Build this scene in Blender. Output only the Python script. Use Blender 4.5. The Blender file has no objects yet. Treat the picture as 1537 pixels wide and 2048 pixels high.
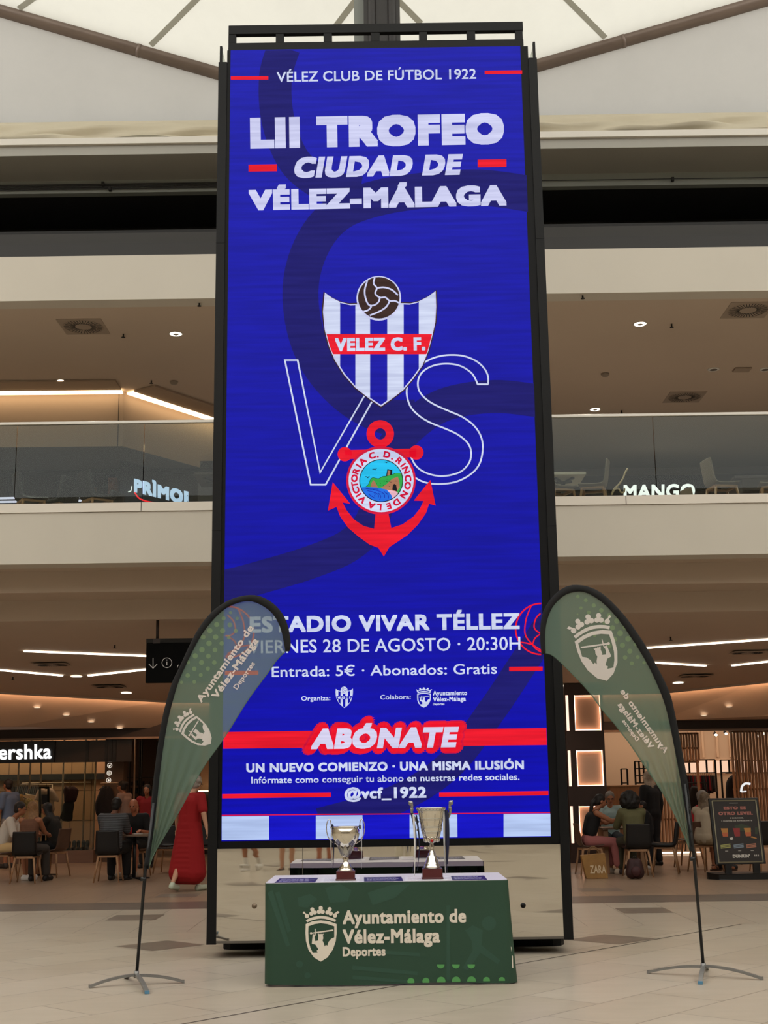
import bpy, bmesh, math, random
from mathutils import Vector, Matrix, Euler
from mathutils.geometry import tessellate_polygon
random.seed(7)
sc = bpy.context.scene
col = sc.collection
# ------------------------------------------------------------------ camera
IW, IH, FPX = 1537, 2048, 2606.0
PITCH, ROLL, EYE = math.radians(11.94), math.radians(-0.8), Vector((0, 0, 1.45))
cr, sr = math.cos(ROLL), math.sin(ROLL)
_f = Vector((0, math.cos(PITCH), math.sin(PITCH)))
_u = Vector((0, -math.sin(PITCH), math.cos(PITCH)))
_x = Vector((1, 0, 0))
CX = _x * cr + _u * sr
CU = _u * cr - _x * sr
cam_data = bpy.data.cameras.new('camera')
cam_data.sensor_fit = 'VERTICAL'
cam_data.sensor_height = 36.0
cam_data.lens = FPX / IH * 36.0
cam_data.clip_end = 300
cam = bpy.data.objects.new('camera', cam_data)
col.objects.link(cam)
cam.matrix_world = Matrix(((CX.x, CU.x, -_f.x, EYE.x), (CX.y, CU.y, -_f.y, EYE.y), (CX.z, CU.z, -_f.z, EYE.z), (0, 0, 0, 1)))
sc.camera = cam
# ------------------------------------------------------------------ world and light
world = bpy.data.worlds.new('sky')
sc.world = world
world.use_nodes = True
wn = world.node_tree.nodes['Background']
wn.inputs[0].default_value = (1.0, 0.98, 0.95, 1)
wn.inputs[1].default_value = 2.55
sc.view_settings.view_transform = 'Standard'
sc.view_settings.look = 'None'
sc.view_settings.exposure = -0.08
sc.view_settings.gamma = 1.0
sc.view_settings.use_curve_mapping = False


def area_light(name, loc, size, power, color, rot=(0, 0, 0), size_y=None):
    l = bpy.data.lights.new(name, 'AREA')
    l.energy = power
    l.color = color
    l.shape = 'RECTANGLE'
    l.size = size
    l.size_y = size_y or size
    o = bpy.data.objects.new(name, l)
    o.location = loc
    o.rotation_euler = rot
    col.objects.link(o)
    return o


WARM = (1.0, 0.7, 0.47)
# light of the two lit shops on the ground floor and the shops upstairs (ceiling panels of those shops)
area_light('shop_ceiling_light', (-10.5, 28.75, 3.1), 9, 160, WARM, size_y=.8)
area_light('shop_ceiling_light', (-7.6, 31.5, 3.2), 3, 40, WARM, size_y=3)
area_light('shop_ceiling_light', (8.5, 30.2, 3.15), 9, 120, (1, .8, .62), size_y=1.6)


# ------------------------------------------------------------------ pixel helpers (work out where a point of the place stands)
def ray(px, py):
    return _f * FPX + CX * (px - IW / 2) - CU * (py - IH / 2)


def P(px, py, Y):
    v = ray(px, py)
    return EYE + v * (Y / v.y)


def F(px, py, z=0.0):
    v = ray(px, py)
    return EYE + v * ((z - EYE.z) / v.z)


def PL(px, py, p0, n):
    v = ray(px, py)
    return EYE + v * ((p0 - EYE).dot(n) / v.dot(n))


def zat(px, py, Y):
    return P(px, py, Y).z


# ------------------------------------------------------------------ materials
def lin(h):
    h = h.lstrip('#')
    out = []
    for i in (0, 2, 4):
        c = int(h[i:i + 2], 16) / 255
        out.append(c / 12.92 if c <= 0.04045 else ((c + 0.055) / 1.055) ** 2.4)
    return (*out, 1)


MATS = {}


def mat(name, hexc, rough=0.6, metal=0.0, var=0.0, vscale=8.0, bump=0.0, stretch=None, spec=None, emit=None, es=0.0, trans=0.0, ior=1.45, coat=0.0):
    if name in MATS:
        return MATS[name]
    m = bpy.data.materials.new(name)
    m.use_nodes = True
    nt = m.node_tree
    b = nt.nodes['Principled BSDF']
    c = lin(hexc)
    b.inputs['Base Color'].default_value = c
    b.inputs['Roughness'].default_value = rough
    b.inputs['Metallic'].default_value = metal
    b.inputs['IOR'].default_value = ior
    if coat:
        b.inputs['Coat Weight'].default_value = coat
        b.inputs['Coat Roughness'].default_value = 0.1
    if spec is not None:
        b.inputs['Specular IOR Level'].default_value = spec
    if trans:
        b.inputs['Transmission Weight'].default_value = trans
    if emit:
        b.inputs['Emission Color'].default_value = lin(emit)
        b.inputs['Emission Strength'].default_value = es
    if var or bump:
        tc = nt.nodes.new('ShaderNodeTexCoord')
        mp = nt.nodes.new('ShaderNodeMapping')
        if stretch:
            mp.inputs['Scale'].default_value = stretch
        nz = nt.nodes.new('ShaderNodeTexNoise')
        nz.inputs['Scale'].default_value = vscale
        nz.inputs['Detail'].default_value = 4
        nt.links.new(tc.outputs['Object'], mp.inputs[0])
        nt.links.new(mp.outputs[0], nz.inputs['Vector'])
        if var:
            rp = nt.nodes.new('ShaderNodeValToRGB')
            rp.color_ramp.elements[0].position = 0.3
            rp.color_ramp.elements[1].position = 0.7
            rp.color_ramp.elements[0].color = (*[x * (1 - var) for x in c[:3]], 1)
            rp.color_ramp.elements[1].color = (*[min(1, x * (1 + var)) for x in c[:3]], 1)
            nt.links.new(nz.outputs['Fac'], rp.inputs[0])
            nt.links.new(rp.outputs[0], b.inputs['Base Color'])
        if bump:
            bp = nt.nodes.new('ShaderNodeBump')
            bp.inputs['Strength'].default_value = bump
            bp.inputs['Distance'].default_value = 0.01
            nt.links.new(nz.outputs['Fac'], bp.inputs['Height'])
            nt.links.new(bp.outputs[0], b.inputs['Normal'])
    MATS[name] = m
    return m


def led(name, hexc, s=1.0):
    """an LED picture colour: gives off light, black glass otherwise, faint scan streaks"""
    if name in MATS:
        return MATS[name]
    m = bpy.data.materials.new(name)
    m.use_nodes = True
    nt = m.node_tree
    b = nt.nodes['Principled BSDF']
    b.inputs['Base Color'].default_value = (0.002, 0.002, 0.002, 1)
    b.inputs['Roughness'].default_value = 0.6
    b.inputs['Specular IOR Level'].default_value = 0.1
    b.inputs['Emission Strength'].default_value = s
    tc = nt.nodes.new('ShaderNodeTexCoord')
    mp = nt.nodes.new('ShaderNodeMapping')
    mp.inputs['Rotation'].default_value = (0, math.radians(-9), 0)
    mp.inputs['Scale'].default_value = (1.2, 1, 22)
    nz = nt.nodes.new('ShaderNodeTexNoise')
    nz.inputs['Scale'].default_value = 1.0
    nz.inputs['Detail'].default_value = 2
    rp = nt.nodes.new('ShaderNodeValToRGB')
    rp.color_ramp.elements[0].position = 0.35
    rp.color_ramp.elements[1].position = 0.65
    c = lin(hexc)
    rp.color_ramp.elements[0].color = (*[x * 0.86 for x in c[:3]], 1)
    rp.color_ramp.elements[1].color = (*[min(1, x * 1.1 + 0.003) for x in c[:3]], 1)
    nt.links.new(tc.outputs['Object'], mp.inputs[0])
    nt.links.new(mp.outputs[0], nz.inputs['Vector'])
    nt.links.new(nz.outputs['Fac'], rp.inputs[0])
    nt.links.new(rp.outputs[0], b.inputs['Emission Color'])
    MATS[name] = m
    return m


def glow(name, hexc, s):
    return mat(name, '101010', emit=hexc, es=s)


def cloth_mat(name, hexc, see=0.25, transl=0.35, folds=0.0):
    """thin fabric: diffuse + translucent, part of the light goes straight through the weave"""
    m = bpy.data.materials.new(name)
    m.use_nodes = True
    nt = m.node_tree
    for n in list(nt.nodes):
        if n.type == 'BSDF_PRINCIPLED':
            nt.nodes.remove(n)
    out = nt.nodes['Material Output']
    c = lin(hexc)
    d = nt.nodes.new('ShaderNodeBsdfDiffuse')
    d.inputs[0].default_value = c
    t = nt.nodes.new('ShaderNodeBsdfTranslucent')
    t.inputs[0].default_value = c
    tr = nt.nodes.new('ShaderNodeBsdfTransparent')
    a = nt.nodes.new('ShaderNodeMixShader')
    a.inputs[0].default_value = transl
    nt.links.new(d.outputs[0], a.inputs[1])
    nt.links.new(t.outputs[0], a.inputs[2])
    e = nt.nodes.new('ShaderNodeMixShader')
    e.inputs[0].default_value = see
    nt.links.new(a.outputs[0], e.inputs[1])
    nt.links.new(tr.outputs[0], e.inputs[2])
    nt.links.new(e.outputs[0], out.inputs[0])
    MATS[name] = m
    return m


def glass_mat(name, tint='e2e8e2'):
    m = bpy.data.materials.new(name)
    m.use_nodes = True
    nt = m.node_tree
    for n in list(nt.nodes):
        if n.type == 'BSDF_PRINCIPLED':
            nt.nodes.remove(n)
    out = nt.nodes['Material Output']
    tr = nt.nodes.new('ShaderNodeBsdfTransparent')
    tr.inputs[0].default_value = lin(tint)
    gl = nt.nodes.new('ShaderNodeBsdfGlossy')
    gl.inputs['Roughness'].default_value = 0.0
    fr = nt.nodes.new('ShaderNodeFresnel')
    fr.inputs[0].default_value = 1.5
    mu = nt.nodes.new('ShaderNodeMath')
    mu.operation = 'MULTIPLY'
    mu.inputs[1].default_value = 0.5
    mu.use_clamp = True
    mx = nt.nodes.new('ShaderNodeMixShader')
    nt.links.new(fr.outputs[0], mu.inputs[0])
    nt.links.new(mu.outputs[0], mx.inputs[0])
    nt.links.new(tr.outputs[0], mx.inputs[1])
    nt.links.new(gl.outputs[0], mx.inputs[2])
    nt.links.new(mx.outputs[0], out.inputs[0])
    MATS[name] = m
    return m


# ------------------------------------------------------------------ 2D helpers
def circle2(cx, cy, r, n=40, ry=None):
    ry = ry or r
    return [(cx + r * math.cos(2 * math.pi * i / n), cy + ry * math.sin(2 * math.pi * i / n)) for i in range(n)]


def smooth2(pts, n=8, closed=False):
    out = []
    N = len(pts)
    rng = range(N if closed else N - 1)
    for i in rng:
        p = [pts[(i + k) % N] if closed else pts[min(max(i + k, 0), N - 1)] for k in (-1, 0, 1, 2)]
        for j in range(n):
            t = j / n
            o = []
            for a in range(len(p[0])):
                q = [v[a] for v in p]
                o.append(0.5 * ((2 * q[1]) + (-q[0] + q[2]) * t + (2 * q[0] - 5 * q[1] + 4 * q[2] - q[3]) * t * t + (-q[0] + 3 * q[1] - 3 * q[2] + q[3]) * t ** 3))
            out.append(tuple(o))
    if not closed:
        out.append(tuple(pts[-1]))
    return out


def stroke2(pts, w, closed=False):
    """outline quads of a line of constant width w (list of quads)"""
    N = len(pts)
    L, R_ = [], []
    for i in range(N):
        a = pts[(i - 1) % N] if closed or i > 0 else pts[i]
        b = pts[(i + 1) % N] if closed or i < N - 1 else pts[i]
        p = pts[i]
        d1 = Vector((p[0] - a[0], p[1] - a[1]))
        d2 = Vector((b[0] - p[0], b[1] - p[1]))
        if d1.length < 1e-9:
            d1 = d2.copy()
        if d2.length < 1e-9:
            d2 = d1.copy()
        d1.normalize()
        d2.normalize()
        n = Vector((-(d1.y + d2.y), d1.x + d2.x))
        if n.length < 1e-6:
            n = Vector((-d1.y, d1.x))
        n.normalize()
        k = w / 2 / max(0.45, n.dot(Vector((-d1.y, d1.x))))
        L.append((p[0] + n.x * k, p[1] + n.y * k))
        R_.append((p[0] - n.x * k, p[1] - n.y * k))
    q = []
    for i in range(N if closed else N - 1):
        j = (i + 1) % N
        q.append([L[i], L[j], R_[j], R_[i]])
    return q


def clip2(poly, a, b, c):
    """keep the part of poly where a*x+b*y+c >= 0"""
    out = []
    N = len(poly)
    for i in range(N):
        p, q = poly[i], poly[(i + 1) % N]
        fp, fq = a * p[0] + b * p[1] + c, a * q[0] + b * q[1] + c
        if fp >= 0:
            out.append(p)
        if (fp >= 0) != (fq >= 0):
            t = fp / (fp - fq)
            out.append((p[0] + (q[0] - p[0]) * t, p[1] + (q[1] - p[1]) * t))
    return out


_TX = {}


def text2(s, bold=0.0, shear=0.0, spacing=1.0):
    """glyph triangles, x from 0 to w, cap height 1: (verts, faces, width)"""
    k = (s, bold, shear, spacing)
    if k in _TX:
        return _TX[k]

    def raw(t):
        cu = bpy.data.curves.new('text_curve', 'FONT')
        cu.body = t
        cu.resolution_u = 3
        cu.space_character = spacing
        cu.dimensions = '2D'
        cu.fill_mode = 'FRONT'
        ob = bpy.data.objects.new('text_curve', cu)
        col.objects.link(ob)
        dg = bpy.context.evaluated_depsgraph_get()
        me = bpy.data.meshes.new_from_object(ob.evaluated_get(dg))
        vs = [(v.co.x, v.co.y) for v in me.vertices]
        fs = [tuple(p.vertices) for p in me.polygons]
        bpy.data.objects.remove(ob)
        bpy.data.curves.remove(cu)
        bpy.data.meshes.remove(me)
        return vs, fs
    if 'CAP' not in _TX:
        v, _ = raw('H')
        _TX['CAP'] = max(p[1] for p in v)
    cap = _TX['CAP']
    vs, fs = raw(s)
    vs = [(x / cap, y / cap) for x, y in vs]
    V, Fc = [], []
    if bold:
        o = [(bold * dx, bold * dy) for dx in (-1, 0, 1) for dy in (-1, 0, 1)] if bold < 0.065 else [(bold * dx / 2, bold * dy / 2) for dx in range(-2, 3) for dy in range(-2, 3) if max(abs(dx), abs(dy)) == 2 or (dx == 0 and dy == 0)] if bold < 0.2 else [(bold * math.cos(a * math.pi / 8), bold * math.sin(a * math.pi / 8)) for a in range(16)] + [(bold * .5 * math.cos(a * math.pi / 4), bold * .5 * math.sin(a * math.pi / 4)) for a in range(8)]
        # squeeze so that the bold letter keeps its cap height
        sq = 1 / (1 + 2 * bold) if bold < 0.2 else 1
        for dx, dy in o:
            n = len(V)
            V += [(x + dx, (y + dy + (bold if bold < 0.2 else 0)) * sq) for x, y in vs]
            Fc += [tuple(i + n for i in f) for f in fs]
    else:
        V, Fc = vs, fs
    x0 = min(p[0] for p in V)
    V = [(x - x0 + shear * y, y) for x, y in V]
    w = max(p[0] for p in V)
    _TX[k] = (V, Fc, w)
    return _TX[k]


# ------------------------------------------------------------------ mesh builder
class MB:
    def __init__(self):
        self.v, self.f, self.m, self.s = [], [], [], []
        self.shift = .00012

    def add(self, vs, fs, m=0, smooth=False):
        n = len(self.v)
        self.v += [Vector(p) for p in vs]
        for f in fs:
            self.f.append(tuple(i + n for i in f))
            self.m.append(m)
            self.s.append(smooth)
        return self

    def box(self, a, b, m=0, rot=None, org=None):
        x0, x1 = sorted((a[0], b[0]))
        y0, y1 = sorted((a[1], b[1]))
        z0, z1 = sorted((a[2], b[2]))
        vs = [Vector(p) for p in ((x0, y0, z0), (x1, y0, z0), (x1, y1, z0), (x0, y1, z0), (x0, y0, z1), (x1, y0, z1), (x1, y1, z1), (x0, y1, z1))]
        if rot is not None:
            o = Vector(org) if org is not None else Vector(((x0 + x1) / 2, (y0 + y1) / 2, (z0 + z1) / 2))
            vs = [o + rot @ (p - o) for p in vs]
        return self.add(vs, ((0, 3, 2, 1), (4, 5, 6, 7), (0, 1, 5, 4), (1, 2, 6, 5), (2, 3, 7, 6), (3, 0, 4, 7)), m)

    def hexa(self, p, m=0):
        """8 corner points: bottom 4, top 4"""
        return self.add(p, ((0, 3, 2, 1), (4, 5, 6, 7), (0, 1, 5, 4), (1, 2, 6, 5), (2, 3, 7, 6), (3, 0, 4, 7)), m)

    def bar(self, p, q, w, h, m=0, up=(0, 0, 1)):
        p, q, up = Vector(p), Vector(q), Vector(up)
        d = (q - p).normalized()
        s = d.cross(up)
        if s.length < 1e-4:
            s = d.cross(Vector((0, 1, 0)))
        s.normalize()
        t = s.cross(d).normalized()
        a, b = s * w / 2, t * h / 2
        return self.hexa([p - a - b, p + a - b, q + a - b, q - a - b, p - a + b, p + a + b, q + a + b, q - a + b], m)

    def tube(self, pts, r, n=10, m=0, closed=False, smooth=True):
        pts = [Vector(p) for p in pts]
        N = len(pts)
        rs = r if isinstance(r, (list, tuple)) else [r] * N
        vs, fs = [], []
        up = None
        for i, p in enumerate(pts):
            a = pts[(i - 1) % N] if (closed or i > 0) else p
            b = pts[(i + 1) % N] if (closed or i < N - 1) else p
            d = (b - a).normalized()
            if up is None:
                up = d.orthogonal().normalized()
            up = (up - d * up.dot(d)).normalized()
            s = d.cross(up)
            for k in range(n):
                an = 2 * math.pi * k / n
                vs.append(p + (up * math.cos(an) + s * math.sin(an)) * rs[i])
        for i in range(N if closed else N - 1):
            j = (i + 1) % N
            for k in range(n):
                l = (k + 1) % n
                fs.append((i * n + k, i * n + l, j * n + l, j * n + k))
        if not closed:
            fs.append(tuple(range(n))[::-1])
            fs.append(tuple((N - 1) * n + k for k in range(n)))
        return self.add(vs, fs, m, smooth)

    def cyl(self, p, q, r, n=20, m=0, r2=None):
        return self.tube([p, q], [r, r if r2 is None else r2], n, m)

    def lathe(self, prof, org=(0, 0, 0), n=32, m=0, smooth=True, lobes=0, amp=0, caps=True):
        org = Vector(org)
        vs, fs = [], []
        for r, z in prof:
            for k in range(n):
                a = 2 * math.pi * k / n
                rr = r * (1 + amp * math.cos(lobes * a)) if lobes else r
                vs.append(org + Vector((rr * math.cos(a), rr * math.sin(a), z)))
        for i in range(len(prof) - 1):
            for k in range(n):
                l = (k + 1) % n
                fs.append((i * n + k, i * n + l, (i + 1) * n + l, (i + 1) * n + k))
        if caps:
            fs.append(tuple(range(n))[::-1])
            fs.append(tuple((len(prof) - 1) * n + k for k in range(n)))
        return self.add(vs, fs, m, smooth)

    def ball(self, c, r, m=0, n=12, rot=None):
        c = Vector(c)
        r = Vector(r) if not isinstance(r, (int, float)) else Vector((r, r, r))
        vs, fs = [], []
        K = n
        J = n // 2 + 1
        for j in range(1, J):
            t = math.pi * j / J
            for k in range(K):
                a = 2 * math.pi * k / K
                p = Vector((r.x * math.sin(t) * math.cos(a), r.y * math.sin(t) * math.sin(a), r.z * math.cos(t)))
                vs.append(c + (rot @ p if rot is not None else p))
        top, bot = Vector((0, 0, r.z)), Vector((0, 0, -r.z))
        vs.append(c + (rot @ top if rot is not None else top))
        vs.append(c + (rot @ bot if rot is not None else bot))
        for j in range(J - 2):
            for k in range(K):
                l = (k + 1) % K
                fs.append((j * K + k, (j + 1) * K + k, (j + 1) * K + l, j * K + l))
        t0 = len(vs) - 2
        for k in range(K):
            l = (k + 1) % K
            fs.append((t0, k, l))
            fs.append((t0 + 1, (J - 2) * K + l, (J - 2) * K + k))
        return self.add(vs, fs, m, True)

    def cap(self, p, q, r1, r2, m=0, n=12):
        """tapered capsule"""
        p, q = Vector(p), Vector(q)
        self.ball(p, r1, m, n)
        self.ball(q, r2, m, n)
        if (q - p).length > 1e-4:
            self.tube([p, q], [r1, r2], n, m)
        return self

    def poly(self, loops, fn, m=0):
        """flat polygon (first loop) with holes (other loops), each 2D point mapped to 3D by fn"""
        if loops and not isinstance(loops[0][0], (tuple, list, Vector)):
            loops = [loops]
        flat = [p for l in loops for p in l]
        tr = tessellate_polygon([[Vector((p[0], p[1], 0)) for p in l] for l in loops])
        return self.add([fn(p[0], p[1]) for p in flat], [tuple(t) for t in tr], m)

    def prism(self, loop, fn, depth, m=0):
        """solid from a 2D outline; depth is the 3D thickness vector"""
        depth = Vector(depth)
        N = len(loop)
        a = [fn(*p) for p in loop]
        b = [p + depth for p in a]
        tr = tessellate_polygon([[Vector((p[0], p[1], 0)) for p in loop]])
        fs = [tuple(t) for t in tr] + [tuple(i + N for i in t)[::-1] for t in tr]
        fs += [(i, (i + 1) % N, (i + 1) % N + N, i + N) for i in range(N)]
        return self.add(a + b, fs, m)

    def strip(self, pts, w, fn, m=0, closed=False):
        for q in stroke2(pts, w, closed):
            self.add([fn(*p) for p in q], [(0, 1, 2, 3)], m)
        return self

    def text(self, s, fn, m=0, bold=0.0, shear=0.0, spacing=None):
        """fn(u, v): u 0..1 across the words, v 0 baseline .. 1 cap height"""
        # the weight of a letter comes from shifted copies, each a hair in front of the last
        if spacing is None:
            spacing = 1 + min(bold, .1) * 1.35
        V, Fc, w = text2(s, bold, shear, spacing)
        n = len(text2(s, 0, 0, spacing)[0])
        return self.add([fn(x / w, y) - Vector((0, self.shift * (i // n), 0)) for i, (x, y) in enumerate(V)], Fc, m)

    def build(self, name, mats, parent=None, bevel=0.0, world=True, merge=False):
        me = bpy.data.meshes.new(name)
        off = Vector((0, 0, 0))
        if parent is not None and world:
            p = parent
            while p.parent is not None:
                p = p.parent
            off = p.location
        me.from_pydata([tuple(v - off) for v in self.v], [], self.f)
        if not isinstance(mats, (list, tuple)):
            mats = [mats]
        for x in mats:
            me.materials.append(x)
        me.polygons.foreach_set('material_index', self.m)
        me.polygons.foreach_set('use_smooth', self.s)
        if merge:
            bm = bmesh.new()
            bm.from_mesh(me)
            bmesh.ops.remove_doubles(bm, verts=bm.verts, dist=1e-5)
            bm.to_mesh(me)
            bm.free()
        me.update()
        o = bpy.data.objects.new(name, me)
        col.objects.link(o)
        if parent is not None:
            o.parent = parent
        if bevel:
            bv = o.modifiers.new('bevel', 'BEVEL')
            bv.width = bevel
            bv.segments = 2
            bv.limit_method = 'ANGLE'
        return o


def tag(o, label=None, cat=None, group=None, kind=None):
    if label:
        o['label'] = label
    if cat:
        o['category'] = cat
    if group:
        o['group'] = group
    if kind:
        o['kind'] = kind
    return o


def thing(name, loc, label, cat, group=None, rz=0.0):
    o = bpy.data.objects.new(name, None)
    o.empty_display_size = 0.1
    o.location = loc
    o.rotation_euler = (0, 0, rz)
    col.objects.link(o)
    return tag(o, label, cat, group)


def struct(o):
    o['kind'] = 'structure'
    return o


def copy_tree(o, loc=None, rz=None, label=None, parent=None):
    c = o.copy()
    col.objects.link(c)
    c.parent = parent
    if loc is not None:
        c.location = loc
    if rz is not None:
        c.rotation_euler = (0, 0, rz)
    if label:
        c['label'] = label
    for ch in list(o.children):
        copy_tree(ch, parent=c)
    return c


def remeshed(mb, name, material, parent, voxel=0.012, it=3):
    """union of the overlapping volumes in mb as one continuous smooth surface"""
    me = bpy.data.meshes.new(name)
    me.from_pydata([tuple(v) for v in mb.v], [], mb.f)
    t = bpy.data.objects.new(name, me)
    col.objects.link(t)
    r = t.modifiers.new('r', 'REMESH')
    r.mode = 'VOXEL'
    r.voxel_size = voxel
    s = t.modifiers.new('s', 'SMOOTH')
    s.iterations = it
    s.factor = 0.5
    dg = bpy.context.evaluated_depsgraph_get()
    nm = bpy.data.meshes.new_from_object(t.evaluated_get(dg))
    bpy.data.objects.remove(t)
    bpy.data.meshes.remove(me)
    nm.name = name
    nm.materials.clear()
    nm.materials.append(material)
    nm.polygons.foreach_set('use_smooth', [True] * len(nm.polygons))
    o = bpy.data.objects.new(name, nm)
    col.objects.link(o)
    if parent is not None:
        o.parent = parent
    return o
# ================================================================== THE ROOM
TW = 12.0          # distance of the tower face
YB = 17.3          # balcony edge
YS = 28.0          # shop fronts under the balcony


def tile_mat(name, c1, c2, joint, ang, org, var=0.12):
    m = bpy.data.materials.new(name)
    m.use_nodes = True
    nt = m.node_tree
    b = nt.nodes['Principled BSDF']
    b.inputs['Roughness'].default_value = 0.28
    b.inputs['Specular IOR Level'].default_value = 0.32
    tc = nt.nodes.new('ShaderNodeTexCoord')
    m1 = nt.nodes.new('ShaderNodeMapping')
    m1.vector_type = 'TEXTURE'
    m1.inputs['Location'].default_value = (org[0], org[1], 0)
    m1.inputs['Rotation'].default_value = (0, 0, math.radians(ang))
    br = nt.nodes.new('ShaderNodeTexBrick')
    br.offset = 0.5
    br.inputs['Scale'].default_value = 1.0
    br.inputs['Brick Width'].default_value = 1.2
    br.inputs['Row Height'].default_value = 0.6
    br.inputs['Mortar Size'].default_value = 0.0032
    br.inputs['Mortar Smooth'].default_value = 0.0
    br.inputs['Color1'].default_value = lin(c1)
    br.inputs['Color2'].default_value = lin(c2)
    br.inputs['Mortar'].default_value = lin(joint)
    nt.links.new(tc.outputs['Object'], m1.inputs[0])
    nt.links.new(m1.outputs[0], br.inputs['Vector'])
    m2 = nt.nodes.new('ShaderNodeMapping')
    m2.inputs['Scale'].default_value = (0.8, 2.6, 1)
    m2.inputs['Rotation'].default_value = (0, 0, math.radians(-4))
    nt.links.new(tc.outputs['Object'], m2.inputs[0])
    nz = nt.nodes.new('ShaderNodeTexNoise')
    nz.inputs['Scale'].default_value = 2.2
    nz.inputs['Detail'].default_value = 6
    nz.inputs['Roughness'].default_value = 0.62
    nt.links.new(m2.outputs[0], nz.inputs['Vector'])
    rp = nt.nodes.new('ShaderNodeValToRGB')
    rp.color_ramp.elements[0].position = 0.3
    rp.color_ramp.elements[1].position = 0.72
    rp.color_ramp.elements[0].color = (1 - var, 1 - var, 1 - var * 1.1, 1)
    rp.color_ramp.elements[1].color = (1.0, 1.0, 1.0, 1)
    nt.links.new(nz.outputs['Fac'], rp.inputs[0])
    mx = nt.nodes.new('ShaderNodeMix')
    mx.data_type = 'RGBA'
    mx.blend_type = 'MULTIPLY'
    mx.inputs[0].default_value = 1.0
    nt.links.new(br.outputs['Color'], mx.inputs[6])
    nt.links.new(rp.outputs[0], mx.inputs[7])
    nt.links.new(mx.outputs[2], b.inputs['Base Color'])
    MATS[name] = m
    return m


FT = 'b7a892'
tileA = tile_mat('floor_tile_diagonal', 'beb3a3', 'b6aa99', '6c6157', 47.7, (-1.62, 10.44))
tileB = tile_mat('floor_tile_straight', 'bdb2a2', 'b5a998', '6c6157', 90.0, (2.67, 14.25))
stripeM = mat('floor_stripe_tile', '6a625a', rough=0.3, var=0.12, vscale=3, stretch=(1, 4, 1))
accM = mat('floor_accent_tile', '7b7166', rough=0.3, var=0.14, vscale=5)
jointM = mat('floor_joint', '4a4038', rough=0.6)

b = MB()


def quadY(x0, x1, y0, y1, z, m):
    b.add([(x0, y0, z), (x1, y0, z), (x1, y1, z), (x0, y1, z)], [(0, 1, 2, 3)], m)


quadY(-17, 17, -14, 14.25, 0, 0)
quadY(-17, 17, 14.25, 16.95, 0, 1)
quadY(-17, 17, 16.95, 18.02, 0, 2)
quadY(-17, 17, 18.02, 36, 0, 5)
for yy in (13.05, 7.9, 2.75, -2.4, -7.5):
    for xx in (-2.2, 2.12, -6.5, 6.4, -10.8, 10.8):
        r_ = 0.43
        b.add([(xx - r_, yy, .0012), (xx, yy - r_, .0012), (xx + r_, yy, .0012), (xx, yy + r_, .0012)], [(0, 1, 2, 3)], 3)
for xx in (-2.98, 2.98, -7.2, 7.2, -11.4, 11.4):
    quadY(xx - .29, xx + .29, 15.58, 16.25, .0012, 3)
    quadY(xx - .29, xx + .29, 18.78, 19.38, .0012, 3)
    quadY(xx - .29, xx + .29, 22.4, 23.0, .0012, 3)
# the dark movement joint that crosses the diagonal tiles
b.add([(-6.5, 3.08, .0014), (-6.488, 3.07, .0014), (3.69, 14.24, .0014), (3.67, 14.25, .0014)], [(0, 1, 2, 3)], 4)
tileC = tile_mat('floor_tile_warm', 'a08a76', '99836f', '5c4636', 90.0, (2.67, 14.25))
floor = struct(b.build('floor', [tileA, tileB, stripeM, accM, jointM, tileC]))

# ---- plaster, metal and fabric of the hall
cream = mat('cream_plaster', 'c2bbae', rough=0.75, var=0.02, vscale=1.2)
taupe = mat('taupe_ceiling_board', 'bba997', rough=0.8, var=0.02, vscale=0.8)
greyP = mat('grey_painted_metal', '878b85', rough=0.6, var=0.03, vscale=1)
gutM = mat('light_grey_gutter', '9a978e', rough=0.5, var=0.03, vscale=1)
whiteM = mat('white_flashing', 'cfcac0', rough=0.5)
darkM = mat('dark_painted_steel', '23211f', rough=0.55, var=0.05, vscale=1)
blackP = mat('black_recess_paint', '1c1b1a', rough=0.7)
header = mat('dark_brown_header', '281a14', rough=0.5, var=0.08, vscale=2)
warmplaster = mat('warm_white_plaster', 'b9a592', rough=0.7)

XL, XR = -17.0, 17.0


def slab(name, x0, x1, y0, y1, z0, z1, m):
    bb = MB()
    bb.box((x0, y0, z0), (x1, y1, z1), 0)
    return struct(bb.build(name, m))


z = lambda py, Y: zat(768, py - 0.5, Y)      # height of image row py (read near the middle) at distance Y
zg_bot = zat(400, 1123.5, YB)
zg_cap = zat(400, 1021, YB)
zg_top = zat(400, 1003.5, YB)
# balcony edge: plain plaster face with a lighter cap strip
bb = MB()
bb.box((XL, YB, zg_bot), (XR, YB + 0.35, zg_cap - .004), 0)
bb.box((XL, YB - 0.02, zg_cap), (XR, YB + 0.35, zg_top), 1)
xj = P(283, 1010, YB).x
step = P(538, 1010, YB).x - xj
for k in range(-4, 8):
    X = xj + k * step * 3.8 / 1.0 * 1.0
    bb.box((X - .004, YB - .0225, zg_cap + .002), (X + .004, YB - .019, zg_top - .001), 2)
trim1 = struct(bb.build('trim_1', [cream, mat('cap_strip', 'd8d0c4', rough=0.6), darkM]))
# soffit bands stepping down from the balcony edge
za = zg_bot + 0.0
Y1 = YB + 0.75
z1 = zat(400, 1181, Y1)
Y2 = Y1 + 0.9
z2 = zat(400, 1237.5, Y2)
slab('trim_2', XL, XR, YB + .35, Y1, za + .02, za + .25, taupe)
slab('trim_3', XL, XR, Y1, Y1 + .3, z1, za + .25, taupe)
slab('trim_4', XL, XR, Y1 + .3, Y2, z1 + .02, z1 + .2, taupe)
slab('trim_5', XL, XR, Y2, Y2 + .3, z2, z1 + .2, taupe)
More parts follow.
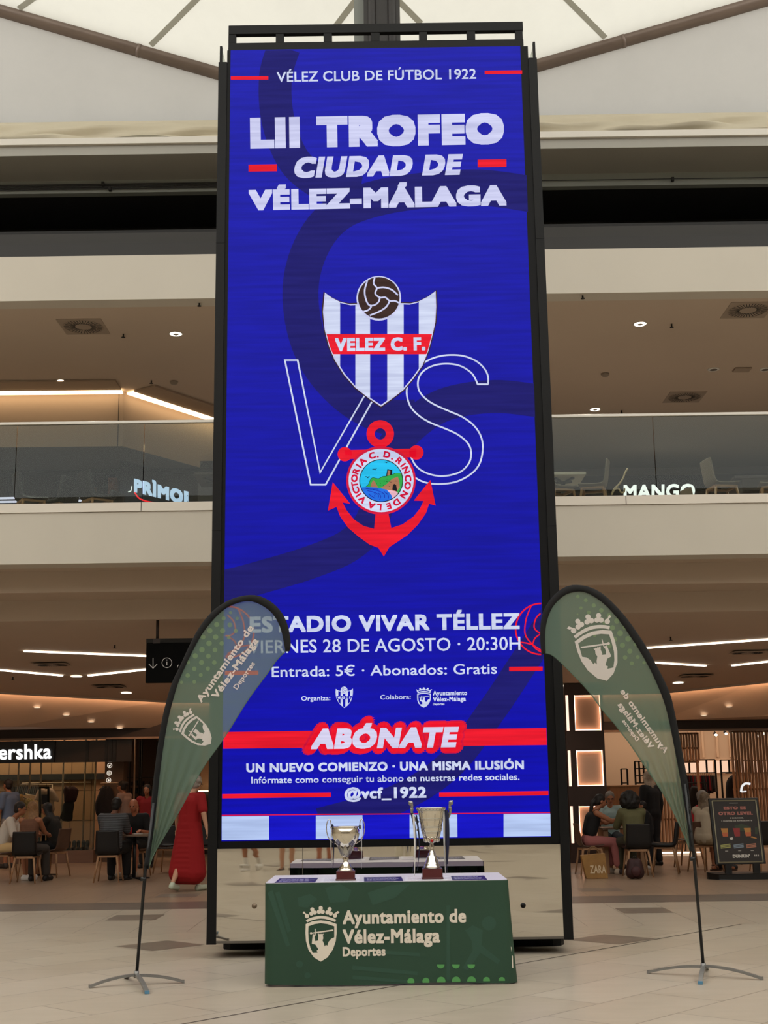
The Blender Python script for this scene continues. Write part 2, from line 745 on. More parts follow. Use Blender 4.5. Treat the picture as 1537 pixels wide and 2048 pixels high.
# lower ceiling, falling gently towards the shops; its far edge bends back towards the middle
YC = 27.0
zc = zat(300, 1401, YC)
nrm = Vector((0, -(zc - z2) / (YC - Y2 - .3), 1)).normalized()
c0 = Vector((0, Y2 + .3, z2))


def onceil(px, py, dz=0.0):
    p = PL(px, py, c0, nrm)
    return Vector((p.x, p.y, p.z - dz))


eL0, eL1 = onceil(0, 1384), onceil(335, 1402)
eR0, eR1 = onceil(1335, 1383), onceil(1537, 1362)


def ext(a, b_, x):
    t = (x - a.x) / (b_.x - a.x)
    p = a + (b_ - a) * t
    return p


ycen = 27.6
ceil_pts = [Vector((XL, c0.y, c0.z)), Vector((XR, c0.y, c0.z)), ext(eR0, eR1, 12), eR1, eR0, Vector((2.6, eR0.y + .25, 0)), Vector((-2.8, eL1.y + .2, 0)), eL1, eL0, ext(eL1, eL0, -12)]
ceil_pts += []
zc_at = lambda y: c0.z + (y - c0.y) * (zc - z2) / (YC - Y2 - .3)
ceil_pts = [Vector((p.x, p.y, zc_at(p.y))) for p in ceil_pts]
ceil_pts.insert(3, Vector((XR, ceil_pts[2].y - .5, zc_at(ceil_pts[2].y - .5))))
ceil_pts.append(Vector((XL, ceil_pts[-1].y - .5, zc_at(ceil_pts[-1].y - .5))))
# keep order: right edge then back along
ceil_pts[2], ceil_pts[3] = ceil_pts[3], ceil_pts[2]
bb = MB()
bb.prism([(p.x, p.y) for p in ceil_pts], lambda x, y: Vector((x, y, zc_at(y))), (0, 0, 0.12), 0)
ceiling = struct(bb.build('ceiling', taupe))
# recessed lit ceiling beyond that edge: lower panel with small downlights, lit from the slot
zh = zat(150, 1458, YS - .15)
bb = MB()
edge = ceil_pts[2:]
for i in range(len(edge) - 1):
    a, c = edge[i], edge[i + 1]
    a2, c2 = Vector((a.x, a.y + .12, a.z + .03)), Vector((c.x, c.y + .12, c.z + .03))
    a3, c3 = Vector((a.x, YS + .4, zh)), Vector((c.x, YS + .4, zh))
    am, cm_ = Vector((a.x, min(a.y + 1.0, YS + .3), zh)), Vector((c.x, min(c.y + 1.0, YS + .3), zh))
    bb.add([a2, c2, cm_, am], [(0, 1, 2, 3)], 0)
    bb.add([am, cm_, c3, a3], [(0, 1, 2, 3)], 0)
lowpanel = struct(bb.build('ceiling_lit', warmplaster))
lowpanel.name = 'trim_6'
# LED cove lines behind a small lip of the ceiling edge, washing the lit panel
cove = glow('warm_cove_light', 'ffc496', 30.0)
wl = ['at the far right', 'right of the right flag pole', 'behind the right flag', 'behind the right side of the screen', 'behind the middle of the screen', 'behind the left side of the screen', 'between the left flag and the screen', 'over the left shop', 'beyond the left edge']
for i in range(len(edge) - 1):
    a, c = edge[i], edge[i + 1]
    struct(MB().bar(Vector((a.x, a.y - .02, a.z - .02)), Vector((c.x, c.y - .02, c.z - .02)), .03, .04).build('trim_25', taupe))
    if (a - c).length < .6:
        continue
    o_ = MB().bar(Vector((a.x, a.y + .03, a.z - .012)), Vector((c.x, c.y + .03, c.z - .012)), .03, .03).build('cove_light', cove)
    tag(o_, 'warm LED line hidden in the ceiling slot ' + wl[i], 'ceiling light')
# dark header over the shop fronts
slab('trim_7', XL, XR, YS - .15, YS + .5, zat(150, 1478, YS), zh + .1, header)
slab('trim_8', XL, XR, YS - .2, YS - .15, zat(150, 1480, YS), zat(150, 1476, YS), mat('bronze_rail', '8a7464', rough=.4))
# walls round the hall (seen only in reflections and from the side)
wallm = mat('hall_wall', 'b6aa9a', rough=0.8)
slab('wall_left', XL - .2, XL, -14, 36, 0, 12.5, wallm)
slab('wall_right', XR, XR + .2, -14, 36, 0, 12.5, wallm)
slab('wall_far', XL, XR, 36, 36.2, 0, 8.2, mat('far_wall', '4a3a30', rough=.8))
slab('trim_23', XL, XR, YS + .5, 36, 3.42, 3.5, mat('shop_ceiling', 'a89480', rough=.8))
bb = MB()
bb.box((XL, -14.2, 0), (XR, -14, 4.3), 1)
bb.box((XL, -13.9, 4.3), (XR, -14.2, 5.3), 0)
bb.box((XL, -14.2, 5.3), (XR, -14, 8.2), 2)
bb.box((XL, -13.9, 8.2), (XR, -14.2, 12.5), 0)
wall_back = struct(bb.build('wall_back', [cream, mat('dim_shop_row', '5a4c42', rough=.6), mat('dim_upper_row', '7a7066', rough=.6)]))

# ---- upper level
zU = zg_top - 0.10
slab('floor_upper', XL, XR, YB + .35, 36, zU - .25, zU, mat('upper_floor_tile', '8c8276', rough=.3)).name = 'trim_9'
zf = zat(400, 597, YB)
zft = zat(400, 508.5, YB)
slab('trim_10', XL, XR, YB, YB + .3, zf, zft, cream)
# upper ceiling
slab('trim_24', XL, XR, YB + .3, 36, zf + .01, zf + .2, mat('upper_ceiling_board', 'c0ad9a', rough=.8, var=.02, vscale=.8))
zuc = zf + .01


def onup(px, py):
    return F(px, py, zuc)


# dropped bulkhead upstairs on the left, with its warm light line
A = onup(-60, 788)
Bc = onup(248, 785)
Cc = onup(432, 844)
Dd = Cc + (Cc - Bc) * 1.4
Aa = A + (A - Bc) * 3
drop = 1.0
zd = zat(200, 893, Bc.y)
bb = MB()
for p, q in ((Aa, Bc), (Bc, Dd)):
    bb.add([Vector((p.x, p.y, zuc)), Vector((q.x, q.y, zuc)), Vector((q.x, q.y, zd)), Vector((p.x, p.y, zd))], [(0, 1, 2, 3)], 0)
# soffit of the dropped part
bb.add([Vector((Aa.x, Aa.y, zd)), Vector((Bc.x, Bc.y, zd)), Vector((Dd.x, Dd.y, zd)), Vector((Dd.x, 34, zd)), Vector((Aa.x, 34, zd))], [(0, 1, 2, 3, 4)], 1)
for X in (P(55, 840, Bc.y).x, P(237, 840, Bc.y).x):
    bb.box((X - .006, Bc.y - .004, zd), (X + .006, Bc.y + .0, zuc), 2)
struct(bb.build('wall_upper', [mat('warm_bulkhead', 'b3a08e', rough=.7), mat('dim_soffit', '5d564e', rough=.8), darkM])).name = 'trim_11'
coveU = glow('upper_cove_light', 'ffd9a8', 5.0)
for nm, p, q in (('front', Aa, Bc), ('side', Bc, Dd)):
    d = (q - p).normalized()
    n = Vector((-d.y, d.x, 0))
    if n.y > 0:
        n = -n
    off = n * .16
    o_ = MB().bar(Vector((p.x, p.y, zuc - .035)) + off, Vector((q.x, q.y, zuc - .035)) + off, .17, .03).build('cove_light', coveU)
    tag(o_, 'warm LED line running across the upper ceiling at left' if nm == 'front' else 'warm LED line slanting down from the ceiling corner towards the screen', 'ceiling light')
    # small sloped cornice strip in front of the line
    o_ = MB().bar(Vector((p.x, p.y, zuc - .02)) + n * .5, Vector((q.x, q.y, zuc - .02)) + n * .5, .5, .03).build('trim_12', mat('cornice_board', 'a08c79', rough=.7))
    struct(o_)

# rear shops upstairs
shopU = mat('dark_upper_shop', '2c241f', rough=.6, var=.1, vscale=1)
yU = 26.5
slab('wall_upper_back', XL, XR, yU + 1.2, yU + 1.4, zU, zf, mat('upper_grey_wall', '8f867a', rough=.8)).name = 'wall_shops'
bb = MB()
zt_ = zat(1300, 951, yU)
bb.box((0, yU, zU), (XR, yU + .3, zt_), 0)
bb.box((0, yU - .02, zt_ - .35), (XR, yU, zt_), 1)
bb.box((XL, 23.5, zU), (-2.0, 23.8, zat(200, 925, 23.5)), 0)
bb.box((XL, 23.3, zat(200, 945, 23.3)), (-2.0, 23.5, zat(200, 925, 23.3)), 1)
for i in range(40):
    X = -12 + i * .18
    bb.box((X, 23.44, zU), (X + .02, 23.5, zat(200, 945, 23.3)), 1)
struct(bb.build('wall_upper_shops', [shopU, blackP])).name = 'wall_shopfronts'

# ---- roof edge above the upper level (read off rows near x = 400)
Yr = 18.0
slab('trim_13', XL, XR, YB + .05, YB + .35, zft + .005, zat(400, 487, YB + .1), darkM)
slab('trim_14', XL, XR, YB + .15, YB + .4, zat(400, 485, YB + .15), zat(400, 464, YB + .15), mat('dark_beam', '2b2926', rough=.6))
slab('trim_15', XL, XR, 19.3, 19.5, zft, zat(400, 340, Yr) + 1.2, blackP)
slab('trim_16', XL, XR, YB + .3, 19.3, zat(400, 464, YB + .4) - .1, zat(400, 464, YB + .4), blackP)
zp0, zp1 = zat(400, 383, Yr), zat(400, 303, Yr)
slab('trim_17', XL, XR, Yr, Yr + .12, zp0, zp1 + .2, greyP)
slab('gutter_shade_strip', XL, XR, Yr - .04, Yr, zat(400, 327, Yr), zp1 + .2, blackP)  # black strip painted in as the gutter's shade on the grey panel
slab('trim_18', XL, XR, Yr + .12, 19.3, zp0 + .02, zp0 + .06, blackP)
Yg = YB - .1
slab('trim_19', XL, XR, Yg, Yr + .1, zat(400, 307, Yg), zat(400, 288, Yg), gutM)
slab('trim_20', XL, XR, Yg - .05, Yr, zat(400, 288, Yg), zat(400, 276, Yg), whiteM)
# cables clipped along the grey panel
for i, py in enumerate((365.5, 368.5, 372, 375)):
    a, c = P(-100, py + 7, Yr - .03), P(440, py, Yr - .03)
    o_ = MB().tube([Vector((XL + .05, Yr - .03, a.z)), Vector((c.x + 3, Yr - .03, a.z))], .008, 6).build('cable', mat('dark_cable', '2a2a2a', rough=.5))
    tag(o_, ['topmost', 'second', 'third', 'lowest'][i] + ' of the four thin dark cables along the grey roof edge panel', 'cable', 'cables clipped along the roof edge')
o_ = MB().tube([Vector((1.5, Yr - .03, zat(1300, 360, Yr))), Vector((XR - .05, Yr - .03, zat(1300, 360, Yr)))], .006, 6).build('cable', MATS['dark_cable'])
tag(o_, 'single thin dark cable along the grey roof edge panel at right', 'cable')
for px, py in ((206, 368), (220, 378), (1346, 359)):
    p = P(px, py, Yr - .04)
    o_ = MB().box(p - Vector((.02, .03, .03)), p + Vector((.02, .03, .03))).build('cable_clip', darkM, bevel=.004)
    tag(o_, {206: 'small dark clip holding the bundle of cables at left', 220: 'small dark clip just under the cable bundle at left', 1346: 'small dark clip on the grey roof edge panel at right'}[px], 'clip')

# ---- tent roof
def membrane_mat(name, hexc, t=.62, var=.05):
    m = cloth_mat(name, hexc, see=0.0, transl=t)
    nt = m.node_tree
    tc = nt.nodes.new('ShaderNodeTexCoord')
    nz = nt.nodes.new('ShaderNodeTexNoise')
    nz.inputs['Scale'].default_value = 0.9
    nz.inputs['Detail'].default_value = 8
    nz.inputs['Roughness'].default_value = .7
    rp = nt.nodes.new('ShaderNodeValToRGB')
    c = lin(hexc)
    rp.color_ramp.elements[0].position = .3
    rp.color_ramp.elements[0].color = (*[x * (1 - var) for x in c[:3]], 1)
    rp.color_ramp.elements[1].position = .6
    rp.color_ramp.elements[1].color = c
    nt.links.new(tc.outputs['Object'], nz.inputs['Vector'])
    nt.links.new(nz.outputs['Fac'], rp.inputs[0])
    for n in nt.nodes:
        if n.type in ('BSDF_DIFFUSE', 'BSDF_TRANSLUCENT'):
            nt.links.new(rp.outputs[0], n.inputs[0])
    return m


memb = membrane_mat('tent_membrane', 'd6d5cb', .45)
unseen_roof = membrane_mat('unseen_roof_membrane', 'f6f6f0', .85, 0)  # unseen rear roof, made brighter and more translucent to let extra daylight in
gab = membrane_mat('gable_membrane', 'b4b3af', .3)
seamM = cloth_mat('membrane_seam', 'b3b1a6', 0, .3)
YG = 19.0
pl0, pl1 = P(0, 20, YG), P(438, 146, YG)
pr0, pr1 = P(1537, -2, YG), P(1072, 131, YG)
dl_ = (pl1 - pl0)
dr_ = (pr1 - pr0)
t = ((pr0.x - pl0.x) * dr_.z - (pr0.z - pl0.z) * dr_.x) / (dl_.x * dr_.z - dl_.z * dr_.x)
mid = pl0 + dl_ * t
farL = pl0 - dl_ * 2.2
farR = pr0 - dr_ * 2.2
zv = zat(400, 290, YG)
bb = MB()
bb.poly([(farL.x, farL.z), (mid.x, mid.z), (mid.x, zv), (farL.x, zv)], lambda x, z_: Vector((x, YG, z_)), 0)
bb.poly([(mid.x, mid.z), (farR.x, farR.z), (farR.x, zv), (mid.x, zv)], lambda x, z_: Vector((x, YG, z_)), 0)
gable = tag(bb.build('gable_fabric', gab), 'greyish white fabric gable stretched below the sloping pipes', 'fabric wall')
ridge = Vector((mid.x, 9.0, mid.z + 3.4))
bb = MB()
mL = Vector((farL.x, 9.0, farL.z + 3.4))
mR = Vector((farR.x, 9.0, farR.z + 3.4))
bb.add([farL, mid, ridge, mL], [(0, 1, 2, 3)], 0)
bb.add([mid, farR, mR, ridge], [(0, 1, 2, 3)], 0)
low = Vector((0, -23, 0))
for a_, b_ in ((mL, ridge), (ridge, mR)):
    a2, b2 = a_ + Vector((0, -23, -1.5)), b_ + Vector((0, -23, -1.5))
    bb.add([a_, b_, b2, a2], [(0, 1, 2, 3)], 2)
nL = (mid - farL).cross(ridge - mid).normalized()
nR = (farR - mid).cross(ridge - mid).normalized()


def seam(px0, py0, px1, py1, n, w=.045):
    a, c = PL(px0, py0, mid, n), PL(px1, py1, mid, n)
    c = a + (c - a) * 3.0
    nn = n if n.z < 0 else -n
    s = (c - a).normalized().cross(nn) * w
    a, c = a + nn * .01, c + nn * .01
    bb.add([a - s, a + s, c + s, c - s], [(0, 1, 2, 3)], 1)


seam(302, 90, 392, 0, nL)
seam(38, 17, 62, 0, nL)
seam(672, 52, 712, 0, nL)
seam(1211, 75, 1136, 0, nR)
seam(842, 46, 796, 0, nR)
tent = tag(bb.build('tent_roof', [memb, seamM, unseen_roof]), 'white translucent tent membrane roof with diagonal seams', 'roof membrane')
# wrinkled fabric valance along the foot of the gable
bb = MB()
nx, nz_ = 240, 14
vs, fs = [], []
zb_, zt2 = zat(400, 278, YG - .78), zat(400, 240, YG - .2)
for i in range(nx + 1):
    for j in range(nz_ + 1):
        u, v = i / nx, j / nz_
        X = XL + u * (XR - XL)
        fold = .05 * math.sin(v * 9 + X * 1.3 + 1.2 * math.sin(X * .9)) + .035 * math.sin(v * 17 - X * 2.1) + .02 * math.sin(X * 5 + v * 6)
        fold *= 1.9 * min(1, (1 - v) * 1.4 + .05)
        vs.append((X, YG - .2 - (1 - v) * .55 - fold, zb_ + (zt2 - zb_) * v))
for i in range(nx):
    for j in range(nz_):
        k = i * (nz_ + 1) + j
        fs.append((k, k + nz_ + 1, k + nz_ + 2, k + 1))
bb.add(vs, fs, 0, True)
tag(bb.build('fabric_valance', membrane_mat('valance_fabric', 'd9cfb8', .3)), 'creased cream fabric strip along the foot of the gable', 'fabric strip')
pipeM = mat('brown_steel_pipe', '7b6c62', rough=.38, metal=.35, var=.08, vscale=2)
for a, c, lb, jt in ((farL, mid, 'thick brown steel pipe sloping down from the upper left to behind the screen', (281, 101)), (farR, mid, 'thick brown steel pipe sloping down from the upper right to behind the screen', (1244, 82))):
    t_ = thing('roof_pipe', a, lb, 'pipe')
    MB().tube([a, c], .125, 20).build('pipe', pipeM, t_)
    up = Vector((0, 0, .15))
    MB().bar(a + up, c + up, .02, .05).build('keder_rail', mat('keder_rail', '4e453e', rough=.5), t_)
    q = a + (c - a) * ((P(jt[0], jt[1], YG).x - a.x) / (c.x - a.x))
    dd = (c - a).normalized()
    MB().cyl(q - dd * .03, q + dd * .03, .136, 20).build('flange', pipeM, t_)
# steel mast at the centre
YM = 14.2
bb = MB()
xm0, xm1 = P(728, 30, YM).x, P(800, 30, YM).x
bb.box((xm0, YM - .12, 8.6), (xm1, YM + .12, 12.6), 0)
bb.cyl((xm0 + .1, YM - .12, 8.6), (xm0 + .1, YM - .12, 12.6), .05)
bb.cyl((xm1 - .1, YM - .12, 8.6), (xm1 - .1, YM - .12, 12.6), .05)
bb.box((xm0 - .12, YM + .1, 8.6), (xm0, YM + .3, 12.6), 1)
tag(bb.build('roof_mast', [mat('black_mast', '24201e', rough=.5), greyP]), 'dark steel mast rising behind the top of the screen', 'mast')

# ---- balcony glass
gT = P(400, 846, YB + .1).z
glassM = glass_mat('balcony_glass')
rail = thing('glass_balustrade', (0, YB + .1, zg_top), 'glass balustrade with a thin light metal handrail along the balcony', 'balustrade')
MB().box((XL, YB + .075, gT), (XR, YB + .125, gT + .045)).build('handrail', mat('steel_handrail', 'b8b2a8', rough=.35, metal=.6), rail, bevel=.008)
x1_, x2_ = P(33, 900, YB + .1).x, P(288, 900, YB + .1).x
w_ = x2_ - x1_
k = -7
while True:
    xa = x1_ + k * w_
    if xa > XR - w_:
        break
    if xa > XL:
        MB().box((xa + .006, YB + .094, zg_top + .001), (xa + w_ - .006, YB + .106, gT)).build('glass_pane', glassM, rail)
    k += 1

# ---- lights, grilles and detectors in both ceilings
ledline = glow('white_led_line', 'fff0dc', 5.0)
for a, c, lb in (((48, 1301), (300, 1311), 'long white LED line on the lower ceiling, left of the sign'), ((-40, 1335.5), (125, 1350), 'white LED line leaving the left edge, below the longer line'), ((178, 1350), (300, 1337), 'short white LED line ending behind the hanging sign'),
               ((1290, 1295), (1600, 1273), 'long white LED line on the lower ceiling at right'), ((1308, 1324), (1412, 1330.5), 'short white LED line beside the right flag'), ((1465, 1330), (1600, 1315), 'white LED line leaving the right edge, below the longer line')):
    p, q = onceil(*a, dz=.012), onceil(*c, dz=.012)
    tag(MB().bar(p, q, .07, .02).build('linear_light', ledline), lb, 'ceiling light')
spotM = glow('downlight_glow', 'fff2e0', 9.0)
ringM = mat('white_ring', 'd8d4cc', rough=.4)


def downlight(p, r, lb, grp, style='disc'):
    t_ = thing('downlight', p, lb, 'ceiling light', grp)
    MB().lathe([(r * 1.25, -.004), (r * 1.25, .0), (r, .0), (r, -.006), (r * 1.2, -.008)], p, 20, caps=False).build('trim_ring', ringM, t_)
    MB().lathe([(r * 1.02, -.008), (r * .9, -.014), (r * .5, -.0095)] if style == 'ring' else [(r * 1.0, -.009), (r * .4, -.012)], p, 24).build('lens', spotM if style != 'small' else glow('small_downlight_glow', 'ffe2c4', 2.2), t_)
    if style == 'ring':
        MB().cyl(p + Vector((0, 0, -.016)), p + Vector((0, 0, -.004)), r * .5, 16).build('baffle', mat('grey_baffle', '9a938a', rough=.4), t_)
    return t_


for (px, py), lb in (((352, 667), 'round downlight in the upper ceiling nearest the left post of the screen'), ((123, 762), 'round downlight in the upper ceiling just above the warm line at left'), ((1281, 647), 'round downlight in the upper ceiling, upper of the lit pair at right'), ((1191, 818), 'round downlight in the upper ceiling just above the handrail at right')):
    downlight(onup(px, py) - Vector((0, 0, .003)), .085, lb, None, 'ring')
for (px, py), lb in (((153, 1352), 'bright downlight on the lower ceiling between two LED lines at left'), ((253, 1385), 'bright downlight on the lower ceiling near the lit slot at left'), ((1357, 1365), 'bright downlight on the lower ceiling beside the right flag'), ((1127, 1370), 'small bright downlight seen between the screen and the lit column')):
    downlight(onceil(px, py, .003), .1, lb, None)
nlow = None
for (px, py), lb in (((75, 1413.5), 'leftmost of the four small downlights on the warm lit panel'), ((133, 1428.5), 'second from left of the four small downlights on the warm panel'), ((183, 1442.5), 'third from left of the four small downlights on the warm panel'), ((240, 1455.5), 'rightmost of the four small downlights on the warm lit panel'),
                   ((1458, 1412), 'small downlight on the warm lit panel, right of the right flag'), ((1408, 1429), 'small downlight on the warm panel, lower and nearer the right flag')):
    # point on the lit sloping panel
    yy = 27.2
    for _ in range(30):
        p = P(px, py, yy)
        # interpolate edge y at this x
        ye = None
        for i in range(len(edge) - 1):
            a, c = edge[i], edge[i + 1]
            if min(a.x, c.x) <= p.x <= max(a.x, c.x) and abs(a.x - c.x) > .01:
                ye = a.y + (c.y - a.y) * (p.x - a.x) / (c.x - a.x) + .12
        ye = ye or 27
        ze = zc_at(ye - .12) + .03
        fr = (ze - p.z) / max(.01, ze - zh)
        yy = ye + (min(ye + .88, YS + .3) - ye) * min(1, max(0, fr))
    p = P(px, py, yy)
    downlight(p - Vector((0, .02, .01)), .06, lb, None, 'small')


def lamp(p, power, color=(1, .93, .85), ang=130):
    l = bpy.data.lights.new('downlight_lamp', 'SPOT')
    l.energy = power
    l.color = color
    l.spot_size = D_(ang)
    l.spot_blend = .6
    l.shadow_soft_size = .08
    o = bpy.data.objects.new('downlight_lamp', l)
    o.location = p
    col.objects.link(o)


D_ = math.radians
# the lamps of the downlights (the rows go on beyond the frame)
for X in (-12.5, -8.7, -4.9, -1.1, 2.7, 6.5, 10.3):
    for Y_ in (19.0, 22.2):
        lamp((X + .45, Y_, zuc - .03), 230)
for X in (-12, -8.2, -4.5, -.8, 2.9, 6.6, 10.3):
    lamp((X, 20.2, zc_at(20.2) - .03), 72, (1, .9, .8))
    lamp((X, 24.4, zc_at(24.4) - .03), 72, (1, .9, .8))


def diffuser(p, w, lb):
    t_ = thing('air_diffuser', p, lb, 'air vent')
    MB().box(p + Vector((-w, -w, -.006)), p + Vector((w, w, -.0005))).build('plate', mat('diffuser_plate', '9c8b7a', rough=.6), t_)
    d = MB()
    for i in range(36):
        a = i * math.pi / 18
        r0, r1 = (w * .38, w * .58) if i % 2 else (w * .36, w * .84)
        c_, s_ = math.cos(a), math.sin(a)
        c2, s2 = math.cos(a + .5), math.sin(a + .5)
        q0 = p + Vector((c_ * r0, s_ * r0, -.008))
        q1 = p + Vector((c_ * r1, s_ * r1, -.008))
        d.bar(q0, q1, w * .03, .003)
        if i % 2:
            q0 = p + Vector((c_ * w * .62, s_ * w * .62, -.008))
            q1 = p + Vector((c_ * w * .86, s_ * w * .86, -.008))
            d.bar(q0, q1, w * .03, .003)
    d.build('slots', blackP, t_)
    MB().lathe([(w * .9, -.007), (w * .9, -.012), (w * .87, -.012), (w * .87, -.007)], p, 40, caps=False).build('rim', MATS['diffuser_plate'], t_)


for (px, py), w, lb in (((167, 653), .33, 'square air vent with radial slots in the upper ceiling at left'), ((1497, 620), .33, 'square radial air vent in the upper ceiling cut by the right edge'), ((1370, 794), .33, 'square radial air vent in the upper ceiling above the right handrail')):
    diffuser(onup(px, py) - Vector((0, 0, .001)), w, lb)
for (px, py), lb in (((105, 1329), 'radial air vent on the lower ceiling between the LED lines at left'), ((220, 1373), 'radial air vent on the lower ceiling beside the left downlight'), ((1496, 1305), 'radial air vent on the lower ceiling between the LED lines at right'), ((1390, 1352), 'radial air vent on the lower ceiling beside the right flag')):
    diffuser(onceil(px, py, .006), .3, lb)
for i, ((px, py), up, lb) in enumerate((((247, 668), 1, 'tiny black sprinkler between the air vent and the left downlight'), ((303, 761), 1, 'tiny black sprinkler above the slanting warm line'), ((399, 605), 1, 'tiny black sprinkler near the cream edge beside the left post'), ((1166, 590), 1, 'tiny black sprinkler near the cream edge beside the right post'), ((1344, 648), 1, 'tiny black sprinkler right of the upper right downlight'), ((1244, 821), 1, 'tiny black sprinkler just over the right handrail'),
                                   ((230, 1290), 0, 'tiny black sprinkler above the long LED line at left'), ((26, 1354), 0, 'tiny black sprinkler below the LED line at far left'), ((1342, 1274), 0, 'tiny black sprinkler above the long LED line at right'))):
    p = onup(px, py) if up else onceil(px, py)
    t_ = MB().cyl(p, p - Vector((0, 0, .05)), .012, 8)
    t_.cyl(p - Vector((0, 0, .05)), p - Vector((0, 0, .056)), .03, 10)
    tag(t_.build('sprinkler', blackP), lb, 'sprinkler')
for (px, py), lb in (((348, 763), 'round smoke detector in the upper ceiling beside the slanting warm line'), ((1211, 747), 'round smoke detector in the upper ceiling beside the right post')):
    p = onup(px, py)
    tag(MB().lathe([(.07, 0), (.07, -.02), (.045, -.05), (.02, -.055)], p, 20).build('smoke_detector', mat('detector_grey', '8a7d70', rough=.5)), lb, 'detector')
for (px, py), r, lb in (((1428, 738), .1, 'round speaker grille in the upper ceiling, left of the slot cover'), ((1532, 738), .1, 'round speaker grille in the upper ceiling at the right edge')):
    p = onup(px, py)
    t_ = thing('ceiling_speaker', p, lb, 'speaker')
    MB().lathe([(r, 0), (r, -.012), (r * .85, -.016)], p, 28).build('ring', ringM, t_)
    MB().lathe([(r * .84, -.014), (r * .2, -.02)], p, 24).build('grille', mat('grille_grey', '6e655c', rough=.6), t_)
p = onup(1485, 738)
tag(MB().box(p + Vector((-.14, -.1, -.03)), p + Vector((.14, .1, 0))).build('ceiling_hatch', mat('hatch_board', '9c8a79', rough=.7), bevel=.01), 'small rectangular box on the upper ceiling beside the speaker grilles', 'hatch')
# ================================================================== THE LED TOWER
tower = thing('led_totem', (0, TW, 0), 'tall black LED screen tower showing a blue football match poster, mirrored foot', 'screen')
frameM = mat('totem_frame', '0b0b0b', rough=.5, spec=.25, var=.08, vscale=2)
frameD = mat('totem_black', '060607', rough=.5, spec=.2)
mirrorM = mat('mirror_steel', 'd8d4ca', rough=.02, metal=1.0)
# gentle waves of the mirror sheet
nt = mirrorM.node_tree
tc = nt.nodes.new('ShaderNodeTexCoord')
mp_ = nt.nodes.new('ShaderNodeMapping')
mp_.inputs['Scale'].default_value = (1.0, 1, 5)
nz = nt.nodes.new('ShaderNodeTexNoise')
nz.inputs['Scale'].default_value = 1.6
nz.inputs['Detail'].default_value = 1
bp = nt.nodes.new('ShaderNodeBump')
bp.inputs['Strength'].default_value = .05
bp.inputs['Distance'].default_value = .01
nt.links.new(tc.outputs['Object'], mp_.inputs[0])
nt.links.new(mp_.outputs[0], nz.inputs['Vector'])
nt.links.new(nz.outputs['Fac'], bp.inputs['Height'])
nt.links.new(bp.outputs[0], nt.nodes['Principled BSDF'].inputs['Normal'])

sL, sR = -1.495, 1.452
zT, zB = zat(752, 97, TW), zat(772, 1678, TW)
oL, oR = -1.615, 1.615
zPost = zat(446, 126, TW)
# body between the posts
MB().box((oL + .08, TW + .05, .13), (oR - .08, TW + .5, zT - .05)).build('body', frameD, tower)
for s, x0, x1 in (('l', oL, oL + .085), ('r', oR - .085, oR)):
    o_ = MB().box((x0, TW - .02, .12), (x1, TW + .55, zPost))
    for zz in (zat(430, 488, TW), zat(1100, 1053, TW)):
        o_.box((x0 - .001, TW - .022, zz), (x1 + .001, TW - .019, zz + .006), 1)
    o_.build('side_post', [frameM, frameD], tower, bevel=.004)
    br_ = MB()
    xc = x0 + .02 if s == 'l' else x1 - .02
    br_.box((xc - .012, TW + .0, zPost), (xc + .012, TW + .05, zPost + .19))
    br_.build('lifting_fin', frameM, tower)
    MB().box((xc + (-.01 if s == 'r' else .01) - .002, TW + .05, zPost), (xc + (-.01 if s == 'r' else .01) + .002, TW + .22, zPost + .16)).build('clear_guard', glassM, tower)
# black bezel round the picture
bz = MB()
bz.box((oL + .085, TW - .005, zB - .06), (sL, TW + .05, zT), 0)
bz.box((sR, TW - .005, zB - .06), (oR - .085, TW + .05, zT), 0)
bz.box((sL, TW - .012, zB - .065), (sR, TW + .05, zB), 0)
bz.build('bezel', frameD, tower)
# truss on top
tr = MB()
tz0, tz1 = zT, zat(752, 49, TW + .02)
tl, tr_ = P(457, 80, TW).x, P(1047, 66, TW).x
for dy in (0,):
    tr.box((tl, TW + dy, tz0), (tr_, TW + dy + .06, tz0 + .085))
    tr.box((tl, TW + dy, tz1 - .1), (tr_, TW + dy + .06, tz1))
    for cx_, w2 in ((98, 39), (307, 41), (518, 43), (727, 45), (937, 41), (1148, 43), (1359, 38)):
        X = P(420 + cx_ / 2.196, 72, TW).x
        tr.box((X - w2 / 2.196 / 2 / 228, TW + dy + .003, tz0 + .084), (X + w2 / 2.196 / 2 / 228, TW + dy + .057, tz1 - .099))
tr.build('top_frame', frameM, tower, bevel=.004)
# mirrored foot
mzt = zB - .066
mL_, mR_ = P(417, 1885, TW).x, P(1140, 1878, TW).x
MB().box((mL_, TW - .012, .145), (mR_, TW + .01, mzt)).build('mirror_panel', mirrorM, tower)
mm = MB()
for px in (606, 696):
    X = P(px, 1730, TW).x
    mm.box((X - .003, TW - .0135, .145), (X + .003, TW - .0115, mzt))
mm.box((mL_, TW - .0155, .128), (mR_, TW - .0, .148))
mm.build('panel_seam', mat('seam_dark', '5c564e', rough=.4), tower)
for px, lb in ((509, 'steel'), (1047, 'dark')):
    p = P(px, 1812 if px < 800 else 1811, TW - .02)
    MB().cyl(p, p + Vector((0, .01, 0)), .023, 20).build('lock', mat('lock_' + lb, '7a6a58' if px < 800 else '151515', rough=.3, metal=.6), tower)
bs = MB()
outl = smooth2([(-1.47, TW + .12), (-1.5, TW + .3), (-1.47, TW + .5), (1.5, TW + .5), (1.56, TW + .35), (1.5, TW + .12)], 4, True)
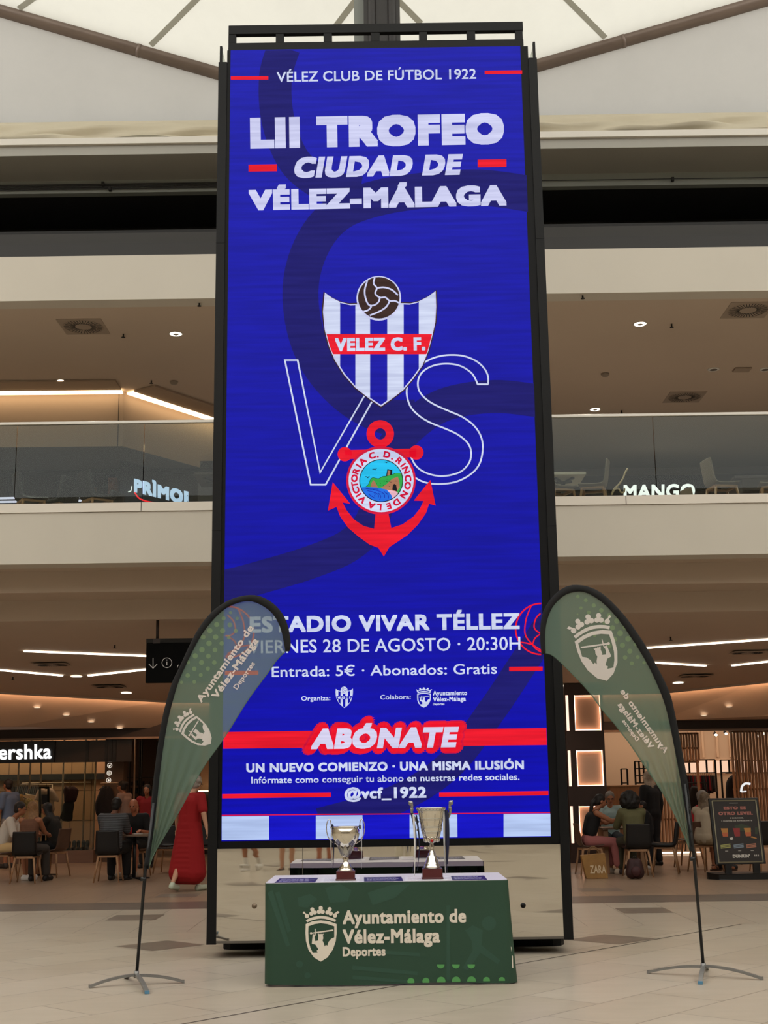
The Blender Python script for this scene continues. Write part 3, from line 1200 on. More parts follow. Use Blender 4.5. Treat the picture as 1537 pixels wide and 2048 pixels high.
bs.prism([(-1.56, TW + .75), (-1.54, TW + .68), (-1.48, TW + .64), (1.5, TW + .56), (1.58, TW + .6), (1.62, TW + .7), (1.62, TW + 1.1), (-1.56, TW + 1.1)], lambda x, y: Vector((x, y, 0)), (0, 0, .12))
bs.box((-1.3, TW + .02, .12), (1.3, TW + 1.0, .16))
bs.build('base_plinth', frameD, tower, bevel=.01)

# ---------------- the picture on the screen
SC = MB()
SC.shift = 0.0
cols = ['1b1ac0', '15126e', 'd2d4fb', 'f0102a', '3a2420', '1010a8', 'b8ccf8', 'd8103c', '20c4f4', '2fae4c', 'b07a5a', '101018', '1c6ee6', 'f0b8c8', '0a0ac8', 'dcd8f8', 'f4f6ff', '6c0f20', 'd4dcfc']
BLU, NAVY, LAV, RED, BRN, ROY, LBL, CRIM, SKY, GRN, TAN, BLK, SEA, PNK, ELE, WHT, WHB, DRD, PAL = range(19)
ledm = []
for i, c in enumerate(cols):
    ledm.append(led('led_%s' % ['blue', 'navy', 'lavender', 'red', 'brown', 'royal_blue', 'light_blue', 'crimson', 'sky', 'green', 'tan', 'black', 'sea_blue', 'pink', 'electric_blue', 'white', 'bright_white', 'dark_red', 'pale'][i], c, 1.0))


def S(layer):
    return lambda x, y: P(x, y, TW - .006 - .0012 * layer)


def inset(poly):
    """cut off what would lie outside the picture"""
    for a, b_, c in ((1, 0.0108, -461.5), (-1, 0.0352, 1041.5), (.0145, 1, -108.4)):
        poly = clip2(poly, a, b_, c)
        if len(poly) < 3:
            return []
    return poly


# background sheet with a brighter lower part (the poster itself fades from violet blue to pure blue)
q = [P(0, 0, TW)] * 4
rows = 12
for i in range(rows):
    a, c = i / rows, (i + 1) / rows
    z0_, z1_ = zT + (zB - zT) * a, zT + (zB - zT) * c
    SC.add([(sL, TW - .006, z0_), (sR, TW - .006, z0_), (sR, TW - .006, z1_), (sL, TW - .006, z1_)], [(0, 1, 2, 3)], 0)
# gradient of the poster blue
nt = ledm[BLU].node_tree
rmp = [n for n in nt.nodes if n.type == 'VALTORGB'][0]
tc = [n for n in nt.nodes if n.type == 'TEX_COORD'][0]
sx = nt.nodes.new('ShaderNodeSeparateXYZ')
mr = nt.nodes.new('ShaderNodeMapRange')
mr.inputs[1].default_value = zB
mr.inputs[2].default_value = zT
g = nt.nodes.new('ShaderNodeValToRGB')
g.color_ramp.elements[0].color = lin('0404b4')
g.color_ramp.elements[1].color = lin('1a1cae')
e_ = g.color_ramp.elements.new(.35)
e_.color = lin('0a0ca6')
mx = nt.nodes.new('ShaderNodeMix')
mx.data_type = 'RGBA'
mx.blend_type = 'MULTIPLY'
mx.inputs[0].default_value = 1
rmp.color_ramp.elements[0].color = (.84, .84, .84, 1)
rmp.color_ramp.elements[1].color = (1.1, 1.1, 1.1, 1)
nt.links.new(tc.outputs['Object'], sx.inputs[0])
nt.links.new(sx.outputs[2], mr.inputs[0])
nt.links.new(mr.outputs[0], g.inputs[0])
nt.links.new(g.outputs[0], mx.inputs[6])
nt.links.new(rmp.outputs[0], mx.inputs[7])
nt.links.new(mx.outputs[2], nt.nodes['Principled BSDF'].inputs['Emission Color'])


def band(pts, w, m=NAVY, lay=.4):
    for q in stroke2(smooth2(pts, 8), w):
        q = inset(q)
        if q:
            SC.add([S(lay)(*p) for p in q], [tuple(range(len(q)))], m)


band([(568, 95), (552, 150), (553, 220), (570, 285), (600, 335), (655, 372), (720, 386)], 66, lay=.3)
band([(1062, 388), (960, 375), (860, 380), (760, 395), (680, 425), (630, 480), (603, 560), (608, 650), (640, 730), (700, 795), (770, 832), (830, 835)], 72, lay=.5)
band([(1080, 802), (990, 793), (900, 806), (840, 838), (790, 890), (765, 960), (745, 1040), (700, 1090), (620, 1125), (520, 1155), (440, 1176)], 66, lay=.7)
band([(1110, 1230), (1045, 1330), (985, 1420), (900, 1530), (790, 1600), (640, 1645)], 58, lay=.9)


def rect(x0, y0, x1, y1, m, lay=2, dy=None):
    """rectangle level on the screen; y given at its middle"""
    s = -0.0145 if dy is None else dy
    h = (x1 - x0) / 2 * s
    SC.add([S(lay)(x0, y0 - h), S(lay)(x1, y0 + h), S(lay)(x1, y1 + h), S(lay)(x0, y1 - h)], [(0, 1, 2, 3)], m)


def line(s, xl, yl, xr, yr, cap, m=LAV, bold=0.0, shear=0.0, lay=3, mb=None, fn=None, spacing=None, mult=1.0):
    mb = mb or SC
    base = fn or S(lay)

    def f(u, v):
        return base(xl + (xr - xl) * u - .0145 * v * cap * -1 * -1, yl + (yr - yl) * u - v * cap)
    mb.text(s, f, m, bold, shear, spacing)


line('VÉLEZ CLUB DE FÚTBOL 1922', 554, 164, 953, 157.5, 20, PAL, bold=.02)
line('LII TROFEO', 501, 297.5, 1009, 288, 62, LAV, bold=.105, spacing=1.15)
line('CIUDAD DE', 586, 356, 927, 349.5, 41.5, LAV, bold=.09, shear=.2)
line('VÉLEZ-MÁLAGA', 498, 421, 1014, 411, 41, LAV, bold=.09)
rect(462, 152.5, 537, 159.5, RED, dy=-.003)
rect(970, 141, 1045, 148, RED, dy=-.01)
rect(497.5, 329, 554.5, 343, RED, dy=-.015)
rect(956, 319, 1013.5, 334, RED, dy=-.015)
line('ESTADIO VIVAR TÉLLEZ', 500, 1265.5, 1040, 1258, 32, PAL, bold=.055)
line('VIERNES 28 DE AGOSTO · 20:30H', 497, 1307, 1041.5, 1299.6, 26, PAL, bold=.012)
line('Entrada: 5€ · Abonados: Gratis', 544, 1354, 994.5, 1347.6, 20.6, PAL, bold=.015)
rect(1019, 1333.5, 1086, 1342, RED, dy=-.01)
rect(450, 1341.5, 517, 1350, RED, dy=-.01)
line('Organiza:', 603, 1401.5, 661, 1400.5, 9, PAL, bold=.02)
line('Colabora:', 761, 1399, 822, 1398, 9, PAL, bold=.02)
line('Ayuntamiento', 866.4, 1390.8, 935, 1390, 9, PAL, bold=.05)
line('Vélez-Málaga', 866.4, 1403, 932.5, 1402, 9, PAL, bold=.05)
line('Deportes', 866.4, 1410.5, 889.5, 1410, 4.6, PAL, bold=.06)
# red ribbon with the call
SC.poly([(447, 1464), (1093.5, 1456), (1094.5, 1490), (446.5, 1497.5)], S(1.2), RED)
line('ABÓNATE', 604, 1498.5, 935, 1494.5, 42, CRIM, bold=.28, shear=.2, lay=1.8, spacing=1.12)
line('ABÓNATE', 609, 1498.5, 931, 1494.5, 42, RED, bold=.22, shear=.2, lay=2.2, spacing=1.12)
line('ABÓNATE', 622, 1498.5, 919, 1494.5, 41, WHT, bold=.085, shear=.2, lay=3, spacing=1.12)
line('UN NUEVO COMIENZO · UNA MISMA ILUSIÓN', 493, 1544.7, 1048.6, 1538.5, 17.6, PAL, bold=.06)
line('Infórmate como conseguir tu abono en nuestras redes sociales.', 503, 1567, 1039.7, 1560, 13, PAL, bold=.02)
line('@vcf_1922', 689.5, 1598, 853.3, 1595.5, 22, PAL, bold=.05)
rect(444.8, 1586.6, 662, 1595.4, RED, lay=2)
rect(879, 1583.4, 1097.5, 1592, RED, lay=2)
# chequered foot
SC.poly([(443.6, 1632), (1101, 1626.5), (1102.2, 1672), (443.2, 1681)], S(1.0), ELE)
SC.poly([(443.8, 1629.5), (1101, 1624.5), (1101, 1626.3), (443.8, 1631.7)], S(1.6), CRIM)
for x0, x1 in ((443.7, 538), (632, 725.4), (819.7, 914.8), (1007.8, 1101.4)):
    ya = lambda x: 1632.8 - (x - 443) / 658 * 5.5
    yb_ = lambda x: 1680.6 - (x - 443) / 658 * 8.7
    SC.poly([(x0, ya(x0)), (x1, ya(x1)), (x1 + .6, yb_(x1)), (x0, yb_(x0))], S(1.8), LBL)


def cut_stroke(pts, w, m, lay, closed=False):
    for q in stroke2(pts, w, closed):
        if all(449 < p[0] + .0 and p[0] < 1048 + .0352 * p[1] * 1.0 - 7 for p in q):
            SC.add([S(lay)(*p) for p in q], [(0, 1, 2, 3)], m)


for cxx, cyy, sg in ((1083, 1258, 1), (457, 1264, -1)):
    lim = 1
    C_ = lambda pts: smooth2([(cxx + sg * a, cyy + b_) for a, b_ in pts], 6)
    cut_stroke(circle2(cxx, cyy, 51, 60), 3, RED, 2, True)
    for pts in ([(-20, -46), (-30, -20), (-32, 10), (-18, 30), (2, 44)], [(2, -34), (-10, -22), (-14, -4), (-6, 6), (6, 8)], [(-44, 26), (-30, 28), (-18, 30), (-12, 18), (4, 6)], [(-18, 30), (-10, 40), (8, 50)]):
        cut_stroke(C_(pts), 2.6, RED, 2)

# ---- VS outline, home crest, visitors' anchor badge: traced at 3.2 x scale
T = lambda x, y: (540 + x / 3.2, 520 + y / 3.2)
sc_ = lambda pts: [T(*p) for p in pts]
SC.strip(sc_([(96, 641), (178, 641), (322, 1360), (735, 645), (800, 645), (357, 1438), (262, 1438)]), 3.3, S(2), PAL, closed=True)
SC.strip(sc_(smooth2([(1330, 795), (1318, 765), (1290, 722), (1230, 682), (1160, 665), (1080, 668), (1010, 692), (965, 732), (948, 785), (958, 840), (1000, 890), (1060, 928), (1150, 968), (1230, 1003), (1300, 1053), (1348, 1120), (1364, 1200), (1345, 1300), (1290, 1368), (1200, 1417), (1100, 1433), (1000, 1425), (920, 1385), (850, 1310), (820, 1220)], 5)), 3.3, S(2), PAL)
SC.strip(sc_(smooth2([(1398, 795), (1396, 740), (1370, 690), (1318, 645), (1240, 614), (1150, 608), (1070, 620), (1000, 650), (935, 700), (895, 760), (878, 820), (880, 880), (905, 945), (960, 1000), (1030, 1042), (1120, 1078), (1200, 1115), (1262, 1165), (1288, 1220), (1280, 1290), (1232, 1348), (1160, 1376), (1080, 1382), (1000, 1362), (940, 1322), (905, 1262), (895, 1220)], 5)), 3.3, S(2), PAL)
SC.strip(sc_([(1328, 795), (1400, 795)]), 3.3, S(2), PAL)
shield = [(352, 208), (395, 240), (450, 268), (510, 282), (560, 280), (700, 280), (850, 276), (900, 278), (950, 266), (1010, 236), (1062, 198), (1066, 300), (1060, 400), (1042, 480), (1016, 580), (978, 675), (918, 760), (858, 830), (780, 890), (712, 938), (640, 890), (545, 815), (475, 735), (415, 640), (378, 550), (352, 450), (340, 330)]


def grow(poly, k, cx_=705, cy_=560):
    return [(cx_ + (x - cx_) * k, cy_ + (y - cy_) * k) for x, y in poly]


def crest(T_, lay, mono=None, lay2=0):
    L_ = lambda a: S(lay + a)
    cc = lambda pts: [T_(*p) for p in pts]
    if mono is None:
        SC.poly(cc(grow(shield, 1.022)), L_(0), BRN)
        SC.poly(cc(shield), L_(.5), LAV)
        SC.poly(cc(grow(shield, .972)), L_(1), ROY)
        st, bandc, txt = PAL, RED, PAL
    else:
        st, bandc, txt = mono, None, mono
        SC.strip(cc(shield), .9, L_(0), mono, True)
    inner = grow(shield, .972)
    for x0, x1 in ((340, 450), (548, 642), (752, 857), (954, 1070)):
        p = clip2(clip2(inner, 1, 0, -x0), -1, 0, x1)
        if mono is not None:
            for pp in (clip2(p, 0, -1, 470), clip2(p, 0, 1, -608)):
                if len(pp) > 2:
                    SC.poly(cc(pp), L_(1.5), st)
        else:
            SC.poly(cc(p), L_(1.5), st)
    if bandc is not None:
        p = clip2(clip2(grow(shield, .985), 0, 1, -474), 0, -1, 603)
        SC.poly(cc(p), L_(2), bandc)
    a, c = T_(418, 584), T_(996, 578)
    cap = (T_(0, 84)[1] - T_(0, 0)[1])
    line('VELEZ C. F.', a[0], a[1], c[0], c[1], cap, txt, bold=.07, lay=lay + 2.6)
    bl = lambda pts, w: SC.strip(cc(smooth2(pts, 5)), w, L_(3.4), LAV if mono is None else BLU)
    SC.poly(cc(circle2(698, 245, 143)), L_(2.4), LAV if mono is None else mono)
    if mono is None:
        SC.poly(cc(circle2(698, 242, 133)), L_(3), BRN)
    w = 3.2 if mono is None else .5
    for pts in ([(625, 130), (608, 190), (612, 240), (632, 285), (665, 290), (695, 270), (705, 240)], [(672, 112), (665, 150), (685, 180), (675, 215), (705, 240), (740, 240), (768, 262), (800, 262), (828, 275)], [(685, 180), (730, 175), (780, 190), (820, 225)], [(768, 262), (745, 300), (700, 330), (640, 355)], [(632, 285), (648, 300), (630, 320), (600, 330)]):
        bl(pts, w)


crest(T, 3)
k_ = 34 / 725.0
crest(lambda x, y: (689 + (x - 705) * k_, 1396 + (y - 555) * k_ * 1.08), 2, mono=PAL)
# anchor
anc = lambda pts, lay=6, m=RED: SC.poly([[T(*p) for p in l] for l in pts] if isinstance(pts[0], list) else [T(*p) for p in pts], S(lay), m)
anc([circle2(707, 1113, 88), circle2(707, 1113, 36)[::-1]])
anc([(676, 1185), (742, 1185), (745, 1240), (672, 1240)])
anc(circle2(480, 1243, 46))
anc(circle2(938, 1232, 46))
anc([(480, 1217), (938, 1207), (938, 1262), (480, 1275)])
anc([(403, 1422), (515, 1560), (466, 1552), (490, 1600), (540, 1662), (600, 1702), (668, 1720), (680, 1600), (755, 1600), (778, 1715), (850, 1692), (920, 1642), (962, 1590), (984, 1542), (922, 1540), (1028, 1408), (1062, 1572), (1020, 1560), (1000, 1620), (950, 1692), (880, 1762), (820, 1802), (765, 1838), (730, 1898), (695, 1842), (640, 1822), (570, 1772), (500, 1712), (450, 1640), (427, 1580), (372, 1605)])
Tb = lambda x, y: (680 + x / 9.04, 820 + y / 9.04)
bd = lambda pts, lay, m: SC.poly([Tb(*p) for p in pts], S(lay), m)
bd(circle2(746, 1275, 628, 60, 618), 7, CRIM)
bd(circle2(747, 1275, 588, 60, 572), 7.6, PAL)
bd(circle2(750, 1278, 398, 50, 388), 8.2, BLK)
CR, CRY = 383, 373
bd(circle2(750, 1278, CR, 50, CRY), 8.8, SKY)


def oncirc(x):
    """y of the lower / upper rim"""
    k = math.sqrt(max(0, 1 - ((x - 750) / CR) ** 2)) * CRY
    return 1278 - k, 1278 + k


hill = [(468, 1392), (520, 1342), (540, 1290), (562, 1240), (600, 1222), (700, 1242), (780, 1200), (840, 1195), (930, 1172), (1000, 1146)]
hill += [(750 + CR * math.cos(math.radians(a)), 1278 + CRY * math.sin(math.radians(a))) for a in range(-22, 48, 7)]
hill += [(850, 1442), (650, 1402)]
bd(hill, 9.4, GRN)
bd([(556, 1392), (575, 1320), (605, 1265), (640, 1300), (660, 1350), (700, 1400), (620, 1402)], 10, TAN)
bd([(735, 1412), (800, 1370), (860, 1330), (900, 1285), (960, 1240), (1050, 1205), (1075, 1290), (1085, 1400), (1010, 1500), (850, 1442)], 10, TAN)
bd([(838, 1190), (862, 1066), (950, 1085), (948, 1165), (905, 1185)], 9.7, BLK)
bd([(855, 1188), (872, 1092), (915, 1098), (910, 1182)], 10.3, TAN)
bd([(950, 1440), (957, 1370), (985, 1335), (1020, 1355), (1040, 1475)], 10.6, BLK)
sea = [(372, 1402), (500, 1393), (650, 1402), (850, 1440), (900, 1500), (940, 1550), (948, 1600)]
sea += [(750 + CR * math.cos(math.radians(a)), 1278 + CRY * math.sin(math.radians(a))) for a in range(62, 162, 8)]
bd(sea, 10.9, SEA)
beach = [(850, 1440), (1010, 1470), (1052, 1495)] + [(750 + CR * math.cos(math.radians(a)), 1278 + CRY * math.sin(math.radians(a))) for a in range(40, 60, 5)] + [(948, 1600), (940, 1550), (900, 1495)]
bd(beach, 11.2, PNK)
for pts in ([(500, 1460), (600, 1480), (640, 1520), (620, 1560)], [(600, 1440), (720, 1470), (800, 1520), (810, 1590)], [(520, 1520), (580, 1560), (640, 1600)], [(700, 1500), (740, 1560), (720, 1620)], [(640, 1490), (700, 1540), (690, 1600)], [(800, 1470), (870, 1530), (880, 1600)], [(470, 1420), (560, 1430), (700, 1430)]):
    SC.strip([Tb(*p) for p in smooth2(pts, 4)], 1.1, S(11.6), ROY)
for pts in ([(590, 1070), (625, 1068), (640, 1085), (655, 1062), (668, 1052)], [(458, 1205), (490, 1205), (508, 1228), (520, 1208), (538, 1195)], [(812, 940), (830, 945), (845, 955), (860, 940), (875, 930)]):
    SC.strip([Tb(*p) for p in pts], 1.2, S(10), BLK)
SC.strip([Tb(*p) for p in hill[:10]], .8, S(9.9), BLK)
for i in range(22):
    x, y = random.uniform(570, 1090), random.uniform(1240, 1390)
    if y > 1500 - x * .3 or x > 760:
        bd(circle2(x, y, 9, 6, 6), 10.5, BLK)
for ch, an in (('C', -19.8), ('.', -8), ('D', 12.3), ('.', 26), ('R', 42), ('I', 54), ('N', 66.6), ('C', 84.8), ('O', 101), ('N', 122), ('D', 145.5), ('E', 163.6), ('L', 184.3), ('A', 201), ('V', 224.6), ('I', 237), ('C', 248.5), ('T', 261), ('O', 275), ('R', 291), ('I', 303.5), ('A', 316.3)):
    V, Fc, w = text2(ch, .06)
    a = math.radians(an)
    n = len(SC.v)

    def fpos(x, y):
        rr = 428 + y * 118
        tt = (x - w / 2) * 118
        X = 750 + math.sin(a) * rr + math.cos(a) * tt
        Y_ = 1276 - math.cos(a) * rr * .985 + math.sin(a) * tt
        return S(8.6)(*Tb(X, Y_))
    SC.add([fpos(x, y) for x, y in V], Fc, CRIM)


# ---- council crest (crown, shield with an armed figure), in its own 2D frame; reused on table and flags
def crest_shapes():
    sh = [smooth2([(160, 352), (260, 312), (380, 297), (500, 312), (612, 352), (614, 480), (600, 600), (560, 720), (480, 840), (380, 902), (280, 840), (200, 730), (163, 600), (156, 480)], 1, True),
          [(200, 385), (290, 352), (380, 340), (480, 352), (578, 385), (578, 548), (530, 570), (495, 612), (475, 672), (455, 655), (438, 682), (428, 640), (414, 612), (405, 592), (418, 560), (411, 520), (424, 492), (406, 500), (398, 490), (384, 500), (372, 490), (360, 500), (350, 490), (335, 492), (346, 530), (340, 580), (350, 592), (300, 602), (290, 550), (300, 505), (264, 500), (256, 560), (248, 640), (300, 652), (325, 690), (345, 722), (320, 740), (335, 768), (262, 772), (225, 690), (203, 600), (197, 480)]]
    out = [sh]
    for c in ((380, 118, 31), (354, 172, 32), (407, 172, 32), (256, 138, 30), (243, 198, 31), (290, 184, 31), (510, 134, 30), (478, 182, 31), (525, 198, 31), (178, 234, 32), (588, 226, 32)):
        out.append([circle2(*c, n=18)])
    out.append([[(148, 210), (115, 190), (135, 165), (165, 200), (200, 215), (190, 240)]])
    out.append([[(612, 200), (560, 215), (590, 190), (628, 160), (658, 178), (630, 200)]])
    out.append([[(360, 150), (400, 150), (395, 190), (365, 190)]])
    out.append([[(250, 165), (275, 160), (290, 190), (250, 200)]])
    out.append([[(490, 165), (512, 155), (520, 195), (480, 190)]])
    band_ = []
    for q in stroke2(smooth2([(172, 312), (225, 285), (300, 262), (380, 252), (460, 260), (540, 282), (598, 305)], 4), 40):
        band_.append(q)
    sword = [[(238, 478), (560, 430), (566, 440), (556, 452), (240, 496)]]
    out.append(sword)
    out.append([[(292, 420), (304, 420), (306, 520), (294, 522)]])
    out.append([circle2(238, 486, 17, 12)])
    return out, band_


CS, CBAND = crest_shapes()


def put_crest(mb, fn, m):
    """fn maps crest units to 3D"""
    for i, loops in enumerate(CS):
        mb.poly(loops, lambda x, y: fn(x, y) - Vector((0, .00015 * i, 0)), m)
    for q in CBAND:
        mb.add([fn(*p) for p in q], [(0, 1, 2, 3)], m)


kc = 33 / 545.0
put_crest(SC, lambda x, y: S(3)(848.5 + (x - 385) * kc, 1395 + (y - 495) * kc * .82), PAL)
screen = SC.build('screen', ledm, tower)
screen['label'] = 'bright blue LED picture of the match poster'

# ================================================================== PROMOTION TABLE
tb = thing('promotion_table', (-.01, 10.55, 0), 'folding table wrapped in a dark green printed cover, white top', 'table')
gM = mat('green_cover', '21402f', rough=.55, var=.06, vscale=2, bump=.1)
gLight = mat('green_print_light', '28493a', rough=.55)
gDot = mat('green_dot_print', '4f9150', rough=.55)
printW = mat('print_white', 'd8cfc0', rough=.6)
topM = mat('table_top_white', 'dedbe0', rough=.35)
Yt0, Yt1, zt0 = 10.25, 11.12, .75
xl0, xr0 = -.945, .905
cv = MB()
# cover: rounded plan, slightly flared towards the floor
levels = 14


def plan(zf):
    fl = (1 - zf) ** 2 * .012
    R0 = .045 + (1 - zf) * .05
    l, r = xl0 - fl * .4, xr0 + fl + (1 - zf) * .04
    y0 = Yt0
    pts = [(l, Yt1)]
    for i in range(9):
        a = math.pi + i * math.pi / 16
        pts.append((l + R0 + R0 * math.cos(a), y0 + R0 + R0 * math.sin(a)))
    for i in range(1, 24):
        pts.append((l + R0 + (r - l - 2 * R0) * i / 24, y0))
    for i in range(9):
        a = 1.5 * math.pi + i * math.pi / 16
        pts.append((r - R0 + R0 * math.cos(a), y0 + R0 + R0 * math.sin(a)))
    pts.append((r, Yt1))
    return pts


vs, fs = [], []
NP = len(plan(0))
for j in range(levels + 1):
    zf = j / levels
    for i, (x, y) in enumerate(plan(zf)):
        zz = .008 + (zt0 - .008) * zf
        wob = 0.0
        if j == 0:
            zz += .006 * (1 + math.sin(x * 5))
        vs.append((x, y + wob, zz))
for j in range(levels):
    for i in range(NP - 1):
        a = j * NP + i
        fs.append((a, a + 1, a + NP + 1, a + NP))
cv.add(vs, fs, 0, True)
fT = lambda lay: (lambda x, y: P(x, y, Yt0 - .0015 - .0008 * lay))
put_crest(cv, lambda x, y: fT(2)(590 + x / 7.32, 1800 + y / 7.32), 1)
line('Ayuntamiento de', 686, 1848.5, 933, 1845, 27.5, 1, bold=.05, mb=cv, fn=fT(2))
line('Vélez-Málaga', 686, 1887.5, 881, 1885, 28.5, 1, bold=.05, mb=cv, fn=fT(2))
line('Deportes', 686, 1913, 771.5, 1911.5, 19, 1, bold=.05, mb=cv, fn=fT(2))
# tone-on-tone sports print and dots
TT = lambda x, y: (400 + x / 1.996, 1560 + y / 1.996)
cl = lambda p: [TT(*q) for q in p]
for p in ([(270, 450), (290, 440), (360, 660), (345, 665)], [(300, 450), (318, 445), (365, 600), (350, 610)], [(610, 740), (870, 765), (870, 780), (608, 757)], [(650, 675), (880, 690), (880, 705), (655, 690)], [(610, 780), (850, 800), (850, 812), (610, 795)],
          [(1060, 600), (1090, 580), (1130, 600), (1125, 660), (1200, 720), (1190, 735), (1120, 690), (1070, 760), (1050, 750), (1090, 680), (1085, 640)], [(670, 450), (760, 420), (840, 415), (780, 470), (690, 500)], [(985, 500), (1000, 500), (1000, 800), (985, 800)], [(500, 430), (560, 415), (605, 440), (590, 485), (520, 490)], [(390, 470), (440, 455), (470, 475), (430, 510), (395, 505)]):
    cv.poly(cl(p), fT(0), 2)
for c in ((1155, 572, 28), (398, 735, 14), (430, 780, 12), (475, 655, 12)):
    cv.poly(cl(circle2(*c)), fT(0), 2)
for i, x in enumerate((843, 903, 964, 1024, 1085, 1145, 1206)):
    r = 14 + (3 if 2 <= i <= 4 else 0) - (1 if i == 6 else 0)
    c = clip2(circle2(x, 804 - i * .8, r), 0, -1, 811 - i * 1.5)
    cv.poly(cl(c), fT(1), 3)
for x in (962, 1023, 1084):
    c = clip2(circle2(x, 738, 15), 0, 1, -736)
    cv.poly(cl(c), fT(1), 3)
for k, p in enumerate(([(1222, 470), (1228, 480), (1232, 520), (1226, 515)], [(1240, 660), (1246, 670), (1236, 745), (1230, 748)], [(1246, 700), (1250, 702), (1252, 750), (1247, 752)])):
    xs = [TT(*q) for q in p]
    cv.poly(xs, lambda x, y: P(x, y, Yt0 + .02), 1)
cv.build('table_cover', [gM, printW, gLight, gDot], tb)
tp = MB()
tp.prism([(xl0 + .005, Yt1), (xl0 + .005, Yt0 + .05), (xl0 + .05, Yt0 + .004), (xr0 - .05, Yt0 + .004), (xr0 - .005, Yt0 + .05), (xr0 - .005, Yt1)], lambda x, y: Vector((x, y, zt0 - .04)), (0, 0, .043))
tp.build('table_top', topM, tb, bevel=.004)
lgM = mat('black_leg_tube', '1a1a1a', rough=.4)
for X in (-.72, .68):
    lg = MB()
    for Y_ in (10.36, 10.86):
        lg.tube([(X, Y_, zt0 - .04), (X, Y_, .015)], .014, 10)
    lg.tube([(X, 10.36, .12), (X, 10.86, .12)], .012, 8)
    s_ = 1 if X < 0 else -1
    lg.tube([(X, 10.6, .35), (X + s_ * .42, 10.6, zt0 - .045)], .011, 8)
    lg.build('folding_leg', lgM, tb)

# leaflets and posters on the table
zp = zt0 + .0035
navyM = mat('poster_navy', '221f45', rough=.35)
papM = mat('paper_white', 'e4e4ea', rough=.5)
prM = mat('print_line', 'b9b8d4', rough=.5)


def leaflet(px0, px1, yf, yb, dark, label, skew=0.0, red=False):
    a = F(px0, yf, zp)
    c = F(px1, yf - (px1 - px0) * .0145, zp)
    a.y = max(a.y, Yt0 + .0)
    x0, x1 = a.x, c.x
    y0, y1 = Yt0 + .012 + random.uniform(0, .01), Yt0 + .012 + .48
    m = MB()
    ang = Matrix.Rotation(skew, 3, 'Z')
    cc_ = Vector(((x0 + x1) / 2, (y0 + y1) / 2, zp))
    g = lambda x, y, h=0: cc_ + ang @ (Vector((x, y, zp + h)) - cc_)
    m.prism([(x0, y0), (x1, y0), (x1, y1), (x0, y1)], lambda x, y: g(x, y), (0, 0, .0012), 0)
    n = 5 if dark else 6
    for r_ in range(n):
        yy = y0 + (y1 - y0) * (r_ + .5) / n
        x = x0 + .02
        big = dark and r_ in (1, 2, 3)
        while x < x1 - .03:
            w = random.uniform(.012, .045)
            h = (.016 if big else .006)
            if x + w < x1 - .015:
                m.add([g(x, yy - h, .0016), g(x + w, yy - h, .0016), g(x + w, yy + h, .0016), g(x, yy + h, .0016)], [(0, 1, 2, 3)], 1)
            x += w + .007
    o = m.build('poster' if dark else 'paper_sheet', [navyM if dark else papM, prM if dark else mat('print_red' if red else 'print_blue', 'c99aa0' if red else '8f92b8', rough=.5)])
    tag(o, label, 'poster' if dark else 'paper')
    return o


leaflet(549, 630, 1766, 1748, True, 'navy poster lying at the left end of the table')
leaflet(727, 806, 1765, 1748, True, 'navy poster lying on the table between the two trophies', .02)
leaflet(908, 978, 1762, 1746, True, 'navy poster lying at the right end of the table', -.02)
leaflet(640, 718, 1765, 1748, False, 'white printed sheet under the smaller trophy', .01)
leaflet(812, 900, 1764, 1747, False, 'white sheet with red print under the taller ribboned trophy', -.01, True)

# ================================================================== TROPHIES
silver = mat('polished_silver', 'd9d4c6', rough=.1, metal=1.0, bump=.05, vscale=30)
silverR = mat('engraved_silver', 'a8a498', rough=.28, metal=1.0, bump=.5, vscale=60)
woodB = mat('mahogany_base', '4a1216', rough=.25, coat=.5)


def pxm(px, Y=10.45):
    return px / 249.5


zt = zt0 + .006
c1 = F(692, 1753, zt)
c1.y = 10.42
c1.x = P(692, 1740, 10.42).x
tr1 = thing('trophy', c1, 'smaller two-handled silver trophy cup on a mahogany base, left of the other', 'trophy')
H = lambda py, Y=10.42: zat(700, py, Y)
m = MB()
m.box((c1.x - .072, c1.y - .06, zt), (c1.x + .072, c1.y + .06, H(1741)))
m.box((c1.x - .078, c1.y - .065, zt), (c1.x + .078, c1.y + .065, zt + .012))
m.build('base', woodB, tr1, bevel=.004)
prof = [(.062, H(1741)), (.062, H(1739)), (.05, H(1737)), (.053, H(1735)), (.038, H(1731)), (.04, H(1729)), (.022, H(1725)), (.016, H(1721)), (.026, H(1717.5)), (.012, H(1713)), (.02, H(1710))]
MB().lathe(prof, (c1.x, c1.y, 0), 36).build('foot', silver, tr1)
bowl = [(.014, H(1715)), (.024, H(1710)), (.032, H(1700)), (.052, H(1695)), (.08, H(1687)), (.1, H(1677)), (.108, H(1668)), (.109, H(1661)), (.1, H(1657)), (.098, H(1655)), (.105, H(1653.5)), (.105, H(1652.5)), (.097, H(1653)), (.09, H(1660)), (.05, H(1682))]
MB().lathe(bowl, (c1.x, c1.y, 0), 40).build('cup', silver, tr1)
lea = MB()
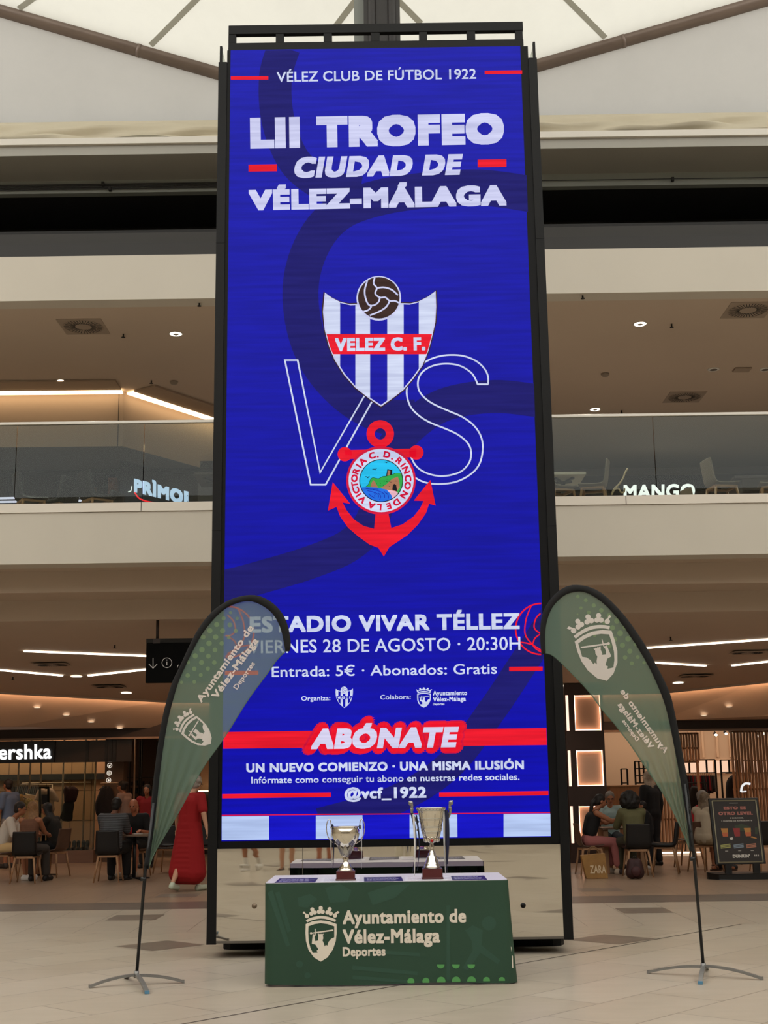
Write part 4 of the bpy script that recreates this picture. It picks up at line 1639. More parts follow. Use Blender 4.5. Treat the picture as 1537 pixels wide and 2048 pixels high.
for k in range(10):
    a = k * math.pi / 5 + .3
    d = Vector((math.cos(a), math.sin(a), 0))
    s_ = Vector((-math.sin(a), math.cos(a), 0))
    pts = []
    for t_ in range(7):
        u = t_ / 6
        rr = .027 + .04 * u + .004
        pts.append((rr, H(1712 - 22 * u), .016 * math.sin(math.pi * u) + .001))
    vs = []
    for rr, zz, w in pts:
        o3 = Vector((c1.x, c1.y, zz)) + d * rr
        vs += [o3 - s_ * w, o3 + d * .004, o3 + s_ * w]
    fs = []
    for t_ in range(6):
        for q_ in range(2):
            fs.append((t_ * 3 + q_, t_ * 3 + q_ + 1, t_ * 3 + q_ + 4, t_ * 3 + q_ + 3))
    lea.add(vs, fs, 0, True)
lea.build('leaf_collar', silverR, tr1)
for sx_ in (-1, 1):
    hp = []
    for (dx, py) in ((.078, 1688), (.12, 1680), (.142, 1668), (.148, 1654), (.142, 1644), (.128, 1638), (.116, 1642), (.112, 1650), (.112, 1656), (.122, 1652)):
        hp.append((c1.x + sx_ * dx, c1.y, H(py)))
    MB().tube(smooth2(hp, 4), .0035, 8).build('handle', silver, tr1)
rib_navy, rib_white = mat('ribbon_navy', '161c3c', rough=.45), mat('ribbon_white', 'd6d4d2', rough=.5)


def ribbon(x, py0, py1, Y, w, m_, parent, sway=.01):
    r_ = MB()
    n = 14
    vs, fs = [], []
    z0_, z1_ = zat(x, py0, Y), max(zt + .003, zat(x, py1, Y))
    X = P(x, (py0 + py1) / 2, Y).x
    for i in range(n + 1):
        u = i / n
        zz = z0_ + (z1_ - z0_) * u
        xx = X + sway * math.sin(u * 3.2)
        a = u * 2.2
        for e in (-1, 1):
            for q_ in (-1, 1):
                vs.append((xx + e * w / 2 * math.cos(a * .6), Y + e * w / 2 * math.sin(a * .6) + q_ * .0006, zz))
    for i in range(n):
        a = i * 4
        for f in ((0, 2, 6, 4), (1, 5, 7, 3), (0, 4, 5, 1), (2, 3, 7, 6)):
            fs.append(tuple(a + k for k in f))
    r_.add(vs, fs, 0, True)
    r_.build('ribbon', m_, parent)


ribbon(666, 1650, 1738, 10.4, .014, rib_navy, tr1, .006)
ribbon(664, 1655, 1730, 10.41, .01, rib_white, tr1, -.006)
ribbon(723, 1650, 1738, 10.4, .006, rib_white, tr1, .002)
MB().cyl((c1.x - .104, c1.y, H(1658)), (c1.x - .104, c1.y, H(1648)), .008, 8).build('ribbon_knot', rib_navy, tr1)
MB().cyl((c1.x + .112, c1.y, H(1658)), (c1.x + .112, c1.y, H(1650)), .008, 8).build('ribbon_knot', rib_navy, tr1)

Y2_ = 10.44
c2 = Vector((P(865, 1740, Y2_).x, Y2_, zt))
H = lambda py: zat(865, py, Y2_)
tr2 = thing('trophy', c2, 'taller silver trophy cup with blue and white ribbons, right of the other', 'trophy')
m = MB()
m.box((c2.x - .078, c2.y - .06, zt), (c2.x + .078, c2.y + .06, H(1736)))
m.box((c2.x - .084, c2.y - .065, zt), (c2.x + .084, c2.y + .065, zt + .012))
m.build('base', woodB, tr2, bevel=.004)
MB().lathe([(.066, H(1736)), (.067, H(1733)), (.06, H(1732)), (.062, H(1729)), (.052, H(1726)), (.05, H(1722)), (.044, H(1719)), (.04, H(1713)), (.028, H(1710)), (.03, H(1707)), (.018, H(1703)), (.014, H(1697)), (.022, H(1692)), (.014, H(1688)), (.02, H(1684))], (c2.x, c2.y, 0), 36).build('foot', silver, tr2)
bowl = [(.016, H(1686)), (.034, H(1683)), (.058, H(1677)), (.07, H(1669)), (.073, H(1664)), (.08, H(1661)), (.084, H(1650)), (.092, H(1640)), (.1, H(1628)), (.108, H(1619)), (.114, H(1617)), (.114, H(1614.5)), (.108, H(1614.5)), (.1, H(1620)), (.07, H(1660))]
MB().lathe(bowl, (c2.x, c2.y, 0), 44).build('cup', silver, tr2)
ring_ = MB()
for py, rr in ((1621, .1085), (1637, .0965), (1639.5, .0948), (1652, .0845), (1655, .083), (1663, .077), (1666, .0745)):
    ring_.lathe([(rr - .001, H(py) - .0022), (rr + .0022, H(py)), (rr - .001, H(py) + .0022)], (c2.x, c2.y, 0), 40, caps=False)
for k in range(26):
    a = k * math.pi / 13
    ring_.ball((c2.x + .112 * math.cos(a), c2.y + .112 * math.sin(a), H(1617.5)), .006, 0, 6)
ring_.build('chased_bands', silverR, tr2)
lob = MB()
for k in range(12):
    a = k * math.pi / 6
    lob.ball((c2.x + .05 * math.cos(a), c2.y + .05 * math.sin(a), H(1677)), (.017, .017, .03), 0, 8)
lob.build('lobes', silver, tr2)
MB().cyl((c2.x, c2.y - .068, H(1682)), (c2.x, c2.y - .06, H(1680)), .012, 8).build('red_mark', mat('red_enamel', 'c01818', rough=.3), tr2)
for sx_ in (-1, 1):
    hm = MB()
    pts = [(c2.x + sx_ * dx, c2.y, H(py)) for dx, py in ((.098, 1645), (.118, 1640), (.142, 1630), (.152, 1620), (.148, 1611), (.156, 1606))]
    hm.tube(smooth2(pts, 4), [.007] * 4 + [.009] * 5 + [.013] * 6 + [.011] * 6, 10) if False else hm.tube(smooth2(pts, 4), .0105, 10)
    hm.ball((c2.x + sx_ * .157, c2.y, H(1606)), (.019, .014, .02), 0, 10)
    hm.ball((c2.x + sx_ * .165, c2.y, H(1603.5)), (.012, .01, .01), 0, 8)
    hm.ball((c2.x + sx_ * .15, c2.y, H(1618)), (.015, .012, .02), 0, 8)
    hm.tube(smooth2([(c2.x + sx_ * dx, c2.y, H(py)) for dx, py in ((.118, 1640), (.105, 1655), (.112, 1660), (.098, 1662))], 4), .005, 8)
    hm.build('handle', mat('antique_silver', '9c9a94', rough=.3, metal=.9, bump=.4, vscale=50), tr2)
ribbon(828.5, 1628, 1752, 10.38, .016, rib_white, tr2, .006)
ribbon(825, 1626, 1745, 10.4, .02, rib_navy, tr2, .028)
ribbon(834, 1630, 1742, 10.42, .012, rib_navy, tr2, .02)
ribbon(890, 1618, 1748, 10.4, .018, rib_white, tr2, -.003)
ribbon(894.5, 1620, 1728, 10.38, .03, rib_navy, tr2, .008)
ribbon(893, 1620, 1745, 10.41, .02, rib_navy, tr2, .001)

# ================================================================== FLAGS
flagG = cloth_mat('flag_green', '788f7b', .25, .42)
flagDot = cloth_mat('flag_dots', '94ae84', .25, .42)
flagInk = cloth_mat('flag_print', 'eee6de', .06, .35)
sleeveM = mat('flag_sleeve_black', '0b0b0c', rough=.85)
poleM = mat('black_pole', '0d0d0e', rough=.35)
footM = mat('grey_steel_foot', '83827f', rough=.35, metal=.5)
capM = mat('blue_foot_cap', '4f7f9c', rough=.5)


def flag(label, Y, outer, inner, free, pole, feet, centre, prints, twist):
    """outer/inner: the two edges of the black sleeve from the foot round to the tip; free: hanging edge back to the foot"""
    t_ = thing('feather_flag', (centre.x, centre.y, 0), label, 'flag')
    O, I, Fr = smooth2(outer, 4), smooth2(inner, 4), smooth2(free, 4)
    tipx, tipy = inner[0]

    def dep(x, y):
        # folds fan out from the lower tip and die away upwards
        dx, dy = x - tipx, tipy - y
        r = math.hypot(dx, dy) + 1
        a = math.atan2(dx, dy)
        k = max(0, min(1, (330 - r) / 190))
        w = .012 * math.sin(a * 70) * k * min(1, r / 60)
        big = .02 * math.sin(r * .012 + a * 3)
        return Y + w + big
    g0 = lambda x, y: P(x, y, dep(x, y))
    # green sail, as strips from the sleeve side to the free side
    n = 90
    m = MB()

    def samp(c, t):
        k = t * (len(c) - 1)
        i = min(int(k), len(c) - 2)
        f_ = k - i
        return (c[i][0] + (c[i + 1][0] - c[i][0]) * f_, c[i][1] + (c[i + 1][1] - c[i][1]) * f_)
    # resample by length
    def resample(c, n_):
        L_ = [0]
        for i in range(1, len(c)):
            L_.append(L_[-1] + math.hypot(c[i][0] - c[i - 1][0], c[i][1] - c[i - 1][1]))
        out = []
        j = 0
        for k in range(n_ + 1):
            d = L_[-1] * k / n_
            while j < len(L_) - 2 and L_[j + 1] < d:
                j += 1
            f_ = (d - L_[j]) / max(1e-6, L_[j + 1] - L_[j])
            out.append((c[j][0] + (c[j + 1][0] - c[j][0]) * f_, c[j][1] + (c[j + 1][1] - c[j][1]) * f_))
        return out
    a_, b_ = resample(I, n), resample(list(reversed(Fr)), n)
    # b_ runs from the foot tip to the upper end of the free edge
    K = 40
    vs, fs = [], []
    for i in range(n + 1):
        for j in range(K + 1):
            f_ = j / K
            x = a_[i][0] + (b_[i][0] - a_[i][0]) * f_
            y = a_[i][1] + (b_[i][1] - a_[i][1]) * f_
            vs.append(g0(x, y))
    for i in range(n):
        for j in range(K):
            q_ = i * (K + 1) + j
            fs.append((q_, q_ + K + 1, q_ + K + 2, q_ + 1))
    m.add(vs, fs, 0, True)
    prints(m, lambda lay: (lambda x, y: P(x, y, dep(x, y) - .003 - .001 * lay)))
    # hem along the free edge
    m.tube([g0(*p) for p in b_[::2]], .005, 6, 0)
    m.build('sail', [flagG, flagInk, flagDot], t_)
    # sleeve: a flattened tube between outer and inner edge
    o2, i2 = resample(O, 80), resample(I, 80)
    s_ = MB()
    vs, fs = [], []
    N = 10
    for p, q_ in zip(o2, i2):
        for k in range(N):
            a = 2 * math.pi * k / N
            f_ = .5 + .52 * math.cos(a)
            x, y = p[0] + (q_[0] - p[0]) * f_, p[1] + (q_[1] - p[1]) * f_
            vs.append(P(x, y, dep(x, y) + .02 * math.sin(a)))
    for i in range(80):
        for k in range(N):
            l = (k + 1) % N
            fs.append((i * N + k, i * N + l, (i + 1) * N + l, (i + 1) * N + k))
    fs += [tuple(range(N))[::-1], tuple(80 * N + k for k in range(N))]
    s_.add(vs, fs, 0, True)
    s_.build('sleeve', sleeveM, t_)
    # pole
    pt = P(pole[0], pole[1], Y)
    top = P(o2[14][0] * .5 + i2[14][0] * .5, o2[14][1] * .5 + i2[14][1] * .5, Y)
    MB().tube([Vector((centre.x, centre.y, .05)), pt, top], .0125, 12).build('pole', poleM, t_)
    kk = pt + (Vector((centre.x, centre.y, .05)) - pt) * .05
    MB().cyl(kk - Vector((.03, 0, 0)), kk + Vector((.012, 0, 0)), .016, 12).build('clip', poleM, t_)
    # cross foot: arched flat bars
    def arm(e, h=.06):
        e = Vector(e)
        pts = []
        for i in range(11):
            u = i / 10
            p = Vector((centre.x, centre.y, 0)).lerp(e, u)
            p.z = .012 + h * (1 - u * u)
            pts.append(p)
        ar = MB()
        for i in range(10):
            ar.bar(pts[i], pts[i + 1] + (pts[i + 1] - pts[i]) * .03, .032, .018)
        o_ = ar.build('foot', footM, t_)
        d = (e - Vector((centre.x, centre.y, 0))).normalized()
        MB().bar(e + Vector((0, 0, .013)) - d * .004, e + Vector((0, 0, .013)) + d * .012, .034, .022).build('end_cap', capM if h == .061 else footM, o_)
    for e, hh in feet:
        arm(e, hh)
    MB().cyl((centre.x, centre.y, .05), (centre.x, centre.y, .1), .02, 14).build('socket', footM, t_)
    return t_


def dots(mb, fn, cs):
    for x, y, r in cs:
        mb.poly(circle2(x, y, r, 16), fn, 2)


def frame2(o, ex, ey):
    """2D affine frame"""
    return lambda u, v: (o[0] + ex[0] * u + ey[0] * v, o[1] + ex[1] * u + ey[1] * v)


def prints_left(mb, L_):
    z_ = 3.794
    A_ = lambda x, y: (290 + x / z_, 1180 + y / z_)

    def tl(s, p0, p1, cap, bold=.045):
        p0, p1 = A_(*p0), A_(*p1)
        d = Vector((p1[0] - p0[0], p1[1] - p0[1]))
        n = Vector((d.y, -d.x)).normalized() * cap
        mb.text(s, lambda u, v: L_(1)(p0[0] + d.x * u + n.x * v, p0[1] + d.y * u + n.y * v), 1, bold)
    tl('Ayuntamiento de', (430, 858), (828, 290), 62 / z_ * .86)
    tl('Vélez-Málaga', (545, 832), (866, 385), 60 / z_ * .9)
    tl('Deportes', (700, 758), (838, 560), 42 / z_ * .9, .03)
    # crest, turned: shield top points to the lower left
    # anchors: crest units centre top (385,300) and foot (380,902)
    top, foot = A_(332, 1025), A_(515, 1180)
    # crest x axis follows the writing direction (up right)
    ey = ((foot[0] - top[0]) / 600, (foot[1] - top[1]) / 600)
    L = math.hypot(*ey)
    ey = (ey[0], ey[1])
    ex = (ey[1], -ey[0])
    f_ = frame2((A_(318, 1010)), ex, ey)
    put_crest(mb, lambda x, y: L_(1)(*f_((x - 385) * 1.0, (y - 300) * 1.0)), 1)
    cs = []
    for x, y, r in ((375, 697, 14), (325, 648, 17), (424, 645, 15), (375, 598, 17), (478, 597, 16), (430, 550, 19), (527, 550, 17), (382, 500, 20), (482, 502, 18), (433, 453, 21), (532, 455, 18), (583, 405, 17), (487, 404, 21), (537, 357, 20), (442, 357, 18), (637, 360, 15), (590, 310, 20), (493, 308, 20), (545, 262, 19), (690, 310, 16), (645, 265, 18), (598, 215, 16), (650, 172, 12), (700, 216, 13), (326, 548, 16), (277, 700, 12)):
        cs.append((*A_(x, y), r / z_))
    dots(mb, L_(0), cs)


cL = F(273, 1958)
cL = Vector((P(273, 1950, 10.5).x, 10.5, 0))
eY = 10.52
flag('green feather flag with crest and writing reading upwards, left of the table', 10.5,
     [(287, 1738), (299, 1654), (305, 1580), (313, 1514), (321.5, 1454), (333, 1403), (345, 1364), (360, 1333), (377, 1296), (396, 1259), (422, 1226), (453, 1203), (485, 1192), (514, 1191), (540, 1202), (561.5, 1222), (574, 1246), (580, 1270), (582, 1291), (579, 1303)],
     [(297, 1738), (306, 1668), (314, 1602), (321, 1536), (328, 1486), (336, 1441), (345, 1404), (357, 1364), (373, 1328), (388.5, 1296), (407, 1264), (428, 1238), (449, 1218.5), (475, 1206), (501, 1202), (527, 1212), (548, 1230), (561.5, 1256), (568, 1283), (571, 1303)],
     [(571, 1303), (553.6, 1320), (538, 1343), (506, 1385.6), (485, 1417), (459, 1459), (437.6, 1491), (416.5, 1520), (395, 1554), (374, 1594), (348, 1641), (322, 1683), (306, 1712), (297, 1738)],
     (290, 1748), [(F(181, 1976), .06), (F(366, 1966), .055), (F(294, 1988), .061), (F(253, 1957.5), .05)], cL, prints_left, 0)


def prints_right(mb, L_):
    z_ = 3.363
    A_ = lambda x, y: (1080 + x / z_, 1080 + y / z_)
    z2_ = 3.517
    B_ = lambda x, y: (1100 + x / z2_, 1360 + y / z2_)

    def tl(s, p0, p1, cap, bold=.045):
        # mirrored writing: starts low right, runs up left, letters' tops to the right
        d = Vector((p1[0] - p0[0], p1[1] - p0[1]))
        n = Vector((-d.y, d.x)).normalized() * cap
        mb.text(s, lambda u, v: L_(1)(p0[0] + d.x * u + n.x * v, p0[1] + d.y * u + n.y * v), 1, bold)
    tl('Ayuntamiento de', B_(806, 520), B_(494, 82), 12)
    tl('Vélez-Málaga', B_(705, 490), B_(476, 175), 12)
    tl('Deportes', B_(610, 432), B_(508, 290), 8.2, .03)
    top, foot = A_(365, 660), A_(455, 965)
    ey = ((foot[0] - top[0]) / 555, (foot[1] - top[1]) / 555)
    ex = (-ey[1] * -1 * -1, ey[0] * -1 * -1)
    # mirrored: crest x axis points left
    ex = (-abs(ey[1]), ey[0])
    o = A_(352, 618)
    f_ = frame2(o, ex, ey)
    put_crest(mb, lambda x, y: L_(1)(*f_((x - 385), (y - 300))), 1)
    cs = []
    for x, y, r in ((257, 380, 12), (310, 405, 13), (364, 440, 14), (415, 473, 15), (278, 457, 11), (330, 487, 13), (468, 508, 16), (255, 500, 6), (385, 520, 10), (520, 545, 18), (575, 585, 18), (437, 558, 12), (490, 590, 17), (541, 627, 20), (595, 665, 19), (645, 700, 14), (505, 668, 17), (557, 708, 18), (607, 748, 17), (660, 787, 13), (575, 790, 15), (620, 830, 14), (703, 825, 11), (470, 712, 15), (370, 640, 12)):
        cs.append((*A_(x, y), r / z_))
    dots(mb, L_(0), cs)


cR = Vector((P(1408, 1935, 10.5).x, 10.5, 0))
flag('green feather flag with mirror-reversed crest and writing, right of the table', 10.5,
     [(1389, 1702), (1385, 1644), (1380, 1596), (1373, 1545), (1364, 1497), (1356, 1454), (1349, 1420), (1341, 1388), (1331, 1365), (1315, 1333), (1297, 1300), (1276, 1267), (1252.5, 1234.6), (1228.7, 1208), (1205, 1187), (1181, 1174.6), (1157, 1170), (1136.5, 1172), (1115.7, 1184), (1099, 1202), (1087, 1224), (1082, 1247), (1081, 1280), (1084, 1310)],
     [(1381, 1702), (1377, 1660), (1371, 1618), (1363, 1568), (1355, 1522), (1348, 1486), (1341, 1450), (1334, 1420), (1326, 1395), (1316, 1370), (1303, 1342), (1285, 1309), (1264, 1276), (1243.5, 1246.5), (1220, 1218), (1196, 1197.5), (1172, 1184.7), (1151, 1183.5), (1130.5, 1190), (1110, 1208), (1098, 1230), (1091.5, 1258), (1091, 1285), (1092, 1306)],
     [(1092, 1306), (1104, 1309), (1118.7, 1321), (1139.5, 1341.7), (1163, 1365.5), (1181, 1386), (1205, 1419), (1228.7, 1445.7), (1246.5, 1469.5), (1259, 1485), (1282, 1519), (1304.7, 1553), (1327.5, 1587.5), (1347, 1621.6), (1361.6, 1653), (1375.8, 1687), (1381, 1702)],
     (1388, 1706), [(F(1299, 1947), .062), (F(1524, 1960), .068), (F(1402, 1969), .061), (F(1414, 1940), .05)], cR, prints_right, 0)
# ================================================================== FURNITURE OF THE CAFE AREA
woodL = mat('beech_wood', '9a7453', rough=.45, var=.12, vscale=6, stretch=(1, 1, .2))
blackSeat = mat('black_leather', '0f0d0d', rough=.5)
brownShell = mat('walnut_shell', '5a4234', rough=.45, var=.12, vscale=8)
taupeShell = mat('taupe_shell', '75695b', rough=.55)


def make_chair(name, label, shell, pad, group=None):
    """moulded chair facing +Y, origin on the floor under the seat"""
    t_ = thing(name, (0, 0, 0), label, 'chair', group)
    W_ = .2
    prof = [(.2, .455), (.17, .452), (.05, .44), (-.08, .437), (-.15, .45), (-.19, .49), (-.21, .56), (-.225, .66), (-.24, .76), (-.25, .82)]
    prof = smooth2(prof, 3)

    def shellmesh(off, wk, m_):
        vs, fs = [], []
        n = len(prof)
        K = 8
        for i, (y, z_) in enumerate(prof):
            if i < n - 1:
                d = Vector((0, prof[i + 1][0] - y, prof[i + 1][1] - z_)).normalized()
            nrm_ = Vector((0, d.z, -d.y))
            for side in (0, 1):
                for k in range(K + 1):
                    u = (k / K - .5) * 2
                    ww = W_ * wk * (1 - .12 * (i / n) ** 2)
                    cup = .02 * u * u
                    p = Vector((u * ww, y, z_)) - nrm_ * cup * -1 + nrm_ * (off[side])
                    vs.append(p)
        R_ = 2 * (K + 1)
        for i in range(n - 1):
            for k in range(K):
                a = i * R_ + k
                fs.append((a, a + 1, a + R_ + 1, a + R_))
                a += K + 1
                fs.append((a, a + R_, a + R_ + 1, a + 1))
            for k in (0, K):
                a = i * R_ + k
                fs.append((a, a + R_, a + R_ + K + 1, a + K + 1))
        for i in (0, n - 1):
            for k in range(K):
                a = i * R_ + k
                fs.append((a, a + 1, a + K + 2, a + K + 1))
        m_.add(vs, fs, 0, True)
        return m_
    shellmesh((0, .014), 1, MB()).build('seat_shell', shell, t_)
    if pad:
        shellmesh((-.02, .03), 1.03, MB()).build('cover', pad, t_)
    fr = MB()
    fr.box((-.17, -.17, .395), (.17, -.13, .43))
    fr.box((-.17, .13, .395), (.17, .17, .43))
    fr.box((-.17, -.17, .4), (-.13, .17, .43))
    fr.box((.13, -.17, .4), (.17, .17, .43))
    fr.build('seat_frame', woodL, t_, bevel=.004)
    for sx_ in (-1, 1):
        for sy in (-1, 1):
            m = MB()
            m.tube([(sx_ * .15, sy * .15, .42), (sx_ * .205, sy * .215, 0)], [.02, .012], 10)
            m.build('leg', woodL, t_)
    return t_


chA = make_chair('dining_chair', 'black chair with beech legs under the long-haired woman, at the far left', brownShell, blackSeat)
chW = make_chair('dining_chair', 'wooden shell chair on the far side of the cafe', brownShell, None)


def put_chair(proto, used, px, py, rz, label, Zf=0.0):
    p = F(px, py, Zf) if Zf == 0 else None
    if not used:
        proto.location = p
        proto.rotation_euler = (0, 0, rz)
        proto['label'] = label
        return proto
    return copy_tree(proto, p, rz, label)


D = math.radians
put_chair(chA, 0, 52, 1766, D(0), 'black chair with beech legs under the long-haired woman at the far left')
put_chair(chA, 1, 217, 1764, D(2), 'black chair with beech legs under the man in the striped shirt')
put_chair(chA, 1, 1277, 1753, D(0), 'black chair with beech legs seen from behind, under the woman with big dark curly hair')
put_chair(chA, 1, 1333, 1747, D(75), 'empty black chair in side view beside the lower edge of the right flag')
put_chair(chA, 1, 336, 1746, D(170), 'black chair half hidden by the tip of the left flag, beside the woman in red')
put_chair(chA, 1, 404, 1744, D(200), 'black chair between the woman in red and the screen tower')
put_chair(chA, 1, 1535, 1743, D(10), 'black chair cut by the right edge, right of the poster stand')
put_chair(chW, 0, 1183, 1749, D(-85), 'wooden chair under the woman in pink trousers')
put_chair(chW, 1, 3, 1762, D(-90), 'wooden chair under the man in the white T-shirt at the left edge')
put_chair(chW, 1, 106, 1754, D(70), 'wooden chair right of the small table with the bottle')
put_chair(chW, 1, 272, 1753, D(175), 'wooden chair under the bald man')
put_chair(chW, 1, 1380, 1733, D(60), 'wooden chair standing just behind the right flag pole')
put_chair(chW, 1, 1413, 1743, D(-60), 'wooden chair with its back to the poster stand, under the person in cream')
put_chair(chW, 1, 1455, 1730, D(150), 'wooden chair seen between the legs of the poster stand')
put_chair(chW, 1, 1224, 1735, D(180), 'wooden chair under the grey-haired man in the light shirt')


def table(name, px, py, w, label, kind='post', zh_=.74):
    p = F(px, py)
    t_ = thing(name, p, label, 'table')
    tm = mat('cafe_table_top', '6e5745', rough=.35, var=.1, vscale=5)
    MB().prism([(p.x + a, p.y + b_) for a, b_ in ((-w, -w), (w, -w), (w, w), (-w, w))], lambda x, y: Vector((x, y, zh_ - .025)), (0, 0, .025)).build('table_top', tm, t_, bevel=.005)
    if kind == 'post':
        MB().tube([p + Vector((0, 0, .03)), p + Vector((0, 0, zh_ - .025))], .03, 12).build('post', blackSeat, t_)
        f_ = MB()
        for a in range(4):
            d = Vector((math.cos(a * math.pi / 2 + .78), math.sin(a * math.pi / 2 + .78), 0))
            f_.bar(p + Vector((0, 0, .03)), p + d * .3 + Vector((0, 0, .012)), .05, .022)
        f_.build('foot', blackSeat, t_)
    else:
        for sx_ in (-1, 1):
            MB().box((p.x + sx_ * (w - .06) - .04, p.y - w + .05, 0), (p.x + sx_ * (w - .06) + .04, p.y + w - .05, zh_ - .026)).build('side_board', woodL, t_, bevel=.004)
    return p


tA = table('cafe_table', 84, 1752, .3, 'small square cafe table with a bottle on it at the far left')
tB = table('cafe_table', 268, 1759, .3, 'small square cafe table between the striped shirt and the bald man')
tC = table('cafe_table', 1246, 1745, .36, 'square wooden cafe table in the middle of the group at right', 'board')
tD = table('cafe_table', 1482, 1724, .28, 'cafe table hidden behind the poster stand')
# things on the tables
p = P(92, 1670, tA.y - .1)
t_ = thing('water_bottle', Vector((p.x, tA.y - .1, .741)), 'clear plastic bottle with a pale label on the far left table', 'bottle')
q = Vector((p.x, tA.y - .1, .741))
MB().lathe([(.03, 0), (.032, .02), (.032, .12), (.028, .15), (.012, .175), (.012, .19)], q, 16).build('body', mat('bottle_plastic', '9a8d80', rough=.2, trans=.3), t_)
MB().lathe([(.014, .19), (.014, .205)], q, 12).build('lid', mat('bottle_lid', '7a2020', rough=.4), t_)
q = Vector((tB.x - .06, tB.y - .12, .741))
tag(MB().lathe([(.028, 0), (.032, .008), (.032, .105), (.026, .115)], q, 16).build('drink_can', mat('red_can', 'a8202a', rough=.3, metal=.4)), 'red drink can on the table of the bald man', 'can')
q = Vector((tB.x + .07, tB.y - .1, .741))
tag(MB().box(q + Vector((-.075, -.035, 0)), q + Vector((.075, .035, .009))).build('phone', mat('phone_light', 'c9c4c0', rough=.3), bevel=.003), 'pale phone lying on the table of the bald man', 'phone')
q = Vector((tA.x + .18, tA.y - .12, .741))
tag(MB().lathe([(.03, 0), (.06, .012), (.062, .016), (.03, .006)], q, 18).build('plate', mat('white_plate', 'd8d4d0', rough=.3)), 'small white plate beside the bottle at the far left', 'plate')
q = Vector((P(1232, 1650, tC.y).x, tC.y - .12, .741))
t_ = thing('drinking_glass', q, 'iced drink with a straw in front of the woman in pink trousers', 'glass')
MB().lathe([(.028, 0), (.036, .12), (.034, .12), (.027, .01)], q, 16).build('cup', mat('iced_drink', 'a07c62', rough=.15), t_)
MB().tube([q + Vector((0, 0, .03)), q + Vector((.01, 0, .22))], .004, 6).build('straw', mat('straw_white', 'dcd6d0', rough=.5), t_)

# ================================================================== PEOPLE
SK = {'fair': 'b98a6e', 'tan': '9c6648', 'red': 'a9694d', 'dark': '6a4634'}


